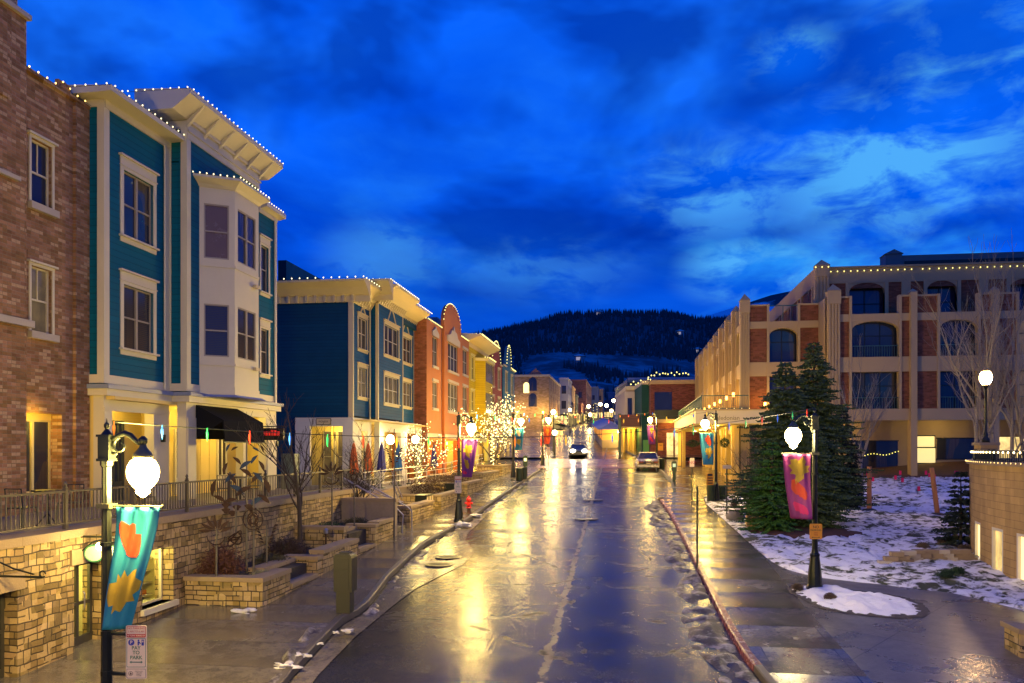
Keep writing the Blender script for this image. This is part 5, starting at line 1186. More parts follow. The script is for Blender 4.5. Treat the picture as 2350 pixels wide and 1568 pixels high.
# roof-terrace railings on the left wing, body, upper storey set back
b = MB(); b.box(XS + .55, 40, 50.6, 81, 2.3, zB1 - .1); b.box(13.6, 40, 48.6, 50.6, 2.3, zB1 - .1); b.box(XS + .55, 40, 62, 81, -2, 2.3); b.build('wall', HB, H)
mb(F1).box(fx1(1765), fx1(1830), -.04, 0, zP - .12, zP - .06).box(fx1(1797) - .02, fx1(1797) + .02, -.04, 0, zB1, zP - .1).build('terrace_railing', HG, H)
YU = 56.0; FU = FY(YU); ux = lambda px: xY(px, YU); zU0, zU1 = 7.5, 12.05
cem, brk = MB(), MB()
uw = [(1948, 2030), (2127, 2196), (2317, 2400), (2500, 2580)]
cem.fr(**FU); cem.box(ux(1900), 40, -.35, .06, 10.95, zU1); cem.box(ux(1900), 40, -.4, .16, zU1 - .12, zU1)
wall(brk.fr(**FU) or brk, ux(1900), 40, zU0, 10.95, .3, [(ux(a), ux(b2), zU0, 10.6) for a, b2 in uw])
for a, b2 in uw:
    arch_fill(cem, FU, ux(a), ux(b2), 10.96, .7, -.28, .03)
    for e in (ux(a) - .22, ux(b2)): cem.box(e, e + .22, -.3, .1, zU0, 10.95)
    w_ = mb(FU).box(ux(a), ux(b2), -.5, -.46, 9.6, 9.66).box((ux(a) + ux(b2)) / 2 - .04, (ux(a) + ux(b2)) / 2 + .04, -.5, -.46, zU0, 10.9).build('window', IRON, H); mb(FU).box(ux(a) - .1, ux(b2) + .1, -.54, -.52, zU0, 10.95).build('pane', GL, w_)
for a, b2 in zip(uw, uw[1:]): m_ = (ux(a[1]) + ux(b2[0])) / 2; cem.box(m_ - .28, m_ + .28, -.3, .1, zU0, 10.95)
pilaster(cem, FU, ux(1869), ux(1901), 7.0, zU1 + .1, .35)
XU = ux(1874); cem.fr(**RX(XU)); cem.box(YU, 88, -.35, .08, 10.9, zU1); wall(brk.fr(**RX(XU)) or brk, YU, 88, 7.4, 10.9, .3, [(57 + 3.6 * i, 58.5 + 3.6 * i, 7.6, 10.0) for i in range(8)])
for i in range(8):
    y_ = 57 + 3.6 * i; arch_fill(cem, RX(XU), y_, y_ + 1.5, 10.9, .8, -.25, .03); cem.box(y_ - .3, y_ - .05, -.2, .12, 7.4, 10.9); mb(RX(XU)).box(y_ - .05, y_ + 1.55, -.24, -.22, 7.6, 10.3).build('window', GL, H)
cem.build('cement_frame', HC, H); build_split(brk, 'brick_panel', HB, H)
solid(H, 'wall', XU + .36, 40, YU + .6, 88, 7.5, zU1 - .2, HB)
# greenish metal roof box far back
b = MB(); b.box(20.4, 45, 66, 80, 12.0, 14.95); b.build('roof', paint('green_grey_metal', (.08, .12, .12), .5), H)
mb(FY(66)).box(21.2, 44, 0, .03, 14.1, 14.5).build('roof_louvre', IRON, H); MB().box(19.7, 20.9, 65.6, 67, 12, 15.0).prism([V((19.6, 65.5, 15.0)), V((21.0, 65.5, 15.0)), V((20.3, 65.5, 15.35))], V((0, 1.5, 0))).build('roof_turret', MATS['green_grey_metal'], H)
# recessed ground floor on the right
b = MB(); b.box(XS + .7, 40, 51.8, 52.1, -3, 2.25); b.box(13.6, 40, 48.2, 52, 2.1, 2.24); b.build('ground_floor', paint('ochre_cement', (.36, .27, .17), .75), H)
G2 = FY(51.8)
for a, b2, z0, z1, m_ in ((1960, 2060, -1.4, .45, GL), (2102, 2146, -.85, .05, emit('lit_pane', (1, .80, .22), .85)), (2102, 2144, .1, .75, MATS['lit_pane']), (2085, 2094, -.9, .75, MATS['lit_pane']), (2150, 2260, -.6, .6, GL), (2290, 2400, -.9, .7, GLS)):
    o = mb(G2).box(xY(a, 51.8) - .05, xY(b2, 51.8) + .05, 0, .05, z1, z1 + .06).box(xY(a, 51.8) - .05, xY(b2, 51.8) + .05, 0, .05, z0 - .06, z0).build('window', IRON, H)
    mb(G2).box(xY(a, 51.8), xY(b2, 51.8), 0, .03, z0, z1).build('pane', m_, o)
point(H, 'porch_light', (12.5, 50.8, 1.2), 26, (1, .6, .14), .1); point(H, 'porch_light', (18.5, 50.5, 1.2), 14, (1, .65, .2), .1)
string_lights('sagging bulbs inside the dark ground floor window of the hotel', [(xY(1985 + 10 * i, 51.6), 51.6, zY(1985 + 10 * i, 1047 - i * .9 - 3 * math.sin(i), 51.6)) for i in range(9)], .18, .03, BULBY)
string_lights('bulbs along the top roof edge of the hotel', [(ux(1869), 55.6, 12.0), (ux(1903), 55.6, 12.0)], .4, .045, BULBY, up=0)
for i, (a, b2) in enumerate(((1905, 2100), (2115, 2140), (2152, 2300), (2315, 2420))):
    string_lights(['bulbs under the hotel roof edge, left run beside the corner turret', 'short pair of bulbs on the hotel roof edge', 'long middle run of bulbs along the hotel roof edge', 'bulbs at the right end of the hotel roof edge'][i], [(ux(a), 55.8, 11.72), (ux(b2), 55.8, 11.72)], .42, .045, BULBY, up=0)
# canopy and balcony over the pavement
xc0, yc0, yc1 = 3.9, 47.6, 69.0
CA = thing('balcony_canopy', 'cream canopy with green railed balcony over the right pavement', 'canopy', (5, 55, 1.6))
MB().box(xc0, XS + 1.4, yc0, yc1, 1.45, 2.2).build('fascia', paint('canopy_cream', (.60, .50, .30), .6, .06), CA)
MB().box(xc0 + .1, XS + 1.3, yc0 + .1, yc1 - .1, 1.40, 1.45).build('soffit', YEL, CA)
MB().box(xc0 - .06, XS + 1.4, yc0 - .06, yc1 + .06, 2.2, 2.26).build('coping', HC, CA)
b = MB(); x_r = xc0 + .35; z_t = 3.1
b.box(x_r - .03, x_r + .03, yc0 + .3, yc1 - .3, z_t - .05, z_t); b.box(x_r, XS, yc0 + .27, yc0 + .33, z_t - .05, z_t); b.box(x_r - .02, x_r + .02, yc0 + .3, yc1 - .3, 2.32, 2.36); b.box(x_r, XS, yc0 + .28, yc0 + .32, 2.32, 2.36)
y_ = yc0 + .3
while y_ < yc1: b.box(x_r - .03, x_r + .03, y_ - .03, y_ + .03, 2.26, z_t); y_ += 1.9
b.box(5.45, 5.5, yc0 + .27, yc0 + .33, 2.26, z_t); b.build('railing', HG, CA)
b = MB(); y_ = yc0 + .3
while y_ < yc1 - .3: b.box(x_r - .008, x_r + .008, y_, y_ + .016, 2.3, z_t); y_ += .12
x_ = x_r
while x_ < XS: b.box(x_, x_ + .016, yc0 + .292, yc0 + .308, 2.3, z_t); x_ += .12
o = b.build('pickets', HG, CA); o['kind'] = 'stuff'
text_mesh('The', .26, paint('sign_bronze', (.13, .09, .04), .5), 'lettering', CA, (4.75, yc0 - .02, 2.04), (1, 0, 0)); text_mesh('Caledonian', .34, MATS['sign_bronze'], 'lettering', CA, (5.6, yc0 - .02, 1.76), (1, 0, 0))
for y_ in (51.7, 55.2, 59, 62.7, 66.6, 70.7):
    MB().box(XS - .42, XS - .3, y_ - .06, y_ + .06, 3.25, 3.5).build('wall_lantern', emit('sodium_lantern', (1, .42, .05), 14), H); point(H, 'lantern_light', (XS - .75, y_, 3.3), 34, (1, .50, .08), .1)
for x_, p_ in ((8.1, 3.0), (11.4, 3.0)):
    MB().box(x_ - .06, x_ + .06, 49.5, 49.62, 2.5, 2.75).build('wall_lantern', MATS['sodium_lantern'], H); point(H, 'lantern_light', (x_, 49.0, 2.6), 34, (1, .55, .10), .1)
# columns and shop front under the canopy
YC = paint('yellow_shopfront', (.60, .40, .10), .55, .08)
b = MB(); b.fr(**RX(6.3)); wall(b, 49.5, 69, -2.4, 1.4, .3, [(50.3 + 2.7 * i, 52.3 + 2.7 * i, -1.6, .9) for i in range(7)])
for i in range(8): b.box(49.65 + 2.7 * i, 50.05 + 2.7 * i, 0, .12, -2.4, 1.38)
b.build('shop_wall', YC, CA)
for i in range(7): mb(RX(6.3)).box(50.3 + 2.7 * i, 52.3 + 2.7 * i, -.22, -.2, -1.6, .9).build('shop_pane', GLS if i % 2 else GLD, CA)
for y_ in (48.2, 53, 58, 63, 68): MB().box(4.15, 4.4, y_, y_ + .25, zr(y_), 1.4).build('column', YC, CA) if y_ > 60 else None
for i, y_ in enumerate((49.4, 54.5, 60, 65.5)):
    MB().lathe([(.1, 1.36), (.12, 1.39), (.12, 1.398)], (5.3, y_, 0), 10).build('ceiling_light', MATS['porch_bulb'], CA); point(CA, 'ceiling_lamp', (5.3, y_, 1.2), 42, (1, .62, .12), .1)
string_lights('bulbs edging the top of the cream canopy', [(XS, yc0 - .07, 2.28), (xc0 - .07, yc0 - .07, 2.28), (xc0 - .07, yc1, 2.28)], .42, .022, BULBY)
string_lights('coloured drop bulbs under the cream canopy edge', [(xc0 - .1, yc0, 1.5), (xc0 - .1, yc1, 1.5)], 1.1, .05, mats=[paint('bulb_red', (.5, .03, .02), .3), paint('bulb_green', (.02, .35, .08), .3), paint('bulb_gold', (.6, .4, .03), .3)], up=-.08)
# ================================================================ buildings right of the street beyond the crossing
def vblock(name, label, pts, z0, z1, mat, cor=None, corh=.3, cat='building'):
    c = sum((V((x, y, 0)) for x, y in pts), V((0, 0, 0))) / len(pts); t_ = thing(name, label, cat, (c.x, c.y, z0))
    MB().prism([V((x, y, z0)) for x, y in pts], V((0, 0, z1 - z0))).build('wall', mat, t_)
    MB().prism([V((x + (x - c.x) * .02, y + (y - c.y) * .02, z1 - corh)) for x, y in pts], V((0, 0, corh + .1))).build('cornice', cor or TRIM, t_)
    return t_
REDB = brick('red_shop_brick', (.17, .045, .03), (.14, .035, .025), (.2, .06, .035), (.09, .04, .03), .3, .1, .008, .8, .2)
Yr = 82.5; xr0, xr1 = xY(1493, Yr), xY(1600, Yr)
t_ = vblock('red_brick_shop', 'dark red brick corner shop with a balcony opening, across the side street', [(xr0, Yr), (xr1 + 3, Yr), (xr1 + 3, Yr + 16), (xr0 - 1.2, Yr + 16)], -1.5, 6.8, REDB, cor=HC)
b = MB(); b.fr(**FY(Yr)); b.box(xY(1502, Yr), xY(1542, Yr), 0, .05, 3.2, 5.7); b.build('window', GL, t_); mb(FY(Yr)).box(xr0, xr1, 0, .7, 2.6, 2.95).build('canopy', HC, t_)
mb(FY(Yr)).box(xY(1502, Yr), xY(1560, Yr), 0, .1, 2.95, 3.9).build('balcony', IRON, t_)
for a, b2 in ((1530, 1545), (1549, 1562)): mb(FY(Yr)).box(xY(a, Yr), xY(b2, Yr), 0, .05, -.8, 1.6).build('shop_window', GLS, t_)
point(t_, 'porch_light', (xY(1540, Yr), Yr - 1, 2.2), 60, (1, .55, .12), .15)
string_lights('bulbs looped along the red brick shop parapet', [(xY(1488 + 6 * i, Yr - .2), Yr - .2, 7.15 + .35 * sm(0, 3, i) + .18 * math.sin(i * 2.4)) for i in range(17)], .38, .07, BULBY)
Yg = 84.0
t_ = vblock('green_shop', 'narrow dark green building with lit shopfront past the crossing', [(1.45, Yg), (xr0 - .05, Yg), (xr0 - 1.3, Yg + 15), (.2, Yg + 15)], -1.5, 6.9, siding('green_siding', (.015, .075, .06), .2))
mb(FY(Yg)).box(1.6, 2.3, 0, .05, -.9, .9).build('shop_window', paint('green_door', (.06, .30, .06), .5), t_)
Yb = 92.0; xb0, xb1 = xY(1436, Yb), xY(1474, Yb)
t_ = vblock('bay_fronted_building', 'beige bay-fronted building with corner turret window behind the red balcony', [(xb0, Yb), (xb1, Yb), (xb1 - 1, Yb + 16), (xb0 - 1.4, Yb + 16)], -1, 6.95, paint('beige_render', (.42, .33, .22), .7, .08), cor=CRM)
wins_far(t_, FY(Yb), xb0 + .2, xb1 - .1, 2, (3.6,), .55, 1.9, GL)
mb(FY(Yb)).box(xb0 - .1, xb0 + 1.0, 0, .35, .6, 6.4).build('bay_window', paint('pale_bay', (.5, .42, .32), .6), t_); mb(FY(Yb - .35)).box(xb0 + .2, xb0 + .7, 0, .03, 3.7, 5.7).build('window', GL, t_)
string_lights('bulbs looped along the beige and green parapets', [(xY(1448 + 6 * i, Yg - .1), Yg - .1, 6.6 + .06 * i + .25 * math.sin(i * 2.1)) for i in range(9)], .38, .07, BULBY)
b = MB(); Yk = 86.0; xk0, xk1 = xY(1424, Yk), xY(1473, Yk)
t_ = thing('red_balcony', 'dark red railed balcony on green posts over a glowing yellow shopfront', 'balcony', ((xk0 + xk1) / 2, Yk, -.5))
MB().box(xk0, xk1, Yk, Yk + 4, 2.35, 3.6).build('balustrade', paint('oxblood', (.12, .02, .02), .5), t_); MB().box(xk0 - .1, xk1 + .1, Yk - .1, Yk + 4, 2.2, 2.35).build('floor', HC, t_)
for p_ in (1420, 1473): x_ = xY(p_ + 2, Yk); MB().box(x_ - .15, x_ + .15, Yk - .3, Yk, -1, 3.7).build('post', paint('dark_green_post', (.01, .05, .04), .4), t_)
MB().box(xk0, xk1, Yk + 3.9, Yk + 4, -.9, 2.2).build('back_wall', YC, t_)
for i in range(4): MB().lathe([(.16, -.9), (.14, 2.2)], (xk0 + (xk1 - xk0) * (i + .5) / 4, Yk + 2.5, 0), 10).build('column', YC, t_)
point(t_, 'porch_light', ((xk0 + xk1) / 2, Yk + 1.6, 1.9), 130, (1, .62, .1), .15)
# booth with a blue snowy roof
bt = thing('market_booth', 'long booth with glowing orange sides and bluish snowy roof, on the street bend', 'booth', (-3.5, 108, 0))
kz = lambda y: zr(y)
for k in range(1):
    A0, A1, A2, A3 = V((-3.0, 97, 0)), V((-5.0, 124, 0)), V((-2.4, 124, 0)), V((-.6, 97, 0))
    b = MB(); i = 0; b.v = [V((p.x, p.y, kz(p.y) + h)) for p in (A0, A1, A2, A3) for h in (-.5, .95)]; b.f = [[0, 1, 3, 2], [2, 3, 5, 4], [4, 5, 7, 6], [6, 7, 1, 0]]; b.build('plinth', HC, bt)
    b = MB(); b.v = [V((p.x * 1.0 + .02, p.y, kz(p.y) + h)) for p in (A0, A1, A2, A3) for h in (.95, 2.2)]; b.f = [[0, 1, 3, 2], [2, 3, 5, 4], [4, 5, 7, 6], [6, 7, 1, 0]]; b.build('lit_canvas', emit('orange_canvas', (1, .36, .03), .85, (.5, .2, .03)), bt)
    b = MB(); c0, c1 = V((-1.8, 98, kz(98) + 3.1)), V((-3.7, 123, kz(123) + 3.1)); q = [V((-3.5, 96.4, kz(97) + 2.2)), V((-5.5, 124.6, kz(124) + 2.2)), V((-1.9, 124.6, kz(124) + 2.2)), V((-.2, 96.4, kz(97) + 2.2))]
    b.v = q + [c0, c1]; b.f = [[0, 1, 5, 4], [2, 3, 4, 5], [0, 4, 3], [1, 2, 5], [0, 3, 2, 1]]; b.build('roof', paint('snowy_roof', (.34, .36, .40), .7), bt)
    for i in range(6): y_ = 98 + i * 5; x_ = -3.0 - (y_ - 97) * 2 / 27 - .04; MB().box(x_ - .06, x_ + .02, y_, y_ + .15, kz(y_) + .9, kz(y_) + 2.2).build('post', HC, bt)
MB().blob((-.9, 96.4, kz(97) + 1.9), .25, sub=1, amp=0).build('lamp', FARGLOBE, bt)
t_ = vblock('dark_teal_house', 'dark teal gabled house behind the bulb-strung parapets', [(xY(1440, 118), 118), (xY(1520, 118), 118), (xY(1520, 118), 135), (xY(1440, 118) - 2, 135)], 0, (HY - 872) / F * 116, paint('dark_teal_wall', (.03, .07, .09), .7), cor=paint('teal_trim', (.1, .16, .18), .6))
t_ = vblock('snow_roofed_house', 'flat snow-roofed building higher up behind the red shop', [(xY(1442, 150), 150), (xY(1600, 150), 150), (xY(1600, 150), 170), (xY(1442, 150), 170)], 2, (HY - 868) / F * 148, MATS['dark_teal_wall'], cor=MATS['snowy_roof'], corh=.8)
# ================================================================ round stone building at the right edge
def m_round():
    t = NT('golden_stone'); p = t.pos(); x, y, z = t.sep(p)
    a = t.math('MULTIPLY', t.math('ARCTAN2', t.math('SUBTRACT', y, 21.5), t.math('SUBTRACT', 25.4, x)), 15.8)
    vec = t.comb(a, z, 0)
    b_ = t.N('ShaderNodeTexBrick', Vector=vec, Color1=(.46, .30, .11), Color2=(.36, .23, .085), Mortar=(.24, .15, .06), Scale=1.0, Mortar_Size=.008, Brick_Width=.55, Row_Height=.2)
    n = t.noise(vec, 1.2, 5, .6); n2 = t.noise(vec, 18, 3); st = t.noise(t.N('ShaderNodeVectorMath', _operation='MULTIPLY', i0=vec, i1=(3, .35, 1)).outputs[0], 1, 4)
    k = t.math('MULTIPLY', t.math('MULTIPLY_ADD', n, .7, .6), t.math('MULTIPLY_ADD', st, .7, .65))
    return t.P(Base_Color=t.mix(1.0, b_.outputs['Color'], t.comb(k, k, k), 'MULTIPLY'), Roughness=.8, Normal=t.bump(t.math('MULTIPLY_ADD', b_.outputs['Fac'], -.6, t.math('MULTIPLY', n2, .5)), .5, .02))
RS = m_round()
Rd = thing('round_stone_building', 'curved golden stone building with lit windows and a railed roof terrace', 'building', (25.4, 21.5, -4))
cx_, cyy, RR = 25.4, 21.5, 15.8; zt_ = -.45
def rp(px_a, r=RR): return (cx_ - r * math.cos(px_a), cyy + r * math.sin(px_a))
def ang_of(px):                                  # where a sight line first meets the drum
    r = ray(px); L = math.hypot(*r); u = (r[0] / L, r[1] / L); tca = cx_ * u[0] + cyy * u[1]; d2_ = cx_ ** 2 + cyy ** 2 - tca ** 2
    thc = math.sqrt(max(0, RR ** 2 - d2_)); x, y = u[0] * (tca - thc), u[1] * (tca - thc); return math.atan2(y - cyy, cx_ - x), tca - thc
rw = []
for p0, p1, y0, y1 in ((2237, 2250, 1208, 1290), (2276, 2302, 1215, 1322), (2333, 2375, 1228, 1352)):
    (a0, d0), (a1, d1) = ang_of(p0), ang_of(p1); dd = (d0 + d1) / 2 / 1.08; rw.append((min(a0, a1), max(a0, a1), (HY - y1) / F * dd, (HY - y0) / F * dd))
rw = [(a, b2, -3.3, -2.1) for a, b2, _, _ in rw]
A_lo, A_hi = -1.5, 1.1; angs = sorted({*lin(A_lo, A_hi, 66), *[v for r_ in rw for v in r_[:2]]}); zs = [-4.6, -3.3, -2.1, zt_]
b = MB()
for a, a2 in zip(angs, angs[1:]):
    for z, z2 in zip(zs, zs[1:]):
        if any(r_[0] - 1e-6 <= (a + a2) / 2 <= r_[1] and z >= -3.31 and z2 <= -2.09 for r_ in rw): continue
        p, q = rp(a), rp(a2); pi, qi = rp(a, RR - .3), rp(a2, RR - .3)
        b.face([(*p, z), (*q, z), (*q, z2), (*p, z2)])
for r_ in rw:
    for a in r_[:2]: b.face([(*rp(a), -3.3), (*rp(a, RR - .25), -3.3), (*rp(a, RR - .25), -2.1), (*rp(a), -2.1)])
    for z in (-3.3, -2.1): b.face([(*rp(r_[0]), z), (*rp(r_[1]), z), (*rp(r_[1], RR - .25), z), (*rp(r_[0], RR - .25), z)])
b.build('wall', RS, Rd)
b = MB(); b.face([(*rp(a, RR - .02), zt_ - .01) for a in lin(A_lo, A_hi, 40)] + [(cx_, cyy, zt_ - .01)]); b.build('terrace_floor', HC, Rd)
b = MB(); L_ = lin(A_lo, A_hi, 60)
for a, a2 in zip(L_, L_[1:]):
    o = [(*rp(a, RR + .1), zt_), (*rp(a2, RR + .1), zt_), (*rp(a2, RR - .35), zt_), (*rp(a, RR - .35), zt_)]; b.prism([V(p) for p in o], V((0, 0, .1)))
b.build('coping', CAP, Rd)
GLG = emit('gold_lit_glass', (1, .72, .20), 1.5)
WW = paint('white_window_frame', (.62, .58, .48), .5)
for k, (a0, a1, z0, z1) in enumerate(rw):
    b = MB(); P0, P1 = V((*rp(a0, RR - .05), 0)), V((*rp(a1, RR - .05), 0)); u = P1 - P0; L = u.length; fr = dict(O=P0, u=u, n=(u.y, -u.x, 0) if V((u.y, -u.x, 0)).dot(P0 - V((cx_, cyy, 0))) > 0 else (-u.y, u.x, 0))
    b.fr(**fr); e = .07
    b.box(0, e, -.05, .05, z0, z1); b.box(L - e, L, -.05, .05, z0, z1); b.box(e, L - e, -.05, .05, z0, z0 + e); b.box(e, L - e, -.05, .05, z1 - e, z1); w_ = b.build('window', WW, Rd)
    mb(fr).box(.02, L - .02, -.03, -.02, z0 + .02, z1 - .02).build('pane', GLG if k == 2 else (MATS['gold_lit_glass'] if k == 0 else GLW), w_)
RG = thing('roof_terrace_railing', 'dark iron railing round the roof terrace of the curved stone building', 'railing', (*rp(0), zt_))
b = MB(); L_ = lin(A_lo, .62, 50); b.tube([(*rp(a, RR - .12), -.06) for a in L_], .022, 6).tube([(*rp(a, RR - .12), -.32) for a in L_], .012, 6); b.build('rail', IRON, RG)
b = MB(); 
for a in lin(A_lo, .62, 260): x_, y_ = rp(a, RR - .12); b.box(x_ - .01, x_ + .01, y_ - .01, y_ + .01, -.35, -.06)
o = b.build('pickets', IRON, RG); o['kind'] = 'stuff'
for a in lin(A_lo, .62, 14): x_, y_ = rp(a, RR - .12); MB().box(x_ - .035, x_ + .035, y_ - .035, y_ + .035, -.35, -.02).build('post', IRON, RG)
string_lights('bright bulbs along the top rail of the curved roof terrace', [(*rp(a, RR - .05), -.10) for a in lin(-.9, .60, 40)], .34, .026, emit('bulb_bright_warm', (1, .72, .3), 9, sampling='NONE'), up=0)
string_lights('bulbs along the foot of the curved roof terrace railing', [(*rp(a, RR + .1), -.37) for a in lin(-.9, .60, 40)], .26, .016, MATS['bulb_amber'] if 'bulb_amber' in MATS else BULBY, up=0)
pl = V((*rp(.635, RR + .02), 0)); px_, py_ = pl.x, pl.y
PL = thing('terrace_pillar', 'square golden stone pillar carrying the tall globe lamp on the curved building', 'pillar', (px_, py_, -.35))
MB().box(px_ - .28, px_ + .28, py_ - .28, py_ + .28, -.4, .12).build('shaft', RS, PL); MB().box(px_ - .34, px_ + .34, py_ - .34, py_ + .34, .12, .22).build('cap', CAP, PL)
pt = thing('post_lamp', 'tall black post lamp with an upright acorn globe on the stone pillar', 'street lamp', (px_, py_, .22))
b = MB(); b.lathe([(.14, 0), (.13, .12), (.07, .2), (.08, .28), (.045, .4), (.036, 1.9), (.05, 1.92), (.09, 2.0), (.11, 2.06)], (px_, py_, .22), 12); b.build('post', IRON, pt, True)
b = MB(); b.lathe([(.10, 2.06), (.16, 2.14), (.20, 2.24), (.205, 2.36), (.17, 2.48), (.13, 2.53)], (px_, py_, .22), 14); b.build('globe', emit('post_lamp_glass', (1, .62, .25), 160), pt, True)
b = MB(); b.lathe([(.13, 2.53), (.15, 2.56), (.08, 2.62), (.05, 2.68), (.02, 2.72)], (px_, py_, .22), 12); b.build('globe_cap', paint('brass_cap', (.5, .3, .05), .35), pt, True)
# ================================================================ planters, steps and street furniture on the left
PL_X = -8.1
SOIL = paint('planting_soil', (.035, .028, .02), .9, .5, scale=6, bump=1.0, fine=14)
def stone_wall(b, x0, x1, y0, y1, zt, gnd=None): b.box(x0, x1, y0, y1, (gnd if gnd is not None else zr(y0) - .1), zt)
P1 = thing('stone_planter', 'long stepped stone planter with seat recesses below the terrace wall', 'planter', (-9, 22, -3.5))
b, c = MB(), MB()
def wseg(x0, x1, y0, y1, z0, z1, cap=.10):
    b.box(x0, x1, y0, y1, min(zr(y0), zr(y1)) - .1, z1 - cap)
    n = max(1, int(max(x1 - x0, y1 - y0) / .95)); lx = (x1 - x0) > (y1 - y0)
    for i in range(n):
        if lx: c.box(x0 - .03 + (x1 - x0 + .06) * i / n + .003, x0 - .03 + (x1 - x0 + .06) * (i + 1) / n - .003, y0 - .035, y1 + .035, z1 - cap, z1)
        else: c.box(x0 - .035, x1 + .035, y0 + (y1 - y0) * i / n + .003, y0 + (y1 - y0) * (i + 1) / n - .003, z1 - cap, z1)
wseg(XW_ + .04, PL_X, 17.1, 17.42, 0, -2.9)
wseg(PL_X - .35, PL_X, 17.46, 18.6, 0, -2.9)
wseg(PL_X - .35, PL_X + .0, 18.64, 20.3, 0, -3.28); wseg(PL_X - .95, PL_X - .62, 18.4, 20.3, 0, -2.88); wseg(PL_X - .95, PL_X, 20.34, 20.66, 0, -2.84)
wseg(PL_X - .35, PL_X, 20.7, 23.6, 0, -2.72)
wseg(PL_X - .35, PL_X, 23.64, 25.2, 0, -3.05); wseg(PL_X - 1.9, PL_X - .36, 23.3, 23.6, 0, -2.35); wseg(PL_X - .95, PL_X - .62, 23.64, 25.2, 0, -2.5); wseg(PL_X - .95, PL_X, 25.24, 25.54, 0, -2.45)
wseg(PL_X - .35, PL_X, 25.58, 27.3, 0, -2.4)
b.build('wall', STONE2, P1); c.build('coping', CAP, P1)
solid(P1, 'soil', XW_ + .02, PL_X - .3, 17.4, 23.3, -4, -3.02, SOIL); solid(P1, 'soil', XW_ + .02, PL_X - .3, 23.6, 27.3, -4, -2.6, SOIL)
CW = paint('board_concrete', (.24, .19, .14), .7, .35, scale=1.5, bump=.6, fine=12)
W2 = thing('concrete_wall', 'stained plain concrete stair wall with a stone cap, beyond the stepped planter', 'wall', (-8.9, 27.5, -3))
solid(W2, 'wall', XW_, PL_X + .05, 27.34, 27.64, -3.6, -1.86, CW); solid(W2, 'cap', XW_ - .03, PL_X + .1, 27.3, 27.7, -1.86, -1.74, CAP)
ST = thing('steps', 'short flight of pavement steps with a curved steel handrail', 'steps', (-8.4, 28.5, -3))
for i in range(7): g = zr(28.5) + .15; MB().box(PL_X - .1 - .3 * (i + 1), PL_X - .1 - .3 * i, 27.68, 29.2, g, g + .16 * (i + 1)).build('step', CURB, ST)
b = MB(); g = zr(28.5) + .15; b.tube([(PL_X + .2, 29.0, g), (PL_X + .2, 29.0, g + .7), (PL_X + .05, 29.0, g + .85), (PL_X - 2.0, 29.0, g + 1.95)], .025, 6).tube([(PL_X + .15, 27.85, g), (PL_X + .2, 27.85, g + .65), (PL_X, 27.85, g + .85), (PL_X - 2.0, 27.85, g + 1.95)], .025, 6).tube([(PL_X - 1.4, 29.0, g + .9), (PL_X - 1.4, 29.0, g + 1.6)], .02, 6); b.build('handrail', STEEL, ST)
# patio terrace further up
PT = thing('patio_terrace', 'raised stone-edged patio terrace in front of the blue and orange buildings', 'terrace', (-11, 45, -2.2))
MB().box(-17, -10.3, 29.31, 52, -3.4, -1.95).box(-16, -10.6, 52.01, 66, -2.8, -1.75).build('slab', MATS['terrace_paving'], PT)
MB().box(-10.29, -9.99, 29.35, 52, -3.4, -1.80).box(-10.59, -10.3, 52.02, 64, -2.8, -1.6).build('edge_wall', CW, PT)
MB().box(-10.33, -9.95, 29.35, 52, -1.8, -1.72).build('coping', CAP, PT)
spec = [(29.5, 33.2, 'first low stone planter beyond the steps, with newspaper racks after it'), (34.6, 38.6, 'second low stone planter with rounded near corner, beside the hedge'), (40.4, 45.0, 'third low stone planter with snow on top, past the news racks'), (46.5, 52.5, 'low stone planter with grasses under the big lit tree'), (54.0, 58.0, 'farthest low stone planter before the crossing')]
for i, (y0, y1, lab) in enumerate(spec):
    t_ = thing('low_stone_planter', lab, 'planter', (-8.7, (y0 + y1) / 2, zr(y0)), 'low stone planters along the left pavement')
    zt = zr((y0 + y1) / 2) + .15 + (.72 if i == 0 else .62); xi = -9.95 if i < 3 else -10.2; xo = PL_X + (.0 if i < 3 else -.3)
    b = MB(); g = zr(y0) - .1; b.box(xi, xo, y0, y0 + .3, g, zt - .1).box(xo - .3, xo, y0 + .3, y1, g, zt - .1).box(xi, xo - .3, y1 - .3, y1, g, zt - .1); b.build('wall', STONE2, t_)
    MB().box(xi, xo + .04, y0 - .04, y0 + .3, zt - .1, zt).box(xo - .34, xo + .04, y0 + .304, y1 + .03, zt - .1, zt).build('coping', CAP, t_)
    solid(t_, 'soil', xi, xo - .3, y0 + .3, y1 - .3, g, zt - .16, SOIL)
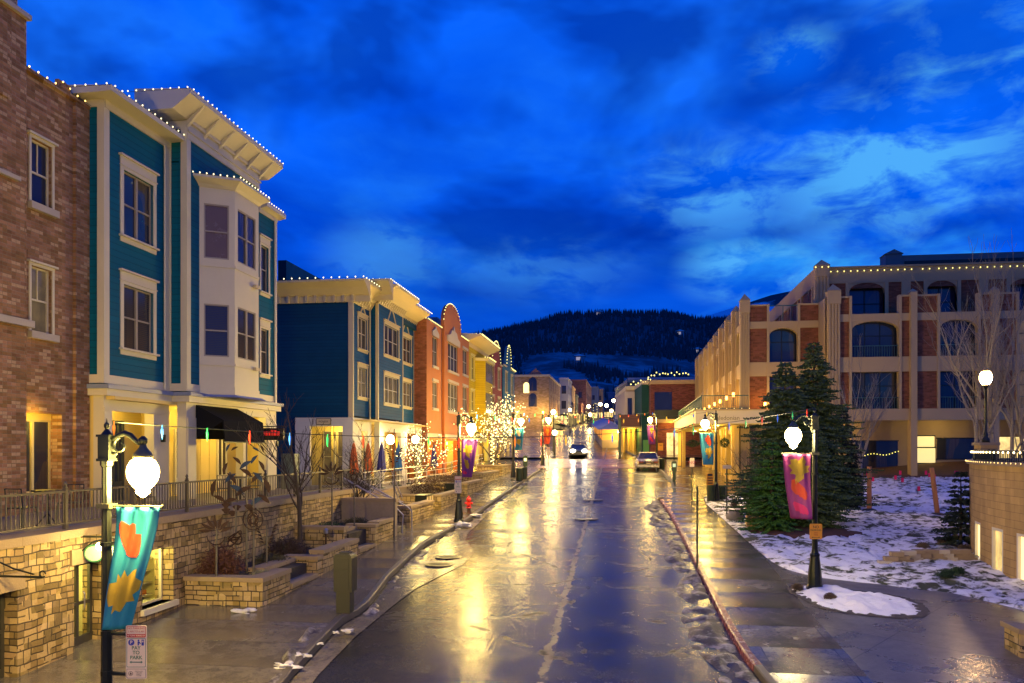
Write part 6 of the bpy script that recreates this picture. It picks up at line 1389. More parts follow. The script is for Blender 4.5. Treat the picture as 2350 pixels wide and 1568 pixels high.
# shrubs and twiggy growth
def shrub(label, c, r, h, n, mat, seed, name='shrub', cat='shrub', group=None, leaf=.05, droop=0):
    rnd = random.Random(seed); t_ = thing(name, label, cat, c, group); b = MB(); c = V(c)
    for _ in range(n):
        a = rnd.random() * 6.283; e = rnd.uniform(.15, 1.35); L = rnd.uniform(.6, 1.05)
        d_ = V((math.cos(a) * math.cos(e) * r, math.sin(a) * math.cos(e) * r, math.sin(e) * h)) * L
        m_ = c + d_ * .55 + V((rnd.uniform(-.04, .04), rnd.uniform(-.04, .04), .03)); w_ = .006
        side = V((math.sin(a), -math.cos(a), 0)) * w_
        p0 = c + V((d_.x * .15, d_.y * .15, 0)); p2 = c + d_
        b.face([p0 - side, p0 + side, m_ + side, m_ - side]); b.face([m_ - side, m_ + side, p2])
        for k in range(5):
            q = c + d_ * rnd.uniform(.45, 1.05); v1 = V((rnd.uniform(-1, 1), rnd.uniform(-1, 1), rnd.uniform(-.6, 1))).normalized() * leaf; v2 = V((rnd.uniform(-1, 1), rnd.uniform(-1, 1), rnd.uniform(-1, 1))).normalized() * leaf * .5
            b.face([q, q + v1 + v2, q + v1 * 2, q + v1 - v2])
    b.build('foliage', mat, t_)
    return t_
RBR = paint('russet_leaves', (.11, .045, .028), .8, .5, scale=9); OLV = paint('olive_leaves', (.07, .065, .028), .8, .5, scale=9); DGR = paint('evergreen_leaves', (.02, .055, .02), .7, .5, scale=9); DRY = paint('dry_stems', (.13, .09, .05), .8, .4, scale=9)
shrub('large russet shrub at the near corner of the stepped planter', (-9.5, 17.9, -3.0), .62, .72, 900, RBR, 1, leaf=.035)
shrub('sprawling brown shrub along the foot of the terrace wall', (-9.5, 21.6, -3.0), .75, .5, 800, paint('brown_leaves', (.07, .045, .03), .8, .5, scale=9), 2, leaf=.03)
shrub('low olive ground shrub between the sculpture poles', (-9.2, 19.9, -3.0), .6, .25, 500, OLV, 3, leaf=.03)
shrub('small bright green juniper beside the planter lamp', (-9.3, 24.3, -2.62), .55, .33, 600, DGR, 4, leaf=.03)
shrub('pale grey lavender clump on the planter corner', (-8.55, 18.0, -3.0), .3, .15, 300, paint('lavender', (.22, .22, .15), .8, .4), 5, leaf=.02)
for i, y_ in enumerate((26.3,)): shrub('dark leafy clump with old snow behind the second seat', (-9.1, y_, -2.6), .5, .28, 400, OLV, 6 + i, leaf=.03)
def hedge(label, x0, x1, y0, y1, z0, z1, mat, seed):
    rnd = random.Random(seed); t_ = thing('hedge', label, 'hedge', ((x0 + x1) / 2, (y0 + y1) / 2, z0)); b = MB()
    for _ in range(6000):
        q = V((rnd.uniform(x0, x1), rnd.uniform(y0, y1), rnd.uniform(z0, z1 + .04))); 
        v1 = V((rnd.uniform(-1, 1), rnd.uniform(-1, 1), rnd.uniform(-1, 1))).normalized() * .05; v2 = v1.cross(V((rnd.random(), rnd.random(), 1))).normalized() * .025
        b.face([q, q + v1 + v2, q + v1 * 2, q + v1 - v2])
    b.build('foliage', mat, t_)
hedge('long clipped brown hedge below the patio railings', -9.9, -8.8, 35.5, 44.5, -2.7, -1.45, paint('hedge_brown', (.085, .05, .03), .85, .5, scale=6), 1)
# ramp railings
RRL = thing('ramp_railing', 'triple steel tube railing sloping along the patio ramp', 'railing', (-10, 38, -1.8))
b = MB()
for h in (.35, .62, .92): b.tube([(-10.1, 30, -1.75 + h * .9), (-10.1, 45, -1.72 + h), (-10.1, 56, -1.3 + h)], .02, 5)
for h in (.5, .85): b.tube([(-8.6, 30.2, -2.75 + h), (-10.0, 33.4, -1.8 + h)], .022, 5).tube([(-11.4, 29.6, -1.95 + h), (-8.5, 30.0, -2.9 + h)], .022, 5)
b.build('rail', STEEL, RRL)
for i in range(14): y_ = 30.2 + i * 1.95; z_ = -1.72 + (max(0, y_ - 45) * .04); MB().tube([(-10.1, y_, z_), (-10.1, y_, z_ + .92)], .022, 6).build('post', STEEL, RRL)
# closed patio umbrellas
def umbrella(label, x, y, z, col, h=1.35):
    t_ = thing('patio_umbrella', label, 'umbrella', (x, y, z), 'closed patio umbrellas'); rnd = random.Random(int(y * 9))
    MB().lathe([(.2, 0), (.2, .05), (.03, .08), (.022, 1.0), (.022, 2.3)], (x, y, z), 8).build('pole', IRON, t_)
    b = MB(); n = 28; prof = [(.19, .82), (.21, .86), (.16, 1.3), (.11, 1.75), (.06, 2.1), (.015, 2.24)]
    i0 = len(b.v)
    for r, zz in prof:
        for j in range(n):
            a = 6.283 * j / n; rr = r * (1 + .28 * math.cos(a * 7 + zz * .8)); b.v.append(V((x + rr * math.cos(a), y + rr * math.sin(a), z + zz + (.05 * math.cos(a * 7) if zz < .84 else 0))))
    b.f += [[i0 + k * n + j, i0 + k * n + (j + 1) % n, i0 + (k + 1) * n + (j + 1) % n, i0 + (k + 1) * n + j] for k in range(len(prof) - 1) for j in range(n)]
    b.build('canopy', paint('canvas_%d' % int(col[0] * 100), col, .7, .15), t_, True)
    MB().blob((x, y, z + 2.28), .035, sub=1, amp=0).build('finial', paint('wood', (.2, .1, .05), .5), t_)
OC, BC = (.50, .10, .012), (.02, .05, .24)
for lab, px, xx, col in (('leftmost orange closed umbrella on the patio', 812, -12.0, OC), ('second orange closed umbrella, beside the grey pier', 845, -12.0, OC), ('dark blue closed umbrella under the left globe lamp', 876, -12.0, (.03, .03, .20)), ('bright blue closed umbrella between the two globe lamps', 914, -12.0, (.01, .10, .35)), ('orange closed umbrella half hidden by the small lit tree', 938, -12.0, (.55, .12, .01)), ('blue closed umbrella against the orange wall', 996, -12.3, (.03, .08, .28))):
    umbrella(lab, xx, yX(px, xx), -1.95 if yX(px, xx) < 52 else -1.75, col)
def cafe_set(label, x, y, z):
    t_ = thing('patio_table', label, 'table', (x, y, z), 'dark metal patio tables'); MB().lathe([(.3, .68), (.32, .7), (.3, .72)], (x, y, z), 14).build('table_top', IRON, t_)
    b = MB(); b.tube([(x, y, z), (x, y, z + .68)], .02, 6); [b.tube([(x + .22 * math.cos(a), y + .22 * math.sin(a), z), (x, y, z + .25)], .014, 5) for a in (0, 2.1, 4.2)]; b.build('pedestal', IRON, t_)
def chair(label, x, y, z, rz):
    t_ = thing('patio_chair', label, 'chair', (x, y, z), 'dark metal patio chairs'); c_, s_ = math.cos(rz), math.sin(rz); R_ = lambda a, b_, h: V((x + a * c_ - b_ * s_, y + a * s_ + b_ * c_, z + h))
    b = MB(); b.prism([R_(-.18, -.18, .4), R_(.18, -.18, .4), R_(.18, .18, .4), R_(-.18, .18, .4)], (0, 0, .02)); b.build('seat', IRON, t_)
    b = MB(); b.tube([R_(-.18, .18, .4), R_(-.18, .22, .78), R_(.18, .22, .78), R_(.18, .18, .4)], .014, 5); [b.tube([R_(a, .185, .42), R_(a, .22, .77)], .007, 4) for a in (-.09, 0, .09)]; b.build('backrest', IRON, t_)
    for a, b_ in ((-.17, -.17), (.17, -.17), (-.17, .17), (.17, .17)): MB().tube([R_(a, b_, .4), R_(a * 1.15, b_ * 1.15, 0)], .012, 5).build('leg', IRON, t_)
for lab, x, y in (('patio table at the far left, behind the terrace railing', -11.6, 14.8), ('patio table under the black awning', -11.4, 22.6), ('patio table beside the leftmost orange umbrella', -12.6, 37.2), ('patio table beside the bright blue umbrella', -12.7, 42.6), ('patio table beside the blue umbrella at the orange wall', -12.0, 50.2)):
    cafe_set(lab, x, y, -1.55 if y < 29 else -1.95)
for lab, x, y, r in (('chair left of the far left patio table', -11.6, 14.1, 3.1), ('chair right of the far left patio table', -11.7, 15.6, 0.2), ('chair behind the nearest street lamp globe', -11.3, 17.6, 1.3), ('chair under the near end of the black awning', -11.4, 21.8, 3.0), ('chair under the far end of the black awning', -11.4, 23.5, .3), ('chair beside the leftmost orange umbrella', -12.5, 38.0, 1.0), ('chair beside the second orange umbrella', -12.8, 39.6, 2.5), ('chair beside the bright blue umbrella', -12.6, 43.6, .5)):
    chair(lab, x, y, -1.55 if y < 29 else -1.95, r)
U_ = thing('utility_cabinet', 'pale green metal utility cabinet between the teal and blue buildings', 'cabinet', (-13.6, 33, -1.95))
q0, q1 = xY(645, 34.0), xY(675, 34.0); MB().box(q0, q1, 34.0, 34.6, -1.95, -.22).build('body', paint('pale_green_metal', (.17, .21, .14), .5, .15), U_); MB().box(q0 + .02, (q0 + q1) / 2 - .01, 33.97, 34.0, -1.85, -.3).box((q0 + q1) / 2 + .01, q1 - .02, 33.97, 34.0, -1.85, -.3).build('door', MATS['pale_green_metal'], U_)
# grey parking machine box in the foreground
g = gp(792, 1405, .146); gx, gy, gz = g.x, g.y, g.z
K = thing('utility_pedestal', 'tall dark olive metal pedestal box on the left pavement edge', 'utility box', (gx, gy, gz))
OLM = paint('olive_metal', (.032, .034, .022), .5, .15, .2)
b = MB(fr_ := (gx, gy, gz)) if False else MB(O=(gx, gy, gz), u=(1, .0, 0), n=(0, -1, 0))
b.box(-.155, .155, -.14, .14, 0, .46); b.build('base', OLM, K)
b = MB(O=(gx, gy, gz), u=(1, 0, 0), n=(0, -1, 0)); b.poly([(-.20, .46), (.21, .46), (.21, 1.18), (.19, 1.25), (.15, 1.28), (-.14, 1.28), (-.18, 1.25), (-.20, 1.18)], -.17, .17); b.build('body', OLM, K)
MB(O=(gx, gy, gz), u=(1, 0, 0), n=(0, -1, 0)).box(-.13, .14, .17, .185, .95, 1.2).box(-.13, .14, .17, .183, .52, .93).build('door', OLM, K)
MB(O=(gx, gy, gz), u=(1, 0, 0), n=(0, -1, 0)).poly([(-.09, 1.28), (.12, 1.28), (.14, 1.31), (-.11, 1.31)], -.1, .1).build('cap', OLM, K)
# hydrant
g = gp(1076, 1178, .146)
Hy = thing('fire_hydrant', 'red fire hydrant on the left pavement beside the second lamp', 'hydrant', g)
HR = paint('hydrant_red', (.52, .02, .012), .3, .15)
MB().lathe([(.13, 0), (.13, .03), (.075, .05), (.075, .22)], g, 12).build('base', paint('hydrant_dark', (.07, .03, .02), .5), Hy)
MB().lathe([(.14, .22), (.14, .25), (.09, .27), (.085, .52), (.115, .54), (.115, .57), (.10, .63), (.06, .68), (.03, .70), (.03, .75), (.004, .755)], g, 14).build('barrel', HR, Hy, True)
for a in (-1, 1): MB().tube([g + V((a * .06, 0, .43)), g + V((a * .15, 0, .43))], .045, 8).tube([g + V((a * .14, 0, .43)), g + V((a * .17, 0, .43))], .055, 8).build('outlet', HR, Hy)
MB().tube([g + V((0, -.06, .40)), g + V((0, -.15, .40))], .06, 8).tube([g + V((0, -.14, .40)), g + V((0, -.175, .40))], .07, 8).build('outlet', HR, Hy)
# bins and pay stations
GRM = paint('dark_green_metal', (.014, .03, .02), .4, .2, .4)
def bin_(label, p, r=.2, h=.75):
    t_ = thing('litter_bin', label, 'bin', p, 'round litter bins'); b = MB(); b.lathe([(r * .9, 0), (r, .04), (r, h * .92), (r * 1.06, h * .93), (r * 1.06, h), (r * .8, h + .02), (r * .55, h - .02)], p, 16, .06); b.build('drum', GRM, t_)
    MB().lathe([(r * .5, h - .01), (r * .5, h)], p, 12).build('liner', IRON, t_); return t_
bin_('dark litter bin under the left lamp with the teal banner', gp(1192, 1104, .146), .22, .8)
bin_('dark litter bin at the left, right of the lamp with the teal banner', gp(1203, 1100, .146), .2, .75)
bin_('bin nearest the lamp at the edge of the snow, right pavement', gp(1632, 1152, .146), .2, .78)
bin_('bin on the far side of the lamp by the canopy', gp(1657, 1150, .146), .2, .72)
bin_('bin beside the lamp near the parked car', gp(1519, 1076, .146), .22, .75)
def kiosk(label, p, h=1.25):
    t_ = thing('pay_station', label, 'parking meter', p, 'green parking pay stations'); x, y, z = p
    MB().box(x - .1, x + .1, y - .09, y + .09, z, z + h * .5).build('pedestal', GRM, t_); MB(O=p, u=(1, 0, 0), n=(0, -1, 0)).poly([(-.15, h * .5), (.15, h * .5), (.15, h * .95), (.11, h), (-.11, h), (-.15, h * .95)], -.13, .13).build('body', GRM, t_)
    MB().box(x - .09, x + .09, y - .14, y - .13, z + h * .72, z + h * .88).build('screen', emit('green_screen', (.2, .8, .25), .5), t_)
kiosk('green pay station behind the left litter bins', gp(1206, 1092, .146), 1.35); kiosk('green pay station on the right pavement under the canopy', gp(1547, 1106, .146), 1.25)
for k, (px, lab) in enumerate(((1016, 'newspaper racks between the first and second low planters'), (1066, 'newspaper racks behind the purple banner lamp'))):
    y0 = 33.4 if k == 0 else 38.9; t_ = thing('news_racks', 'row of dark ' + lab, 'news rack', (-8.6, y0, zr(y0) + .15), 'news racks')
    for i in range(3): MB().box(-8.95, -8.45, y0 + i * .42, y0 + i * .42 + .36, zr(y0) + .15, zr(y0) + .95).build('rack_box', IRON, t_); MB().box(-8.45, -8.44, y0 + i * .42 + .05, y0 + i * .42 + .31, zr(y0) + .6, zr(y0) + .88).build('rack_window', CREAM, t_)
# ---------------------------------------------------------------- signs
SW = paint('sign_white', (.72, .60, .48), .45, .05); SRED = paint('sign_red', (.42, .02, .015), .45); SBLK = paint('sign_black', (.02, .02, .02), .5); SGRN = paint('sign_green', (.01, .13, .09), .5); SBLU = paint('sign_blue', (.015, .03, .33), .45)
def rrect(w, h, r): 
    o = []
    for cx, cz, a0 in ((w - r, h - r, 0), (-w + r, h - r, 90), (-w + r, -h + r, 180), (w - r, -h + r, 270)):
        for k in range(4): a = math.radians(a0 + k * 30); o.append((cx + r * math.cos(a), cz + r * math.sin(a)))
    return o
def outline_(b, w, h, r, t_, z0, b0):
    o, i_ = rrect(w, h, r), rrect(w - t_, h - t_, r * .8); n = len(o)
    for k in range(n):
        j = (k + 1) % n; b.face([b.P(o[k][0], b0, o[k][1] + z0), b.P(o[j][0], b0, o[j][1] + z0), b.P(i_[j][0], b0, i_[j][1] + z0), b.P(i_[k][0], b0, i_[k][1] + z0)])
def pay_sign(label, pos, u, arms=None, detail=True):
    t_ = thing('parking_sign', label, 'sign', pos, 'pay to park signs'); u = V(u).normalized(); n = V((u.y, -u.x, 0)); P_ = V(pos); fr = dict(O=pos, u=u, n=n)
    mb(fr).poly([(x, z) for x, z in rrect(.132, .34, .02)], -.006, .004).build('plate', SW, t_)
    f = dict(O=P_ + n * .006, u=u, n=n)
    b = mb(f); outline_(b, .122, .072, .015, .007, .26, 0); b.poly([(-.118, .192), (.118, .192), (.118, .232), (-.118, .232)], 0, .001); b.build('red_panel', SRED, t_)
    b = mb(f); outline_(b, .122, .185, .015, .006, -.005, 0); b.build('green_border', SGRN, t_)
    b = mb(f); outline_(b, .122, .06, .015, .005, -.27, 0); b.build('lower_border', paint('sign_brown', (.10, .05, .05), .5), t_)
    T_ = lambda s, z, sz, m_, x=0, ex=.0008, al='CENTER', bd=0: text_mesh(s, sz, m_, 'lettering', t_, P_ + n * .008 + u * x + V((0, 0, z)), u, align=al, ext=ex, bold=bd)
    T_('NO PARKING', .305, .036, SRED); T_('2 AM TO 6 AM', .264, .032, SRED)
    T_('TOW AWAY', .211, .030, SW, ex=.0012, bd=.0005)
    b = mb(dict(O=P_ + n * .009, u=u, n=n))
    for s_ in (-1, 1): b.poly([(s_ * .112, .212), (s_ * .095, .224), (s_ * .095, .200)][::s_], 0, .001)
    b.build('arrows', SW, t_)
    b = mb(f); b.poly([(-.062 + .040 * math.cos(k * .3927), .125 + .040 * math.sin(k * .3927)) for k in range(16)], 0, .001)
    b.poly([(.030 + .012 * math.cos(k * .785), .152 + .012 * math.sin(k * .785)) for k in range(8)], 0, .001); b.poly([(.018, .088), (.036, .088), (.036, .115), (.055, .105), (.06, .113), (.04, .138), (.018, .138)], 0, .001); b.poly([(.068, .086), (.098, .086), (.098, .160), (.068, .160)], 0, .001); b.build('symbol', SBLU, t_)
    T_('P', .125, .062, SW, -.062, .0012, bd=.001); mb(dict(O=P_ + n * .009, u=u, n=n)).poly([(.074, .128), (.092, .128), (.092, .148), (.074, .148)], 0, .001).build('symbol_screen', SW, t_)
    T_('PAY', .055, .064, SGRN, bd=.001); T_('TO', -.005, .064, SGRN, bd=.001); T_('PARK', -.068, .064, SGRN, bd=.001)
    b = mb(f); b.poly([(-.085, -.125), (-.06, -.108), (-.06, -.119), (.06, -.119), (.06, -.108), (.085, -.125), (.06, -.142), (.06, -.131), (-.06, -.131), (-.06, -.142)], 0, .001); b.build('arrow', SGRN, t_)
    outline_(b := mb(f), .032, .032, .0319, .006, -.27, 0); b.fr(O=P_ + n * .006 - u * .07, u=u, n=n); outline_(b, .03, .03, .0299, .006, -.27, 0); b.build('logo_ring', SRED, t_) if False else None
    b = mb(dict(O=P_ + n * .006 - u * .07, u=u, n=n)); outline_(b, .03, .03, .0299, .006, -.27, 0); b.poly([(-.014, -.285), (.012, -.285), (.016, -.272), (-.002, -.252), (-.012, -.27)], 0, .001); b.build('emblem', MATS['sign_brown'], t_)
    for k, s_ in enumerate(('Idle Free City', '1 Min Limit', 'SUBJECT', 'TO FINE')): T_(s_, -.240 - .019 * k, .017, MATS['sign_brown'], .035)
    if arms:
        for dz in (.235, -.275): b = MB(); b.tube([arms + V((0, 0, P_.z + dz - arms.z)), P_ - n * .02 - u * .12 + V((0, 0, dz - .015)), P_ - n * .015 + u * .06 + V((0, 0, dz - .02))], [.03, .022, .02], 6).tube([arms + V((0, 0, P_.z + dz - arms.z - .03)), arms + V((0, 0, P_.z + dz - arms.z + .03))], .075, 10).build('bracket', IRON, t_)
    return t_
s0 = V(SPOT[245]); pp = at(313, 1497, 10.25)
pay_sign('PAY TO PARK sign bracketed to the nearest lamp post', pp, (CS, SN, 0), arms=V((s0.x, s0.y, 0)))
s1 = V(SPOT[1053]); pay_sign('small PAY TO PARK sign on the lamp post beside the red hydrant', (s1.x, s1.y - .14, (HY - 1113) / F * 31.6), (CS, SN, 0))
s5 = V(SPOT[1245]); pay_sign('far PAY TO PARK sign near the left corner of the crossing', (s5.x + .5, s5.y - .1, s5.z + 1.15), (CS, SN, 0)); 
b = MB().tube([(s5.x + .5, s5.y, s5.z), (s5.x + .5, s5.y, s5.z + 1.6)], .03, 6); tag(b.build('sign_post', IRON), 'thin post holding the far parking sign at the crossing corner', 'post')
# notice on the snow island lamp, orange lamplight painted into its amber plate
AMB = paint('amber_sign', (.80, .34, .02), .4, .05)
sR = V(SPOT[1870]); np_ = V((sR.x, sR.y - .10, (HY - 1220) / F * 19.3)); u = V((CS, SN, 0)); n = V((SN, -CS, 0))
NS = thing('no_parking_sign', 'NO PARKING sign with orange lamplight painted into its plate, on the lamp post at the snow island', 'sign', np_, 'amber no parking signs')
mb(dict(O=np_, u=u, n=n)).poly(rrect(.15, .185, .03), -.005, .004).build('plate', AMB, NS)
for s_, z_, q in (('NO', .105, .09), ('PARKING', .03, .062), ('ANY', -.035, .045), ('TIME', -.085, .045)): text_mesh(s_, q, SBLK if q > .06 else SRED, 'lettering', NS, np_ + n * .006 + V((0, 0, z_)), u, ext=.0008)
mb(dict(O=np_ + n * .006, u=u, n=n)).poly([(-.1, -.14), (-.07, -.125), (-.07, -.135), (.07, -.135), (.07, -.125), (.1, -.14), (.07, -.155), (.07, -.145), (-.07, -.145), (-.07, -.155)], 0, .001).build('arrow', SBLK, NS)
# pole signs on the right
def pole_sign(label, px, ptop, pbot, name='sign_post', w=.15, h=.2, mat=None, dz=0, both=False, flat=False, txt=None):
    g = gp(px, pbot, .146); H_ = (HY - ptop) / F * ((g.y) / ray(px)[1]) - g.z
    t_ = thing(name, label, 'sign', g); MB().tube([g, g + V((0, 0, H_))], .028, 6).build('post', IRON, t_)
    fr = dict(O=g + V((0, -.035, H_ - dz - h / 2 - .03)), u=u, n=n)
    mb(fr).poly(rrect(w / 2, h / 2, .02), -.004, .004).build('plate', mat or SW, t_)
    if txt: text_mesh(txt, h * .5, SRED, 'lettering', t_, fr['O'] + n * .006, u, ext=.001)
    return t_
pole_sign('tall thin sign post standing at the red kerb, seen nearly edge on', 1600, 1116, 1303, w=.06, h=.5, mat=IRON)
pole_sign('white and red no parking sign on a post by the canopy pavement', 1588, 1050, 1150, w=.22, h=.42, txt='NO')
pole_sign('thin post with a small pale arrow plate on the snowy lawn edge', 1668, 1066, 1192, w=.34, h=.14)
s6 = V(SPOT[1643]); t_ = thing('carved_sign', 'ornate amber directional sign under the blue banner on the canopy lamp', 'sign', (s6.x - .28, s6.y - .05, s6.z + .75))
MB(O=(s6.x - .28, s6.y - .06, s6.z + 1.0), u=u, n=n).poly(rrect(.16, .34, .05), -.01, .01).build('plate', AMB, t_)
for k in range(5): MB(O=(s6.x - .28, s6.y - .075, s6.z + 1.24 - k * .12), u=u, n=n).box(-.12, .12, 0, .008, -.03, .03 if k else .08).build('lettering', SBLK, t_)
s7 = V(SPOT[1507]); t_ = thing('no_parking_sign', 'small amber NO PARKING sign on the lamp near the parked car', 'sign', (s7.x - .0, s7.y - .1, s7.z + 1.4), 'amber no parking signs'); MB(O=(s7.x + .3, s7.y - .1, s7.z + 1.55), u=u, n=n).poly(rrect(.2, .3, .03), -.005, .004).build('plate', AMB, t_); text_mesh('NO', .14, SBLK, 'lettering', t_, (s7.x + .3, s7.y - .11, s7.z + 1.65), u, ext=.001)
# hanging evergreen baskets by the canopy lamp
def ball(label, px, py, d, r, seed, name='hanging_wreath', sc=(1, .6, .5)):
    p = at(px, py, d); t_ = thing(name, label, 'wreath', p, 'evergreen garlands hung at the canopy edge'); rnd = random.Random(seed); b = MB()
    for _ in range(700):
        v_ = V((rnd.gauss(0, 1), rnd.gauss(0, 1), rnd.gauss(0, 1))).normalized() * r * rnd.uniform(.75, 1.0); q = p + V((v_.x * sc[0], v_.y * sc[1], v_.z * sc[2])); v1 = V((rnd.uniform(-1, 1), rnd.uniform(-1, 1), rnd.uniform(-1, 1))).normalized() * .05; v2 = v1.cross(V((0, .3, 1))) * .4
        b.face([q, q + v1 + v2, q + v1 * 2, q + v1 - v2])
    b.build('greenery', DGR, t_); MB().tube([p + V((0, 0, r * sc[2])), p + V((0, 0, r * sc[2] + .5))], .01, 4).build('hanger', IRON, t_)
ball('left oval evergreen garland hung at the canopy edge', 1590, 1018, 46, .38, 1); ball('middle oval evergreen garland hung at the canopy edge', 1623, 1016, 43, .42, 2); ball('right round evergreen garland behind the canopy lamp', 1663, 1016, 43, .24, 3, sc=(1, .6, 1))
# coloured bulbs strung across the street
CB = [emit('colour_bulb_' + n_, c_, s_, c_) for n_, c_, s_ in (('orange', (1, .25, .02), .5), ('green', (.02, .8, .2), .25), ('yellow', (1, .6, .03), .5), ('blue', (.03, .2, 1), .25), ('red', (1, .05, .02), .35))]
def catenary(a, b_, sag, n=40): return [V(a) * (1 - i / n) + V(b_) * (i / n) - V((0, 0, sag * 4 * (i / n) * (1 - i / n))) for i in range(n + 1)]
def big_string(label, a, b_, sag, sp, r):
    pts = catenary(a, b_, sag); t_ = thing('coloured_string_lights', label, 'string lights', a, 'coloured festoons across the street'); MB().tube(pts, .006, 4).build('wire', IRON, t_)
    for i, p in enumerate(walk(pts, sp)):
        b = MB(); b.lathe([(r * .4, .01), (r * .42, -.03), (r * .95, -.05), (r, -.08), (r * .5, -.15), (r * .05, -.18)], p, 7); b.build('bulb', CB[(i * 3 + i // 4) % 5], t_)
a_ = V(SPOT[245]) + V((.1, 0, 4.33)); c_ = V(SPOT[1870]) + V((0, 0, 4.36))
big_string('nearest festoon of coloured bulbs, from the near left lamp to the snow island lamp', a_, c_, .42, .58, .018)
big_string('second festoon of coloured bulbs, between the purple banner lamp and the canopy lamp', V(SPOT[1053]) + V((0, 0, 4.3)), V(SPOT[1643]) + V((0, 0, 4.3)), .35, .8, .028)
big_string('third festoon of coloured bulbs, near the lit tree lamp', V(SPOT[1178]) + V((0, 0, 4.3)), V(SPOT[1507]) + V((0, 0, 4.3)), .3, 1.0, .04)
# lamps further up the street
FL = [(1270, 946, 88), (1256, 963, 100), (1273, 993, 84), (1308, 941, 140), (1297, 1000, 0), (1351, 933, 185), (1354, 952, 190), (1392, 931, 250), (1378, 928, 215), (1403, 943, 130), (1408, 920, 260), (1430, 915, 285), (1446, 914, 310)]
FL = [f for f in FL if f[2]]
LAB = ['double height lamp just past the crossing, in front of the tan building', 'small globe lamp left of the crossing lamp cluster', 'low bright lamp above the red banner', 'lamp before the pale grey shop up the hill', 'lamp in front of the brown brick building', 'lower lamp by the glowing arch shop', 'lamp at the bend below the slate blue hall', 'lamp left of the bend, below the tan far building', 'large lamp over the market booth', 'third lamp up in the row above the bend', 'second last lamp in the row above the bend', 'last and highest lamp in the row above the bend']
for (px, py, d_), lab in zip(FL, LAB):
    p = at(px, py, d_); gz_ = min(zr(p.y) + .1, p.z - 2.5)
    t_ = thing('distant_lamp', lab, 'street lamp', (p.x, p.y, gz_), 'globe lamps up the hill street'); r_ = .26 if d_ < 150 else .0021 * d_
    MB().lathe([(.16, 0), (.07, .5), (.05, p.z - gz_ - r_)], (p.x, p.y, gz_), 6).build('post', IRON, t_); MB().blob(p, r_, sub=1, amp=0).build('globe', FARGLOBE, t_, True)
rnd = random.Random(11)
for i in range(16):                                # lit shop windows strewn up the left and right sides
    pass
# ---------------------------------------------------------------- cars
def car(label, p, rz, paintm, tail=True, lamp=None, name='parked_car'):
    t_ = thing(name, label, 'car', (0, 0, 0)); W_, L_ = .82, 2.15; E = lambda: MB(O=(0, 0, 0), u=(1, 0, 0), n=(0, 1, 0))
    def loft(secs):
        b = MB(); n = len(secs[0]); b.v = [V(p) for s_ in secs for p in s_]
        b.f = [[k * n + j, k * n + (j + 1) % n, (k + 1) * n + (j + 1) % n, (k + 1) * n + j] for k in range(len(secs) - 1) for j in range(n)] + [list(range(n)), list(range((len(secs) - 1) * n, len(secs) * n))[::-1]]
        return b
    def sec(y, w, z0, z1, z2): return [(-w, y, z0 + .05), (-w * .94, y, z0), (w * .94, y, z0), (w, y, z0 + .05), (w * 1.02, y, (z0 + z1) / 2), (w, y, z1), (w * .86, y, z2), (-w * .86, y, z2), (-w, y, z1), (-w * 1.02, y, (z0 + z1) / 2)]
    loft([sec(-L_, .70, .3, .62, .74), sec(-L_ + .1, .78, .22, .72, .86), sec(-1.4, .84, .2, .76, .90), sec(0, .85, .2, .78, .88), sec(1.2, .84, .2, .74, .84), sec(L_ - .15, .78, .22, .64, .72), sec(L_, .70, .28, .56, .64)]).build('body', paintm, t_, True)
    cab = [[(-w, y, z) for w, y, z in ((.74, -1.65, .88), (.60, -.95, 1.30), (.60, .25, 1.32), (.72, 1.15, .84))], [(w, y, z) for w, y, z in ((.74, -1.65, .88), (.60, -.95, 1.30), (.60, .25, 1.32), (.72, 1.15, .84))]]
    loft(cab).build('cabin_glass', GL, t_); MB().prism([V((-.61, -.97, 1.31)), V((.61, -.97, 1.31)), V((.61, .27, 1.33)), V((-.61, .27, 1.33))], V((0, 0, .025))).build('roof', paintm, t_)
    b = MB()
    for s_ in (-1, 1): b.tube([(s_ * .745, -1.66, .87), (s_ * .605, -.96, 1.315)], .035, 5).tube([(s_ * .605, .26, 1.33), (s_ * .73, 1.16, .83)], .03, 5).tube([(s_ * .66, -.35, .88), (s_ * .605, -.35, 1.32)], .025, 5)
    b.build('pillar', paintm, t_)
    for x_ in (-1, 1):
        for y_ in (-1.35, 1.32): wh = MB().tube([(x_ * .66, y_, .3), (x_ * .85, y_, .3)], .3, 18).build('wheel', IRON, t_); MB().tube([(x_ * .80, y_, .3), (x_ * .862, y_, .3)], .18, 12).build('rim', STEEL, wh)
    for s_ in (-1, 1):
        MB().box(min(s_ * .38, s_ * .72), max(s_ * .38, s_ * .72), -L_ - .02, -L_ + .12, .60, .73).build('tail_light', paint('tail_red', (.25, .06, .03), .2), t_)
        o = MB().blob((s_ * .56, L_ - .02, .62), .19, sub=1, amp=0, sc=(1.3, .5, .9)).build('headlight', lamp or STEEL, t_)
        MB().box(min(s_ * .86, s_ * 1.0), max(s_ * .86, s_ * 1.0), .75, .87, .88, 1.0).build('mirror', paintm, t_)
    MB().box(-.78, .78, -L_ - .07, -L_ + .06, .30, .48).build('bumper', paintm, t_); MB().box(-.76, .76, L_ - .08, L_ + .05, .26, .44).build('bumper', paintm, t_)
    MB().box(-.17, .17, -L_ - .03, -L_ - .01, .52, .64).build('number_plate', CREAM, t_)
    t_.location = p; t_.rotation_euler = (math.atan(.03), 0, rz); WORLD[t_.name] = V(p); return t_
SILV = paint('silver_car_paint', (.56, .50, .40), .25, .05, .6)
g = gp(1487, 1082, 0); car('silver sedan parked at the right kerb, seen from behind', (g.x, g.y + 2.2, zr(g.y + 2.2)), .02, SILV)
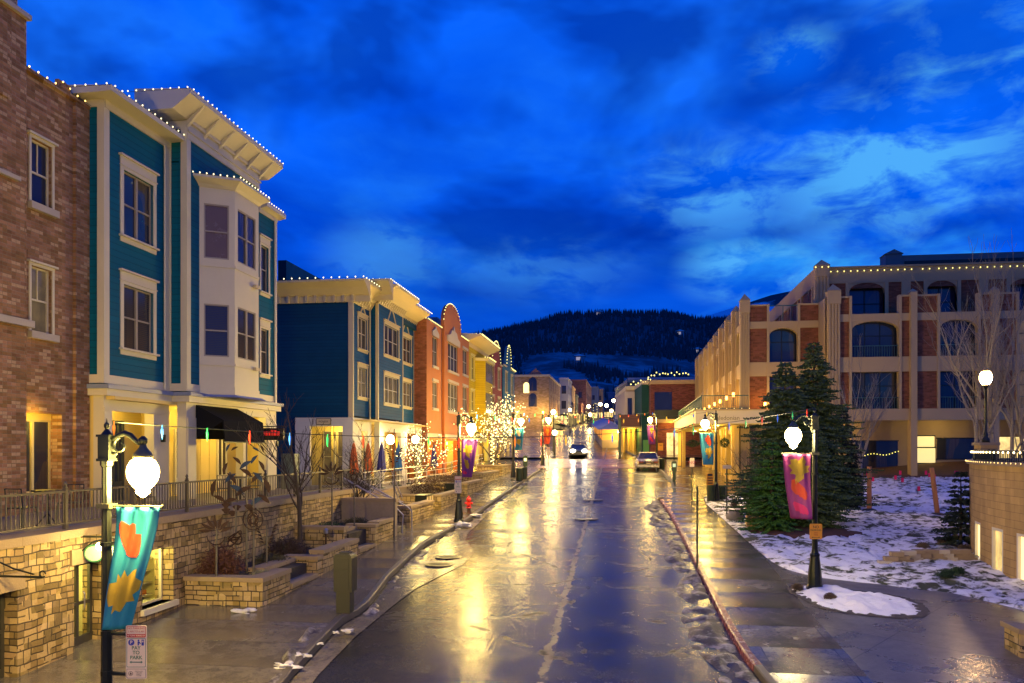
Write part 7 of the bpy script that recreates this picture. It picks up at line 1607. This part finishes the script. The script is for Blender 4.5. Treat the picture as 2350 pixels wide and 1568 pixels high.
p = at(1326, 1042, 80); HL = emit('headlight_glow', (1, .85, .55), 500); car('dark oncoming car with both headlights blazing', (p.x, p.y, zr(p.y)), math.pi + .1, paint('dark_car_paint', (.03, .03, .035), .3), lamp=HL, name='oncoming_car')
for px, d_, lab in ((1384, 235, 'small far car parked up the left kerb'), (1402, 270, 'farthest small dark car up the street')):
    g = at(px, 968, d_); car(lab, (g.x, g.y, zr(g.y)), .1, paint('dark_red_car', (.10, .02, .02), .3), name='parked_car')
# ---------------------------------------------------------------- road and kerb debris
b = MB()
for px, py in ((1262, 1360 - 93), (1238 - 200, 1280)): pass
for k, (px, py) in enumerate(((1030, 1280), (1008, 1297))):
    g = gp(px, py, .03); t_ = thing('drain_grate', ['round slotted drain grate nearer the road in the gutter bay', 'round slotted drain grate nearer the kerb in the gutter bay'][k], 'drain', g)
    g.z = zr(g.y) + crown(g.x, g.y) + .018
    MB().lathe([(.42, 0), (.42, .012), (.36, .013)], g, 24).build('plate', paint('cast_iron', (.05, .042, .03), .4, .3, .6), t_)
    b = MB(); [b.box(g.x - (r_ := math.sqrt(.1 - (.06 * i) ** 2)), g.x + r_, g.y + .06 * i - .015, g.y + .06 * i + .015, g.z + .012, g.z + .017) for i in range(-4, 5)]; b.build('slots', SBLK, t_)
for px, py, lab in ((1345, 1194, 'round manhole cover in the middle of the wet road'), (1362, 1150, 'farther round manhole cover in the wet road')):
    g = gp(px, py); g.z = zr(g.y) + crown(g.x, g.y) + .004; tag(MB().lathe([(.5, 0), (.5, .008), (.42, .009), (.41, .004)], g, 24).build('manhole_cover', MATS['cast_iron'], None, org=g), lab, 'manhole cover')
def m_dirty():
    t = NT('dirty_snow'); p = t.pos(); n = t.noise(p, 3.5, 6, .65); g = t.noise(p, 22, 3)
    c = t.mix(t.ramp(t.math('ADD', t.math('MULTIPLY', n, .8), t.math('MULTIPLY', g, .2)), [(.47, 0.0), (.66, 1.0)]), (.035, .028, .022), (.36, .34, .33)); return t.P(Base_Color=c, Roughness=.55, Normal=t.bump(g, .6, .03))
DSN = m_dirty()
def m_snow(name, lo, hi, grass=(.03, .035, .012)):
    t = NT(name); p = t.pos(); n = t.noise(p, 2.6, 6, .62, .4); n2 = t.noise(p, .35, 3); g = t.noise(p, 40, 3)
    m = t.math('ADD', t.math('MULTIPLY', n, .75), t.math('MULTIPLY', n2, .3))
    f = t.ramp(m, [(lo, 0.0), (hi, 1.0)])
    return t.P(Base_Color=t.mix(f, t.mix(g, grass, tuple(k * 2.2 for k in grass)), (.80, .80, .82)), Roughness=t.math('MULTIPLY_ADD', f, -.2, .8), Normal=t.bump(t.math('ADD', t.math('MULTIPLY', f, 1.0), t.math('MULTIPLY', g, .35)), .8, .06))
def ridge_strip(name, label, line, y0, y1, wdt, h, mat, side, seed, thr=-.1, step=.09, off=.0, base=0.0):
    b = MB(); ys_ = lin(y0, y1, int((y1 - y0) / step)); nx = 12
    for y in ys_:
        for i in range(nx):
            u_ = i / (nx - 1); x = line(y) + side * (off + wdt * u_ * (.75 + .4 * noise.noise(V((y * .5, seed, 0)))))
            z = zr(y) + crown(x, y) + base + h * (math.sin(math.pi * min(1, u_ * .97 + .05)) ** .7) * max(0, noise.noise(V((x * 3.1, y * 2.2, seed))) - thr) + .02 * noise.noise(V((x * 11, y * 9, seed))) - .012
            if u_ > .98: z = zr(y) + crown(x, y) - .02
            b.v.append(V((x, y, z)))
    m = len(ys_); b.f = [[j * nx + i, j * nx + i + 1, (j + 1) * nx + i + 1, (j + 1) * nx + i] for j in range(m - 1) for i in range(nx - 1)]
    return tag(b.build(name, mat, None, True), label, kind='stuff')
ridge_strip('gutter_snow', 'dirty melting snow and grit piled along the red kerb', rcx, 4, 40, 1.05, .16, DSN, -1, 1.3, thr=-.25)
ridge_strip('gutter_snow', 'broken old snow in the left gutter bay', lcx, 17, 61, .42, .22, DSN, 1, 7.7, thr=-.02)
ridge_strip('gutter_snow', 'crusty snow clumps on the near left kerb', lcx, 10.5, 15.5, .5, .26, DSN, -1, 4.1, thr=.05, off=.1, base=.13)
for i, (px, py, r_) in enumerate(((800, 1448, .07), (770, 1452, .04), (735, 1478, .04), (690, 1505, .09), (655, 1530, .12), (1060, 1205, .22), (1090, 1182, .12), (560, 1406, .14))):
    g = gp(px, py, .146); o = MB().blob(g, r_, seed=i, sub=5, amp=.9, sc=(1.5, 1, .4)).build('snow_clump', MATS.setdefault('clean_snow', paint('clean_snow', (.60, .60, .63), .7, .35, scale=9, bump=.8, fine=30)), None, True, org=g); tag(o, ['snow lump just right of the pedestal box foot', 'small snow lump left of the pedestal box foot', 'tiny snow lump on the pavement, below the pedestal box', 'snow lump against the near left kerb', 'largest snow lump at the bottom of the near kerb', 'wide snow patch at the foot of the purple banner lamp', 'snow patch between the lamp and the hydrant', 'thin snow strip in front of the stepped planter'][i], 'snow', 'snow lumps on the left pavement')
# ================================================================ snowy lawn and snow island
SN1 = m_snow('patchy_lawn_snow', .45, .53); SN2 = m_snow('thick_snow', .30, .40)
LB = trace([(1760, 1286), (1814, 1311), (1882, 1327), (2044, 1345), (2188, 1362), (2346, 1401), (2460, 1440)], .14)     # front edge (y, x) sorted
edge_pts = sorted([(x, y) for y, x in LB])
def lawn_front(x): return interp(edge_pts, x) + .12 * noise.noise(V((x * 2.0, 3, 0)))
xs_ = lin(3.6, 30, 190); 
b = MB(); nv = 200; nu = len(xs_)
for j in range(nv):
    for i, x in enumerate(xs_):
        y0 = lawn_front(x); y1 = 51.5 if x > 7.2 else 41.5
        y = y0 + (y1 - y0) * (j / (nv - 1)) ** 1.25
        xe = max(x, swr(y) + .02 + .1 * noise.noise(V((y * 1.5, 5, 0)))) if i < 3 else x
        if x < swr(y) + .04: xe = swr(y) + .04 + i * .01
        n_ = noise.noise(V((xe * 2.1, y * 1.6, 0))); n2 = noise.noise(V((xe * 5.3, y * 4.1, 2)))
        ed = min(1, (y - y0) * 3) * min(1, max(0, (xe - swr(y)) * 3 + .05))
        b.v.append(V((xe, y, zr(y) + .135 + lawn(xe, y) + ed * (.06 + .09 * n_ + .05 * n2))))
b.f = [[j * nu + i, j * nu + i + 1, (j + 1) * nu + i + 1, (j + 1) * nu + i] for j in range(nv - 1) for i in range(nu - 1)]
tag(b.build('snowy_lawn', SN1, None, True), 'lawn under patchy melting snow right of the pavement', kind='structure')
# raised mulch bank below the hotel
strip('mulch_bank', lin(47.0, 51.7, 12), 10.4, 40, .25, paint('bark_mulch', (.10, .045, .025), .85, .5, scale=5, bump=.8, fine=20), 20, 'brown mulch bank rising to the hotel ground floor', f=lambda x, y: lawn(x, y) + sm(47, 51.5, y) * (.12 + .45 * sm(14, 20, x)) - .2 * (1 - sm(47, 47.8, y)))
isl = [(1812, 1352), (1822, 1362), (1850, 1378), (1884, 1394), (1930, 1405), (1990, 1413), (2060, 1418), (2110, 1414), (2124, 1403), (2112, 1388), (2080, 1374), (2030, 1364), (1960, 1356), (1900, 1349), (1860, 1344), (1825, 1345)]
ipts = [gp(px, py, .15) for px, py in isl]; ic = sum(ipts, V((0, 0, 0))) / len(ipts)
def island(name, label, grow, h, mat, seed, kind='stuff'):
    b = MB(); R_ = 26; n = 130; ring0 = []
    for k in range(n):
        t_ = k / n * len(ipts); i = int(t_); a = ipts[i % len(ipts)].lerp(ipts[(i + 1) % len(ipts)], t_ - i); ring0.append(a)
    for r_ in range(R_ + 1):
        f_ = r_ / R_
        for k in range(n):
            e = ic.lerp(ring0[k], f_ * grow * (1 + (.05 * noise.noise(V((k * .5, seed, 0))) if f_ > .8 else 0)))
            hh = h * (1 - f_ ** 5) * (.75 + 1.0 * noise.noise(V((e.x * 2.3, e.y * 2.3, seed)))) + .05 * noise.noise(V((e.x * 6, e.y * 6, seed)))
            b.v.append(V((e.x, e.y, zr(e.y) + .146 + (.006 if r_ == R_ else max(.006, hh)))))
    b.f = [[r_ * n + k, r_ * n + (k + 1) % n, (r_ + 1) * n + (k + 1) % n, (r_ + 1) * n + k] for r_ in range(R_) for k in range(n)]
    return tag(b.build(name, mat, None, True), label, kind=kind)
island('island_bed', 'dark wet soil rim of the lamp island', 1.06, .02, GRAVEL, 3, 'structure'); island('island_snow', 'mound of white snow on the lamp island', .95, .12, m_snow('crusty_snow', .30, .40), 5)
for i, (px, py, r_, lab) in enumerate(((1830, 1347, .16, 'small dry shrub left of the lamp foot on the snow island'), (1905, 1368, .14, 'small dry shrub right of the lamp foot on the snow island'), (2118, 1252, .22, 'left of the dry shrubs in the snow above the edging wall'), (2163, 1245, .22, 'middle dry shrub in the snow above the edging wall'), (2195, 1232, .2, 'dry shrub highest up in the snow near the edging wall'), (2212, 1256, .2, 'rightmost dry shrub above the edging wall'), (2175, 1320, .3, 'dark tuft in the snow below the stone edging wall'), (2200, 1310, .2, 'small dark tuft beside the larger one below the edging wall'))):
    g = gp(px, py + 6, .2, lawn); shrub(lab, g, r_, r_ * .8, 260, DRY if i < 6 else DGR, 40 + i, leaf=.025)
# dry stacked edging stones
E_ = thing('edging_wall', 'low curved wall of stacked flat golden stones in the snow', 'stone wall', gp(2130, 1290, .15))
rnd = random.Random(3)
for row in range(3):
    for i in range(9 - row):
        px = 2030 + row * 14 + i * (24.5 + row * .5); py = 1292 - 7 * sm(2030, 2120, px) * 1.2 - row * 0; g = gp(px, py + 3, .15, lawn)
        b = MB(O=g, u=(1, .15 * math.sin(i), 0)); h = .11; b.box(-.17, .17 + rnd.uniform(-.03, .03), -.14 + rnd.uniform(-.03, .03), .14, row * h - .02, row * h + h - .012)
        b.build('stone', CAP if (i + row) % 3 else SILLST, E_)
# boulder, tan box, stone block
g = gp(1688, 1196, .15); o = MB().blob(g + V((0, 0, .2)), .33, seed=4, sub=4, amp=.25, sc=(1, .9, .75)).build('boulder', paint('grey_boulder', (.26, .24, .22), .8, .35, scale=5, bump=.9, fine=25), None, True, org=g); tag(o, 'rounded grey boulder at the snowy lawn edge beside the tan box', 'boulder')
g = gp(1732, 1212, .15); t_ = thing('irrigation_box', 'tan plywood box at the foot of the big spruce', 'box', g); TAN = paint('tan_plywood', (.36, .20, .09), .7, .15)
MB(O=g, u=(1, -.25, 0), n=(0, -1, 0)).box(-.3, .3, -.2, .2, -.05, .72).build('body', TAN, t_); MB(O=g, u=(1, -.25, 0), n=(0, -1, 0)).box(-.33, .33, -.23, .23, .72, .76).build('lid', TAN, t_)
g = gp(2345, 1497, .14); t_ = thing('seat_block', 'low block wall of golden stone at the lower right edge', 'seat wall', g)
MB(O=(g.x, g.y, g.z), u=(1, -.55, 0)).box(-.22, 2.4, -.5, .12, -.02, .40).build('wall', STONE2, t_); MB(O=(g.x, g.y, g.z), u=(1, -.55, 0)).box(-.27, 2.45, -.55, .16, .40, .49).build('cap', CAP, t_)
# timber stakes and pink marker flags
STK = paint('timber_stake', (.40, .17, .06), .7, .2, scale=3)
for px, py, ptop, tx, lab in ((1995, 1172, 1071, 0, 'upright wooden stake post in the snow, left of the pair'), (2152, 1182, 1074, -14, 'leaning wooden stake post in the snow, right of the pair')):
    g = gp(px, py, .15, lawn); d_ = g.y / ray(px)[1]; top = at(px + tx, ptop, d_); t_ = thing('stake', lab, 'post', g); MB().tube([g - V((0, 0, .05)), top], [.10, .09], 8).build('post', STK, t_); MB().lathe([(.32, 0), (.25, .05), (.1, .09)], g, 12).build('earth_collar', GRAVEL, t_)
PKM = paint('pink_flag', (.75, .01, .09), .5)
LF = [(1988, 1082, 'beside the upright stake, upper'), (1974, 1112, 'nearest the spruce'), (2000, 1110, 'just right of the upright stake'), (1966, 1130, 'lowest left, below the spruce edge'), (2052, 1106, 'between the two stakes, left'), (2068, 1112, 'between the two stakes, right'), (2063, 1080, 'at the mulch foot by the hotel column'), (2105, 1133, 'just left of the leaning stake foot'), (2122, 1066 + 6, 'above the leaning stake top'), (2130, 1100, 'left of a pair beside the leaning stake'), (2141, 1104, 'right of a pair beside the leaning stake'), (2143, 1138, 'right of the leaning stake foot'), (2194, 1064 + 4, 'far right near the stone building'), (2190, 1092, 'below the far right one')]
for px, py, lab in LF:
    g = gp(px, py + 5, .16, lawn); 
    if g.y > 46.6: g = V((xY(px, 46.3), 46.3, zr(46.3) + .2 + lawn(xY(px, 46.3), 46.3)))
    t_ = thing('marker_flag', 'pink marker flag ' + lab, 'flag', g, 'pink marker flags in the snow'); MB().tube([g, g + V((0, 0, .42))], .008, 4).build('wire', IRON, t_); MB().box(g.x, g.x + .13, g.y - .004, g.y + .004, g.z + .22, g.z + .44).build('flag', PKM, t_)
# ================================================================ trees
def twig_tree(name, label, base, H_, spread, seed, mat, r0=.07, split=.33, up=.35, depth=5, group=None, lean=(0, 0), trunks=1, droop=0.0, thin=.0045, nb=(2, 4), low=.3, cat='tree', lights=None):
    rnd = random.Random(seed); base = V(base); t_ = thing(name, label, cat, base, group); tr_, cr = MB(), MB(); tips = []
    def grow(p, d_, L, r, k):
        pts = [p]; rs = [r]; n = 4
        for i in range(n):
            d_ = (d_ + V((rnd.gauss(0, .12), rnd.gauss(0, .12), rnd.gauss(0, .08) + (up * .12 if k else .04) - droop * .1))).normalized(); p = p + d_ * (L / n); pts.append(p); rs.append(max(thin, r * (1 - .45 * (i + 1) / n)))
        (tr_ if k == 0 else cr).tube(pts, rs, 8 if k == 0 else (5 if k < 3 else 3), cap=False)
        tips.extend(pts[1:])
        if k >= depth or r < thin * 1.2: return
        m = rnd.randint(*nb) + (2 if k == 0 else 0)
        for j in range(m):
            f_ = rnd.uniform(low if k == 0 else .2, 1.0); i = min(n - 1, int(f_ * n)); q = pts[i].lerp(pts[i + 1], f_ * n - i)
            a = rnd.random() * 6.283; out = V((math.cos(a), math.sin(a), 0)); nd = (d_ * (1 - split) + out * spread + V((0, 0, up * .5))).normalized()
            grow(q, nd, L * rnd.uniform(.48, .74), rs[i] * rnd.uniform(.45, .65), k + 1)
        grow(p, d_, L * .6, rs[-1] * .9, k + 1)
    for q in range(trunks):
        a = rnd.random() * 6.283; grow(base - V((0, 0, .1)) + V((.06 * q, 0, 0)), V((lean[0] + (.25 * math.cos(a) if trunks > 1 else 0), lean[1] + (.25 * math.sin(a) if trunks > 1 else 0), 1)).normalized(), H_ * .48, r0 * (1 if q == 0 else .75), 0)
    tr_.build('trunk', mat, t_, True); cr.build('crown', mat, t_); t_['label'] = label
    return t_, tips
BARK = paint('dark_bark', (.055, .042, .032), .8, .3, scale=8); 
def m_birch():
    t = NT('aspen_bark'); p = t.pos(); n = t.noise(t.N('ShaderNodeVectorMath', _operation='MULTIPLY', i0=p, i1=(3, 3, 14)).outputs[0], 1.4, 4); g = t.noise(p, 3, 4)
    return t.P(Base_Color=t.mix(t.ramp(n, [(.60, 0.0), (.68, 1.0)]), t.mix(g, (.17, .15, .11), (.27, .24, .18)), (.05, .04, .03)), Roughness=.7)
ASP = m_birch()
g = gp(688, 1252, .55); twig_tree('bare_tree', 'crooked bare tree rising from the stepped planter past the sculptures', g, 4.4, .6, 6, BARK, .085, depth=5, up=.5, low=.45)
g = gp(822, 1190, .5); twig_tree('bare_tree', 'spreading bare multi-stem tree in front of the concrete stair wall', g, 3.0, .85, 9, BARK, .06, depth=5, trunks=3, up=.3)
g = gp(735, 1170, 1.2); twig_tree('bare_tree', 'fine-twigged bare tree before the glowing patio shop window', (-11.3, 33.5, -1.95), 3.3, .8, 21, BARK, .05, depth=5, trunks=2)
g = gp(1715, 1160, .15); twig_tree('bare_tree', 'small bare tree between the canopy shopfront and the big spruce', g, 3.6, .7, 31, BARK, .06, depth=5, trunks=2)
aspen = [(1978, 1128, 6.4, 'slim pale aspen with a forked crown right of the big spruce', 41, 0, .085), (1925, 1115, 5.6, 'thin pale aspen rising behind the big spruce', 42, -.02, .06), (2238, 1130, 8.6, 'tall pale aspen behind the post lamp, trunk left of it', 43, .0, .11), (2300, 1120, 10.4, 'tallest forked aspen at the right, beyond the terrace railing', 44, .02, .13), (2325, 1125, 9.4, 'pale aspen leaning right beside the tallest one', 47, .06, .10), (2372, 1125, 8.6, 'aspen cut by the right picture edge', 46, -.03, .1)]
for px, py, h_, lab, sd, ln, r_ in aspen:
    y_ = 40 if px < 2100 else 36; x_ = xY(px, y_); twig_tree('aspen_tree', lab, (x_, y_, zr(y_) + .3 + lawn(x_, y_)), h_, .55, sd, ASP, r_, depth=4, group='bare aspens on the hotel lawn', lean=(ln, 0), up=.7, low=.25, split=.3, nb=(2, 4), thin=.005)
# conifers built of many needle sprays on drooping boughs
def conifer(label, base, H_, R_, seed, mat, name='spruce_tree', dens=1.0, low=.02, trunkm=None, cat='tree', leafL=.21, group=None):
    rnd = random.Random(seed); base = V(base); t_ = thing(name, label, cat, base, group); MB().tube([base - V((0, 0, .1)), base + V((0, 0, H_ * .6)), base + V((0, 0, H_ * .97))], [R_ * .07, R_ * .04, .01], 8).build('trunk', trunkm or BARK, t_)
    b = MB(); nl = int(H_ * 8)
    for l in range(nl):
        f_ = low + (1 - low) * (l + rnd.random() * .6) / nl; z = H_ * f_; rr = R_ * (1 - f_) ** .68 * (.82 + .18 * math.sin(l * 2.7)) * rnd.uniform(.8, 1.1) + .05; m = max(5, int((7 + rr * 9) * dens)); a0 = rnd.random() * 6
        for j in range(m):
            a = a0 + 6.283 * j / m + rnd.uniform(-.2, .2); L = rr * rnd.uniform(.5, 1.2); u_ = V((math.cos(a), math.sin(a), 0)); s_ = V((-u_.y, u_.x, 0))
            droop = rnd.uniform(.05, .5); k_ = max(3, int(L / .075))
            for i in range(k_):
                q_ = (i + .5) / k_
                if q_ < .22: continue
                c_ = base + V((0, 0, z)) + u_ * (L * q_) + V((0, 0, -droop * L * q_ * (1 - .55 * q_) + (.1 if f_ > .85 else 0))); w_ = leafL * (1.15 - .6 * q_)
                for sg in (-1, 1):
                    t2 = (u_ * rnd.uniform(.4, .9) + s_ * sg * rnd.uniform(.5, 1.0) + V((0, 0, rnd.uniform(-.35, .25)))).normalized() * w_; n2 = V((rnd.uniform(-1, 1), rnd.uniform(-1, 1), 1)).normalized() * w_ * .34
                    b.face([c_, c_ + t2 * .55 + n2, c_ + t2, c_ + t2 * .5 - n2])
                if rnd.random() < .4: t2 = u_ * w_ * .9; b.face([c_, c_ + t2 * .5 + s_ * w_ * .2, c_ + t2, c_ + t2 * .5 - s_ * w_ * .2])
    b.build('crown', mat, t_); return t_
def m_needle(name, c1, c2):
    t = NT(name); p = t.pos(); n = t.noise(p, 1.6, 4); g = t.noise(p, 12, 2); f = t.ramp(t.math('ADD', t.math('MULTIPLY', n, .6), t.math('MULTIPLY', g, .4)), [(.36, 0.0), (.64, 1.0)])
    m = t.P(Base_Color=t.mix(f, c1, c2), Roughness=.65, Specular_IOR_Level=.3); return m
NDL = m_needle('spruce_needles', (.024, .055, .028), (.09, .14, .055)); JUN = m_needle('juniper_green', (.02, .075, .012), (.07, .19, .03))
sp = gp(1846, 1218, .15); bz = sp.z
conifer('taller blue spruce of the pair by the snow island lamp, right top', (xY(1868, 32.5), 32.5, zr(32.5) + .3), 6.75, 2.5, 1, NDL, low=.12)
conifer('left spruce of the pair, leaning over the sidewalk shopfront', (xY(1802, 31.0), 31.0, zr(31) + .3), 5.9, 2.65, 2, NDL, low=.12)
conifer('broad bright green juniper at the foot of the spruces', (xY(1772, 29.6), 29.6, zr(29.6) + .2), 3.1, 1.5, 3, JUN, name='juniper_bush', cat='bush', dens=1.5, leafL=.16)
conifer('broad dark spruce skirt right of the spruce pair', (xY(1868, 30.6), 30.6, zr(30.6) + .2), 3.6, 1.5, 4, NDL, dens=1.2)
conifer('dark fir behind the spruces, beside the aspen trunk', (xY(1932, 36.5), 36.5, zr(36.5) + .3), 4.2, 1.5, 5, m_needle('dark_needles', (.01, .02, .016), (.03, .045, .03)), name='fir_tree')
conifer('young sparse fir beside the curved stone building', (xY(2205, 26.8), 26.8, zr(26.8) + .3 + lawn(10, 26.8)), 2.2, .8, 6, MATS.get('x') or bpy.data.materials['dark_needles'], name='young_fir', dens=.8)
tag(MB().lathe([(2.3, -.12), (2.1, .03), (1.2, .10), (.2, .12)], (xY(1835, 30.4), 30.4, zr(30.4) + .14), 28).build('mulch_ring', paint('red_mulch', (.075, .03, .018), .9, .5, scale=6, bump=.8, fine=20), None, True), 'reddish mulch ring under the spruces', kind='structure')
shrub('thin bare shrub by the dry bed left of the juniper', gp(1640 + 45, 1165, .2), .35, .5, 200, DRY, 77, leaf=.02)
# ---------------------------------------------------------------- trees wound with lights
def lit_tree(label, base, H_, spread, seed, nb_, r, trunks=1, glow=60, rad=None, hmin=0.0, lean=(0, 0), llabel='', maxd=None, gap=.17):
    t_, tips = twig_tree('light_wrapped_tree', label, base, H_, spread, seed, BARK, .09, depth=5, trunks=trunks, up=.25, lean=lean, group=None)
    rnd = random.Random(seed + 1); base = V(base)
    tips = [p for p in tips if p.z > base.z + hmin and (not maxd or math.hypot(p.x - base.x, p.y - base.y) < maxd)]
    rnd.shuffle(tips)
    kept = []
    for p in tips:
        if all((p - q).length > gap for q in kept[-250:]): kept.append(p)
    tips = kept; ps = [p + V((rnd.gauss(0, .05), rnd.gauss(0, .05), rnd.gauss(0, .05))) for p in tips[:nb_]]
    for i in range(int(nb_ * .12)): a = i * .9; ps.append(base + V((.11 * math.cos(a), .11 * math.sin(a), i * H_ * .5 / (nb_ * .12))))
    s_ = thing('tree_lights', llabel, 'string lights', base, 'warm bulbs wound through the street trees'); c_ = sum(ps, V((0, 0, 0))) / len(ps)
    ps.sort(key=lambda p: p.length)
    for p in ps[:100]:
        o = bpy.data.objects.new('bulb', bulb_mesh(r, BULBT)); C.objects.link(o); o.parent = s_; o.location = p - base
    b = MB()
    for p in ps[100:]: rr = r * rnd.uniform(.6, 1.25); b.lathe([(rr * .15, -rr), (rr, 0), (rr * .15, rr)], p, 5)
    o = b.build('bulb', BULBT, s_); o['kind'] = 'stuff'
    for k in range(3): point(s_, 'bulb_glow', ps[(k * 2 + 1) * len(ps) // 7] + V((.5, -.6, .3)), glow / 3, (1, .70, .24), .4)
BULBT = emit('tree_bulb', (1.0, .78, .28), 3.4, sampling='NONE')
yb1 = 51.0; xb1 = xY(1140, yb1) - .4
lit_tree('big spreading street tree wound with bulbs, before the yellow building', (xY(1130, 55), 55, -1.6), 5.4, .95, 13, 560, .036, trunks=3, glow=600, llabel='hundreds of warm bulbs filling the big street tree', maxd=2.9, hmin=.5, gap=.25)
lit_tree('small drooping street tree wound with bulbs on the patio edge', (xY(958, 40), 40, -2.1), 3.4, .9, 17, 300, .026, trunks=2, glow=260, llabel='warm bulbs covering the small patio tree', maxd=2.0, hmin=.1, gap=.17)
# ================================================================ kinetic metal sculptures in the planter
def leafblade(b, fr, c, ang, L, w_):
    b.fr(**fr); ca, sa = math.cos(ang), math.sin(ang); pts = []
    for i in range(9): t_ = i / 8; x, y = (t_ - .5) * L, w_ * math.sin(math.pi * t_); pts.append((x, y))
    for i in range(7, 0, -1): t_ = i / 8; pts.append(((t_ - .5) * L, -w_ * .25 * math.sin(math.pi * t_)))
    b.poly([(c[0] + x * ca - y * sa, c[1] + x * sa + y * ca) for x, y in pts], -.006, .006)
def spinner(label, px, py0, ptop, d_, kind, scale=1.0):
    r = ray(px); x, y = r[0] * d_, r[1] * d_; zt_ = (HY - ptop) / F * d_; z0 = -3.1
    t_ = thing('wind_sculpture', label, 'sculpture', (x, y, z0), 'tall metal wind sculptures in the planter')
    MB().tube([(x, y, z0), (x, y, zt_)], [.028, .018], 6).build('pole', paint('weathered_pole', (.10, .09, .08), .5, .2, .5), t_)
    fr = dict(O=(x, y - .03, 0), u=(CS, SN, 0), n=(SN, -CS, 0)); k_ = 1.0 * d_ / F
    def Z(py): return (HY - py) / F * d_
    def Xo(p): return (p - px) / F * d_
    rnd = random.Random(int(px))
    if kind == 'big':                             # tall diamond of crossed blades
        sp_ = [(525, 1028, 1.1, 15), (602, 1030, -1.2, 15), (545, 1058, -.75, 20), (585, 1055, .9, 20), (519, 1075, 1.2, 22), (601, 1070, -1.1, 22), (530, 1098, .7, 26), (533, 1099, -.9, 26), (590, 1098, .75, 26), (593, 1096, -.8, 26), (493, 1120, 1.35, 30), (612, 1115, -1.2, 30), (565, 1068, .6, 26), (566, 1086, -.6, 26), (560, 1128, .55, 32), (545, 1124, -.55, 30), (505, 1146, -.5, 26), (530, 1150, .3, 24), (590, 1152, .6, 30), (606, 1146, -.6, 28), (540, 1030, .5, 14), (588, 1032, -.5, 14)]
        for k, (a, c, an, L) in enumerate(sp_): b = MB(); leafblade(b, fr, (Xo(a), Z(c)), an, L * k_ * 1.35, L * k_ * .30); b.build('blade', RUST if k % 3 else paint('blue_steel', (.02, .04, .09), .4, .2, .7), t_)
        for k, (a, c) in enumerate(((520, 1160), (545, 1165), (572, 1163), (580, 1170), (520, 1172), (535, 1178))): MB(**fr).poly([(Xo(a) + .09 * math.cos(q) * (1 + .4 * math.sin(q * 3)), Z(c) + .07 * math.sin(q)) for q in [i * .5236 for i in range(12)]], -.01, .01).build('cup', RUST, t_)
    if kind == 'rings':
        for q_, rr in ((0, .25), (1, .17), (2, .10)):
            b = MB(); b.tube([(x + rr * math.cos(i * .3927) * (1 - .2 * q_) * CS, y - .04, Z(py0) + rr * math.sin(i * .3927)) for i in range(17)], .014, 5); b.build('ring', RUST, t_)
        for i in range(5): b = MB(); leafblade(b, fr, (.1 * math.cos(i * 1.26), Z(py0) + .12 * math.sin(i * 1.26)), i * 1.26 + 1.2, .22, .04); b.build('blade', RUST, t_)
    if kind == 'flower':
        for i in range(7): a = math.pi * (.05 + .9 * i / 6); b = MB(); leafblade(b, fr, (.24 * math.cos(a), Z(py0) + .22 * math.sin(a) - .05), a + .2, .34, .06); b.build('petal', RUST, t_)
        b = MB(); b.tube([(x + .22 * math.cos(math.pi + i * .31) * CS, y - .03, Z(py0) - .15 + .2 * math.sin(math.pi + i * .31)) for i in range(11)], .014, 5); b.build('ring', RUST, t_)
    if kind == 'pods':
        for i in range(6):
            for s_ in (-1, 1): b = MB(); leafblade(b, fr, (s_ * (.10 + .03 * i), Z(py0) + .085 * i), s_ * .5, .12, .04); b.build('pod', RUST, t_)
    if kind == 'knot':
        for q_ in range(3): b = MB(); b.tube([(x + .17 * math.cos(i * .3927 + q_) * CS, y - .04 - .01 * q_, Z(py0) + .2 * math.sin(i * .3927 * (1) + q_ * 2.1) * (.6 + .4 * math.cos(i * .3927))) for i in range(17)], .018, 5); b.build('loop', RUST, t_)
    return t_
spinner('tallest sculpture, a diamond of rusty and blue blades before the yellow doors', 566, 1100, 1010, 19.6, 'big')
spinner('petal-topped sculpture at the left of the planter group', 497, 1215, 1195, 18.4, 'flower')
spinner('ring sculpture low in front of the wall, right of the tallest pole', 582, 1192, 1120, 19.2, 'rings')
spinner('small knotted sculpture left of the tallest pole', 541, 1236, 1160, 19.2, 'knot')
spinner('seed-pod sculpture against the stone wall, right of the rings', 612, 1245, 1205, 20.3, 'pods')
spinner('knotted ring sculpture just right of the bare tree, by the orange umbrella', 843 - 30, 1095, 1080, 26.0, 'rings')
spinner('dark blue petal sculpture before the patio shop window', 762, 1085, 1060, 24.5, 'flower')
spinner('pod-strung tall pole between the globe wall lamps', 905, 1060, 985, 27.0, 'pods')
# planter path light
g = gp(748, 1265, .5); t_ = thing('path_light', 'short rusty bollard light in the stepped planter', 'bollard light', g); MB().tube([g, g + V((0, 0, .5))], .03, 6).build('post', RUST, t_); MB().lathe([(.06, .5), (.07, .53), (.07, .62), (.02, .66)], g, 10).build('cap', STEEL, t_)
# ---------------------------------------------------------------- footbridge deck, with unseen lamps added behind the viewpoint to light the near facades
MB().box(-16, 16, -9, -.5, -1.75, -1.55).box(-16, 16, -9.2, -9.0, -1.9, -.5).build('footbridge', HC)
tag(bpy.data.objects['footbridge'], 'concrete deck of the footbridge the picture is taken from', kind='structure')
for x_, s_, lab in ((-9, 1, 'left'), (0, 1, 'middle'), (9, 1, 'right')):
    dup(lamp0 if s_ == 1 else lampR, (x_, -6, -1.55), label='unseen lamp added behind the viewpoint to light the near facades, ' + lab + ' one of three')
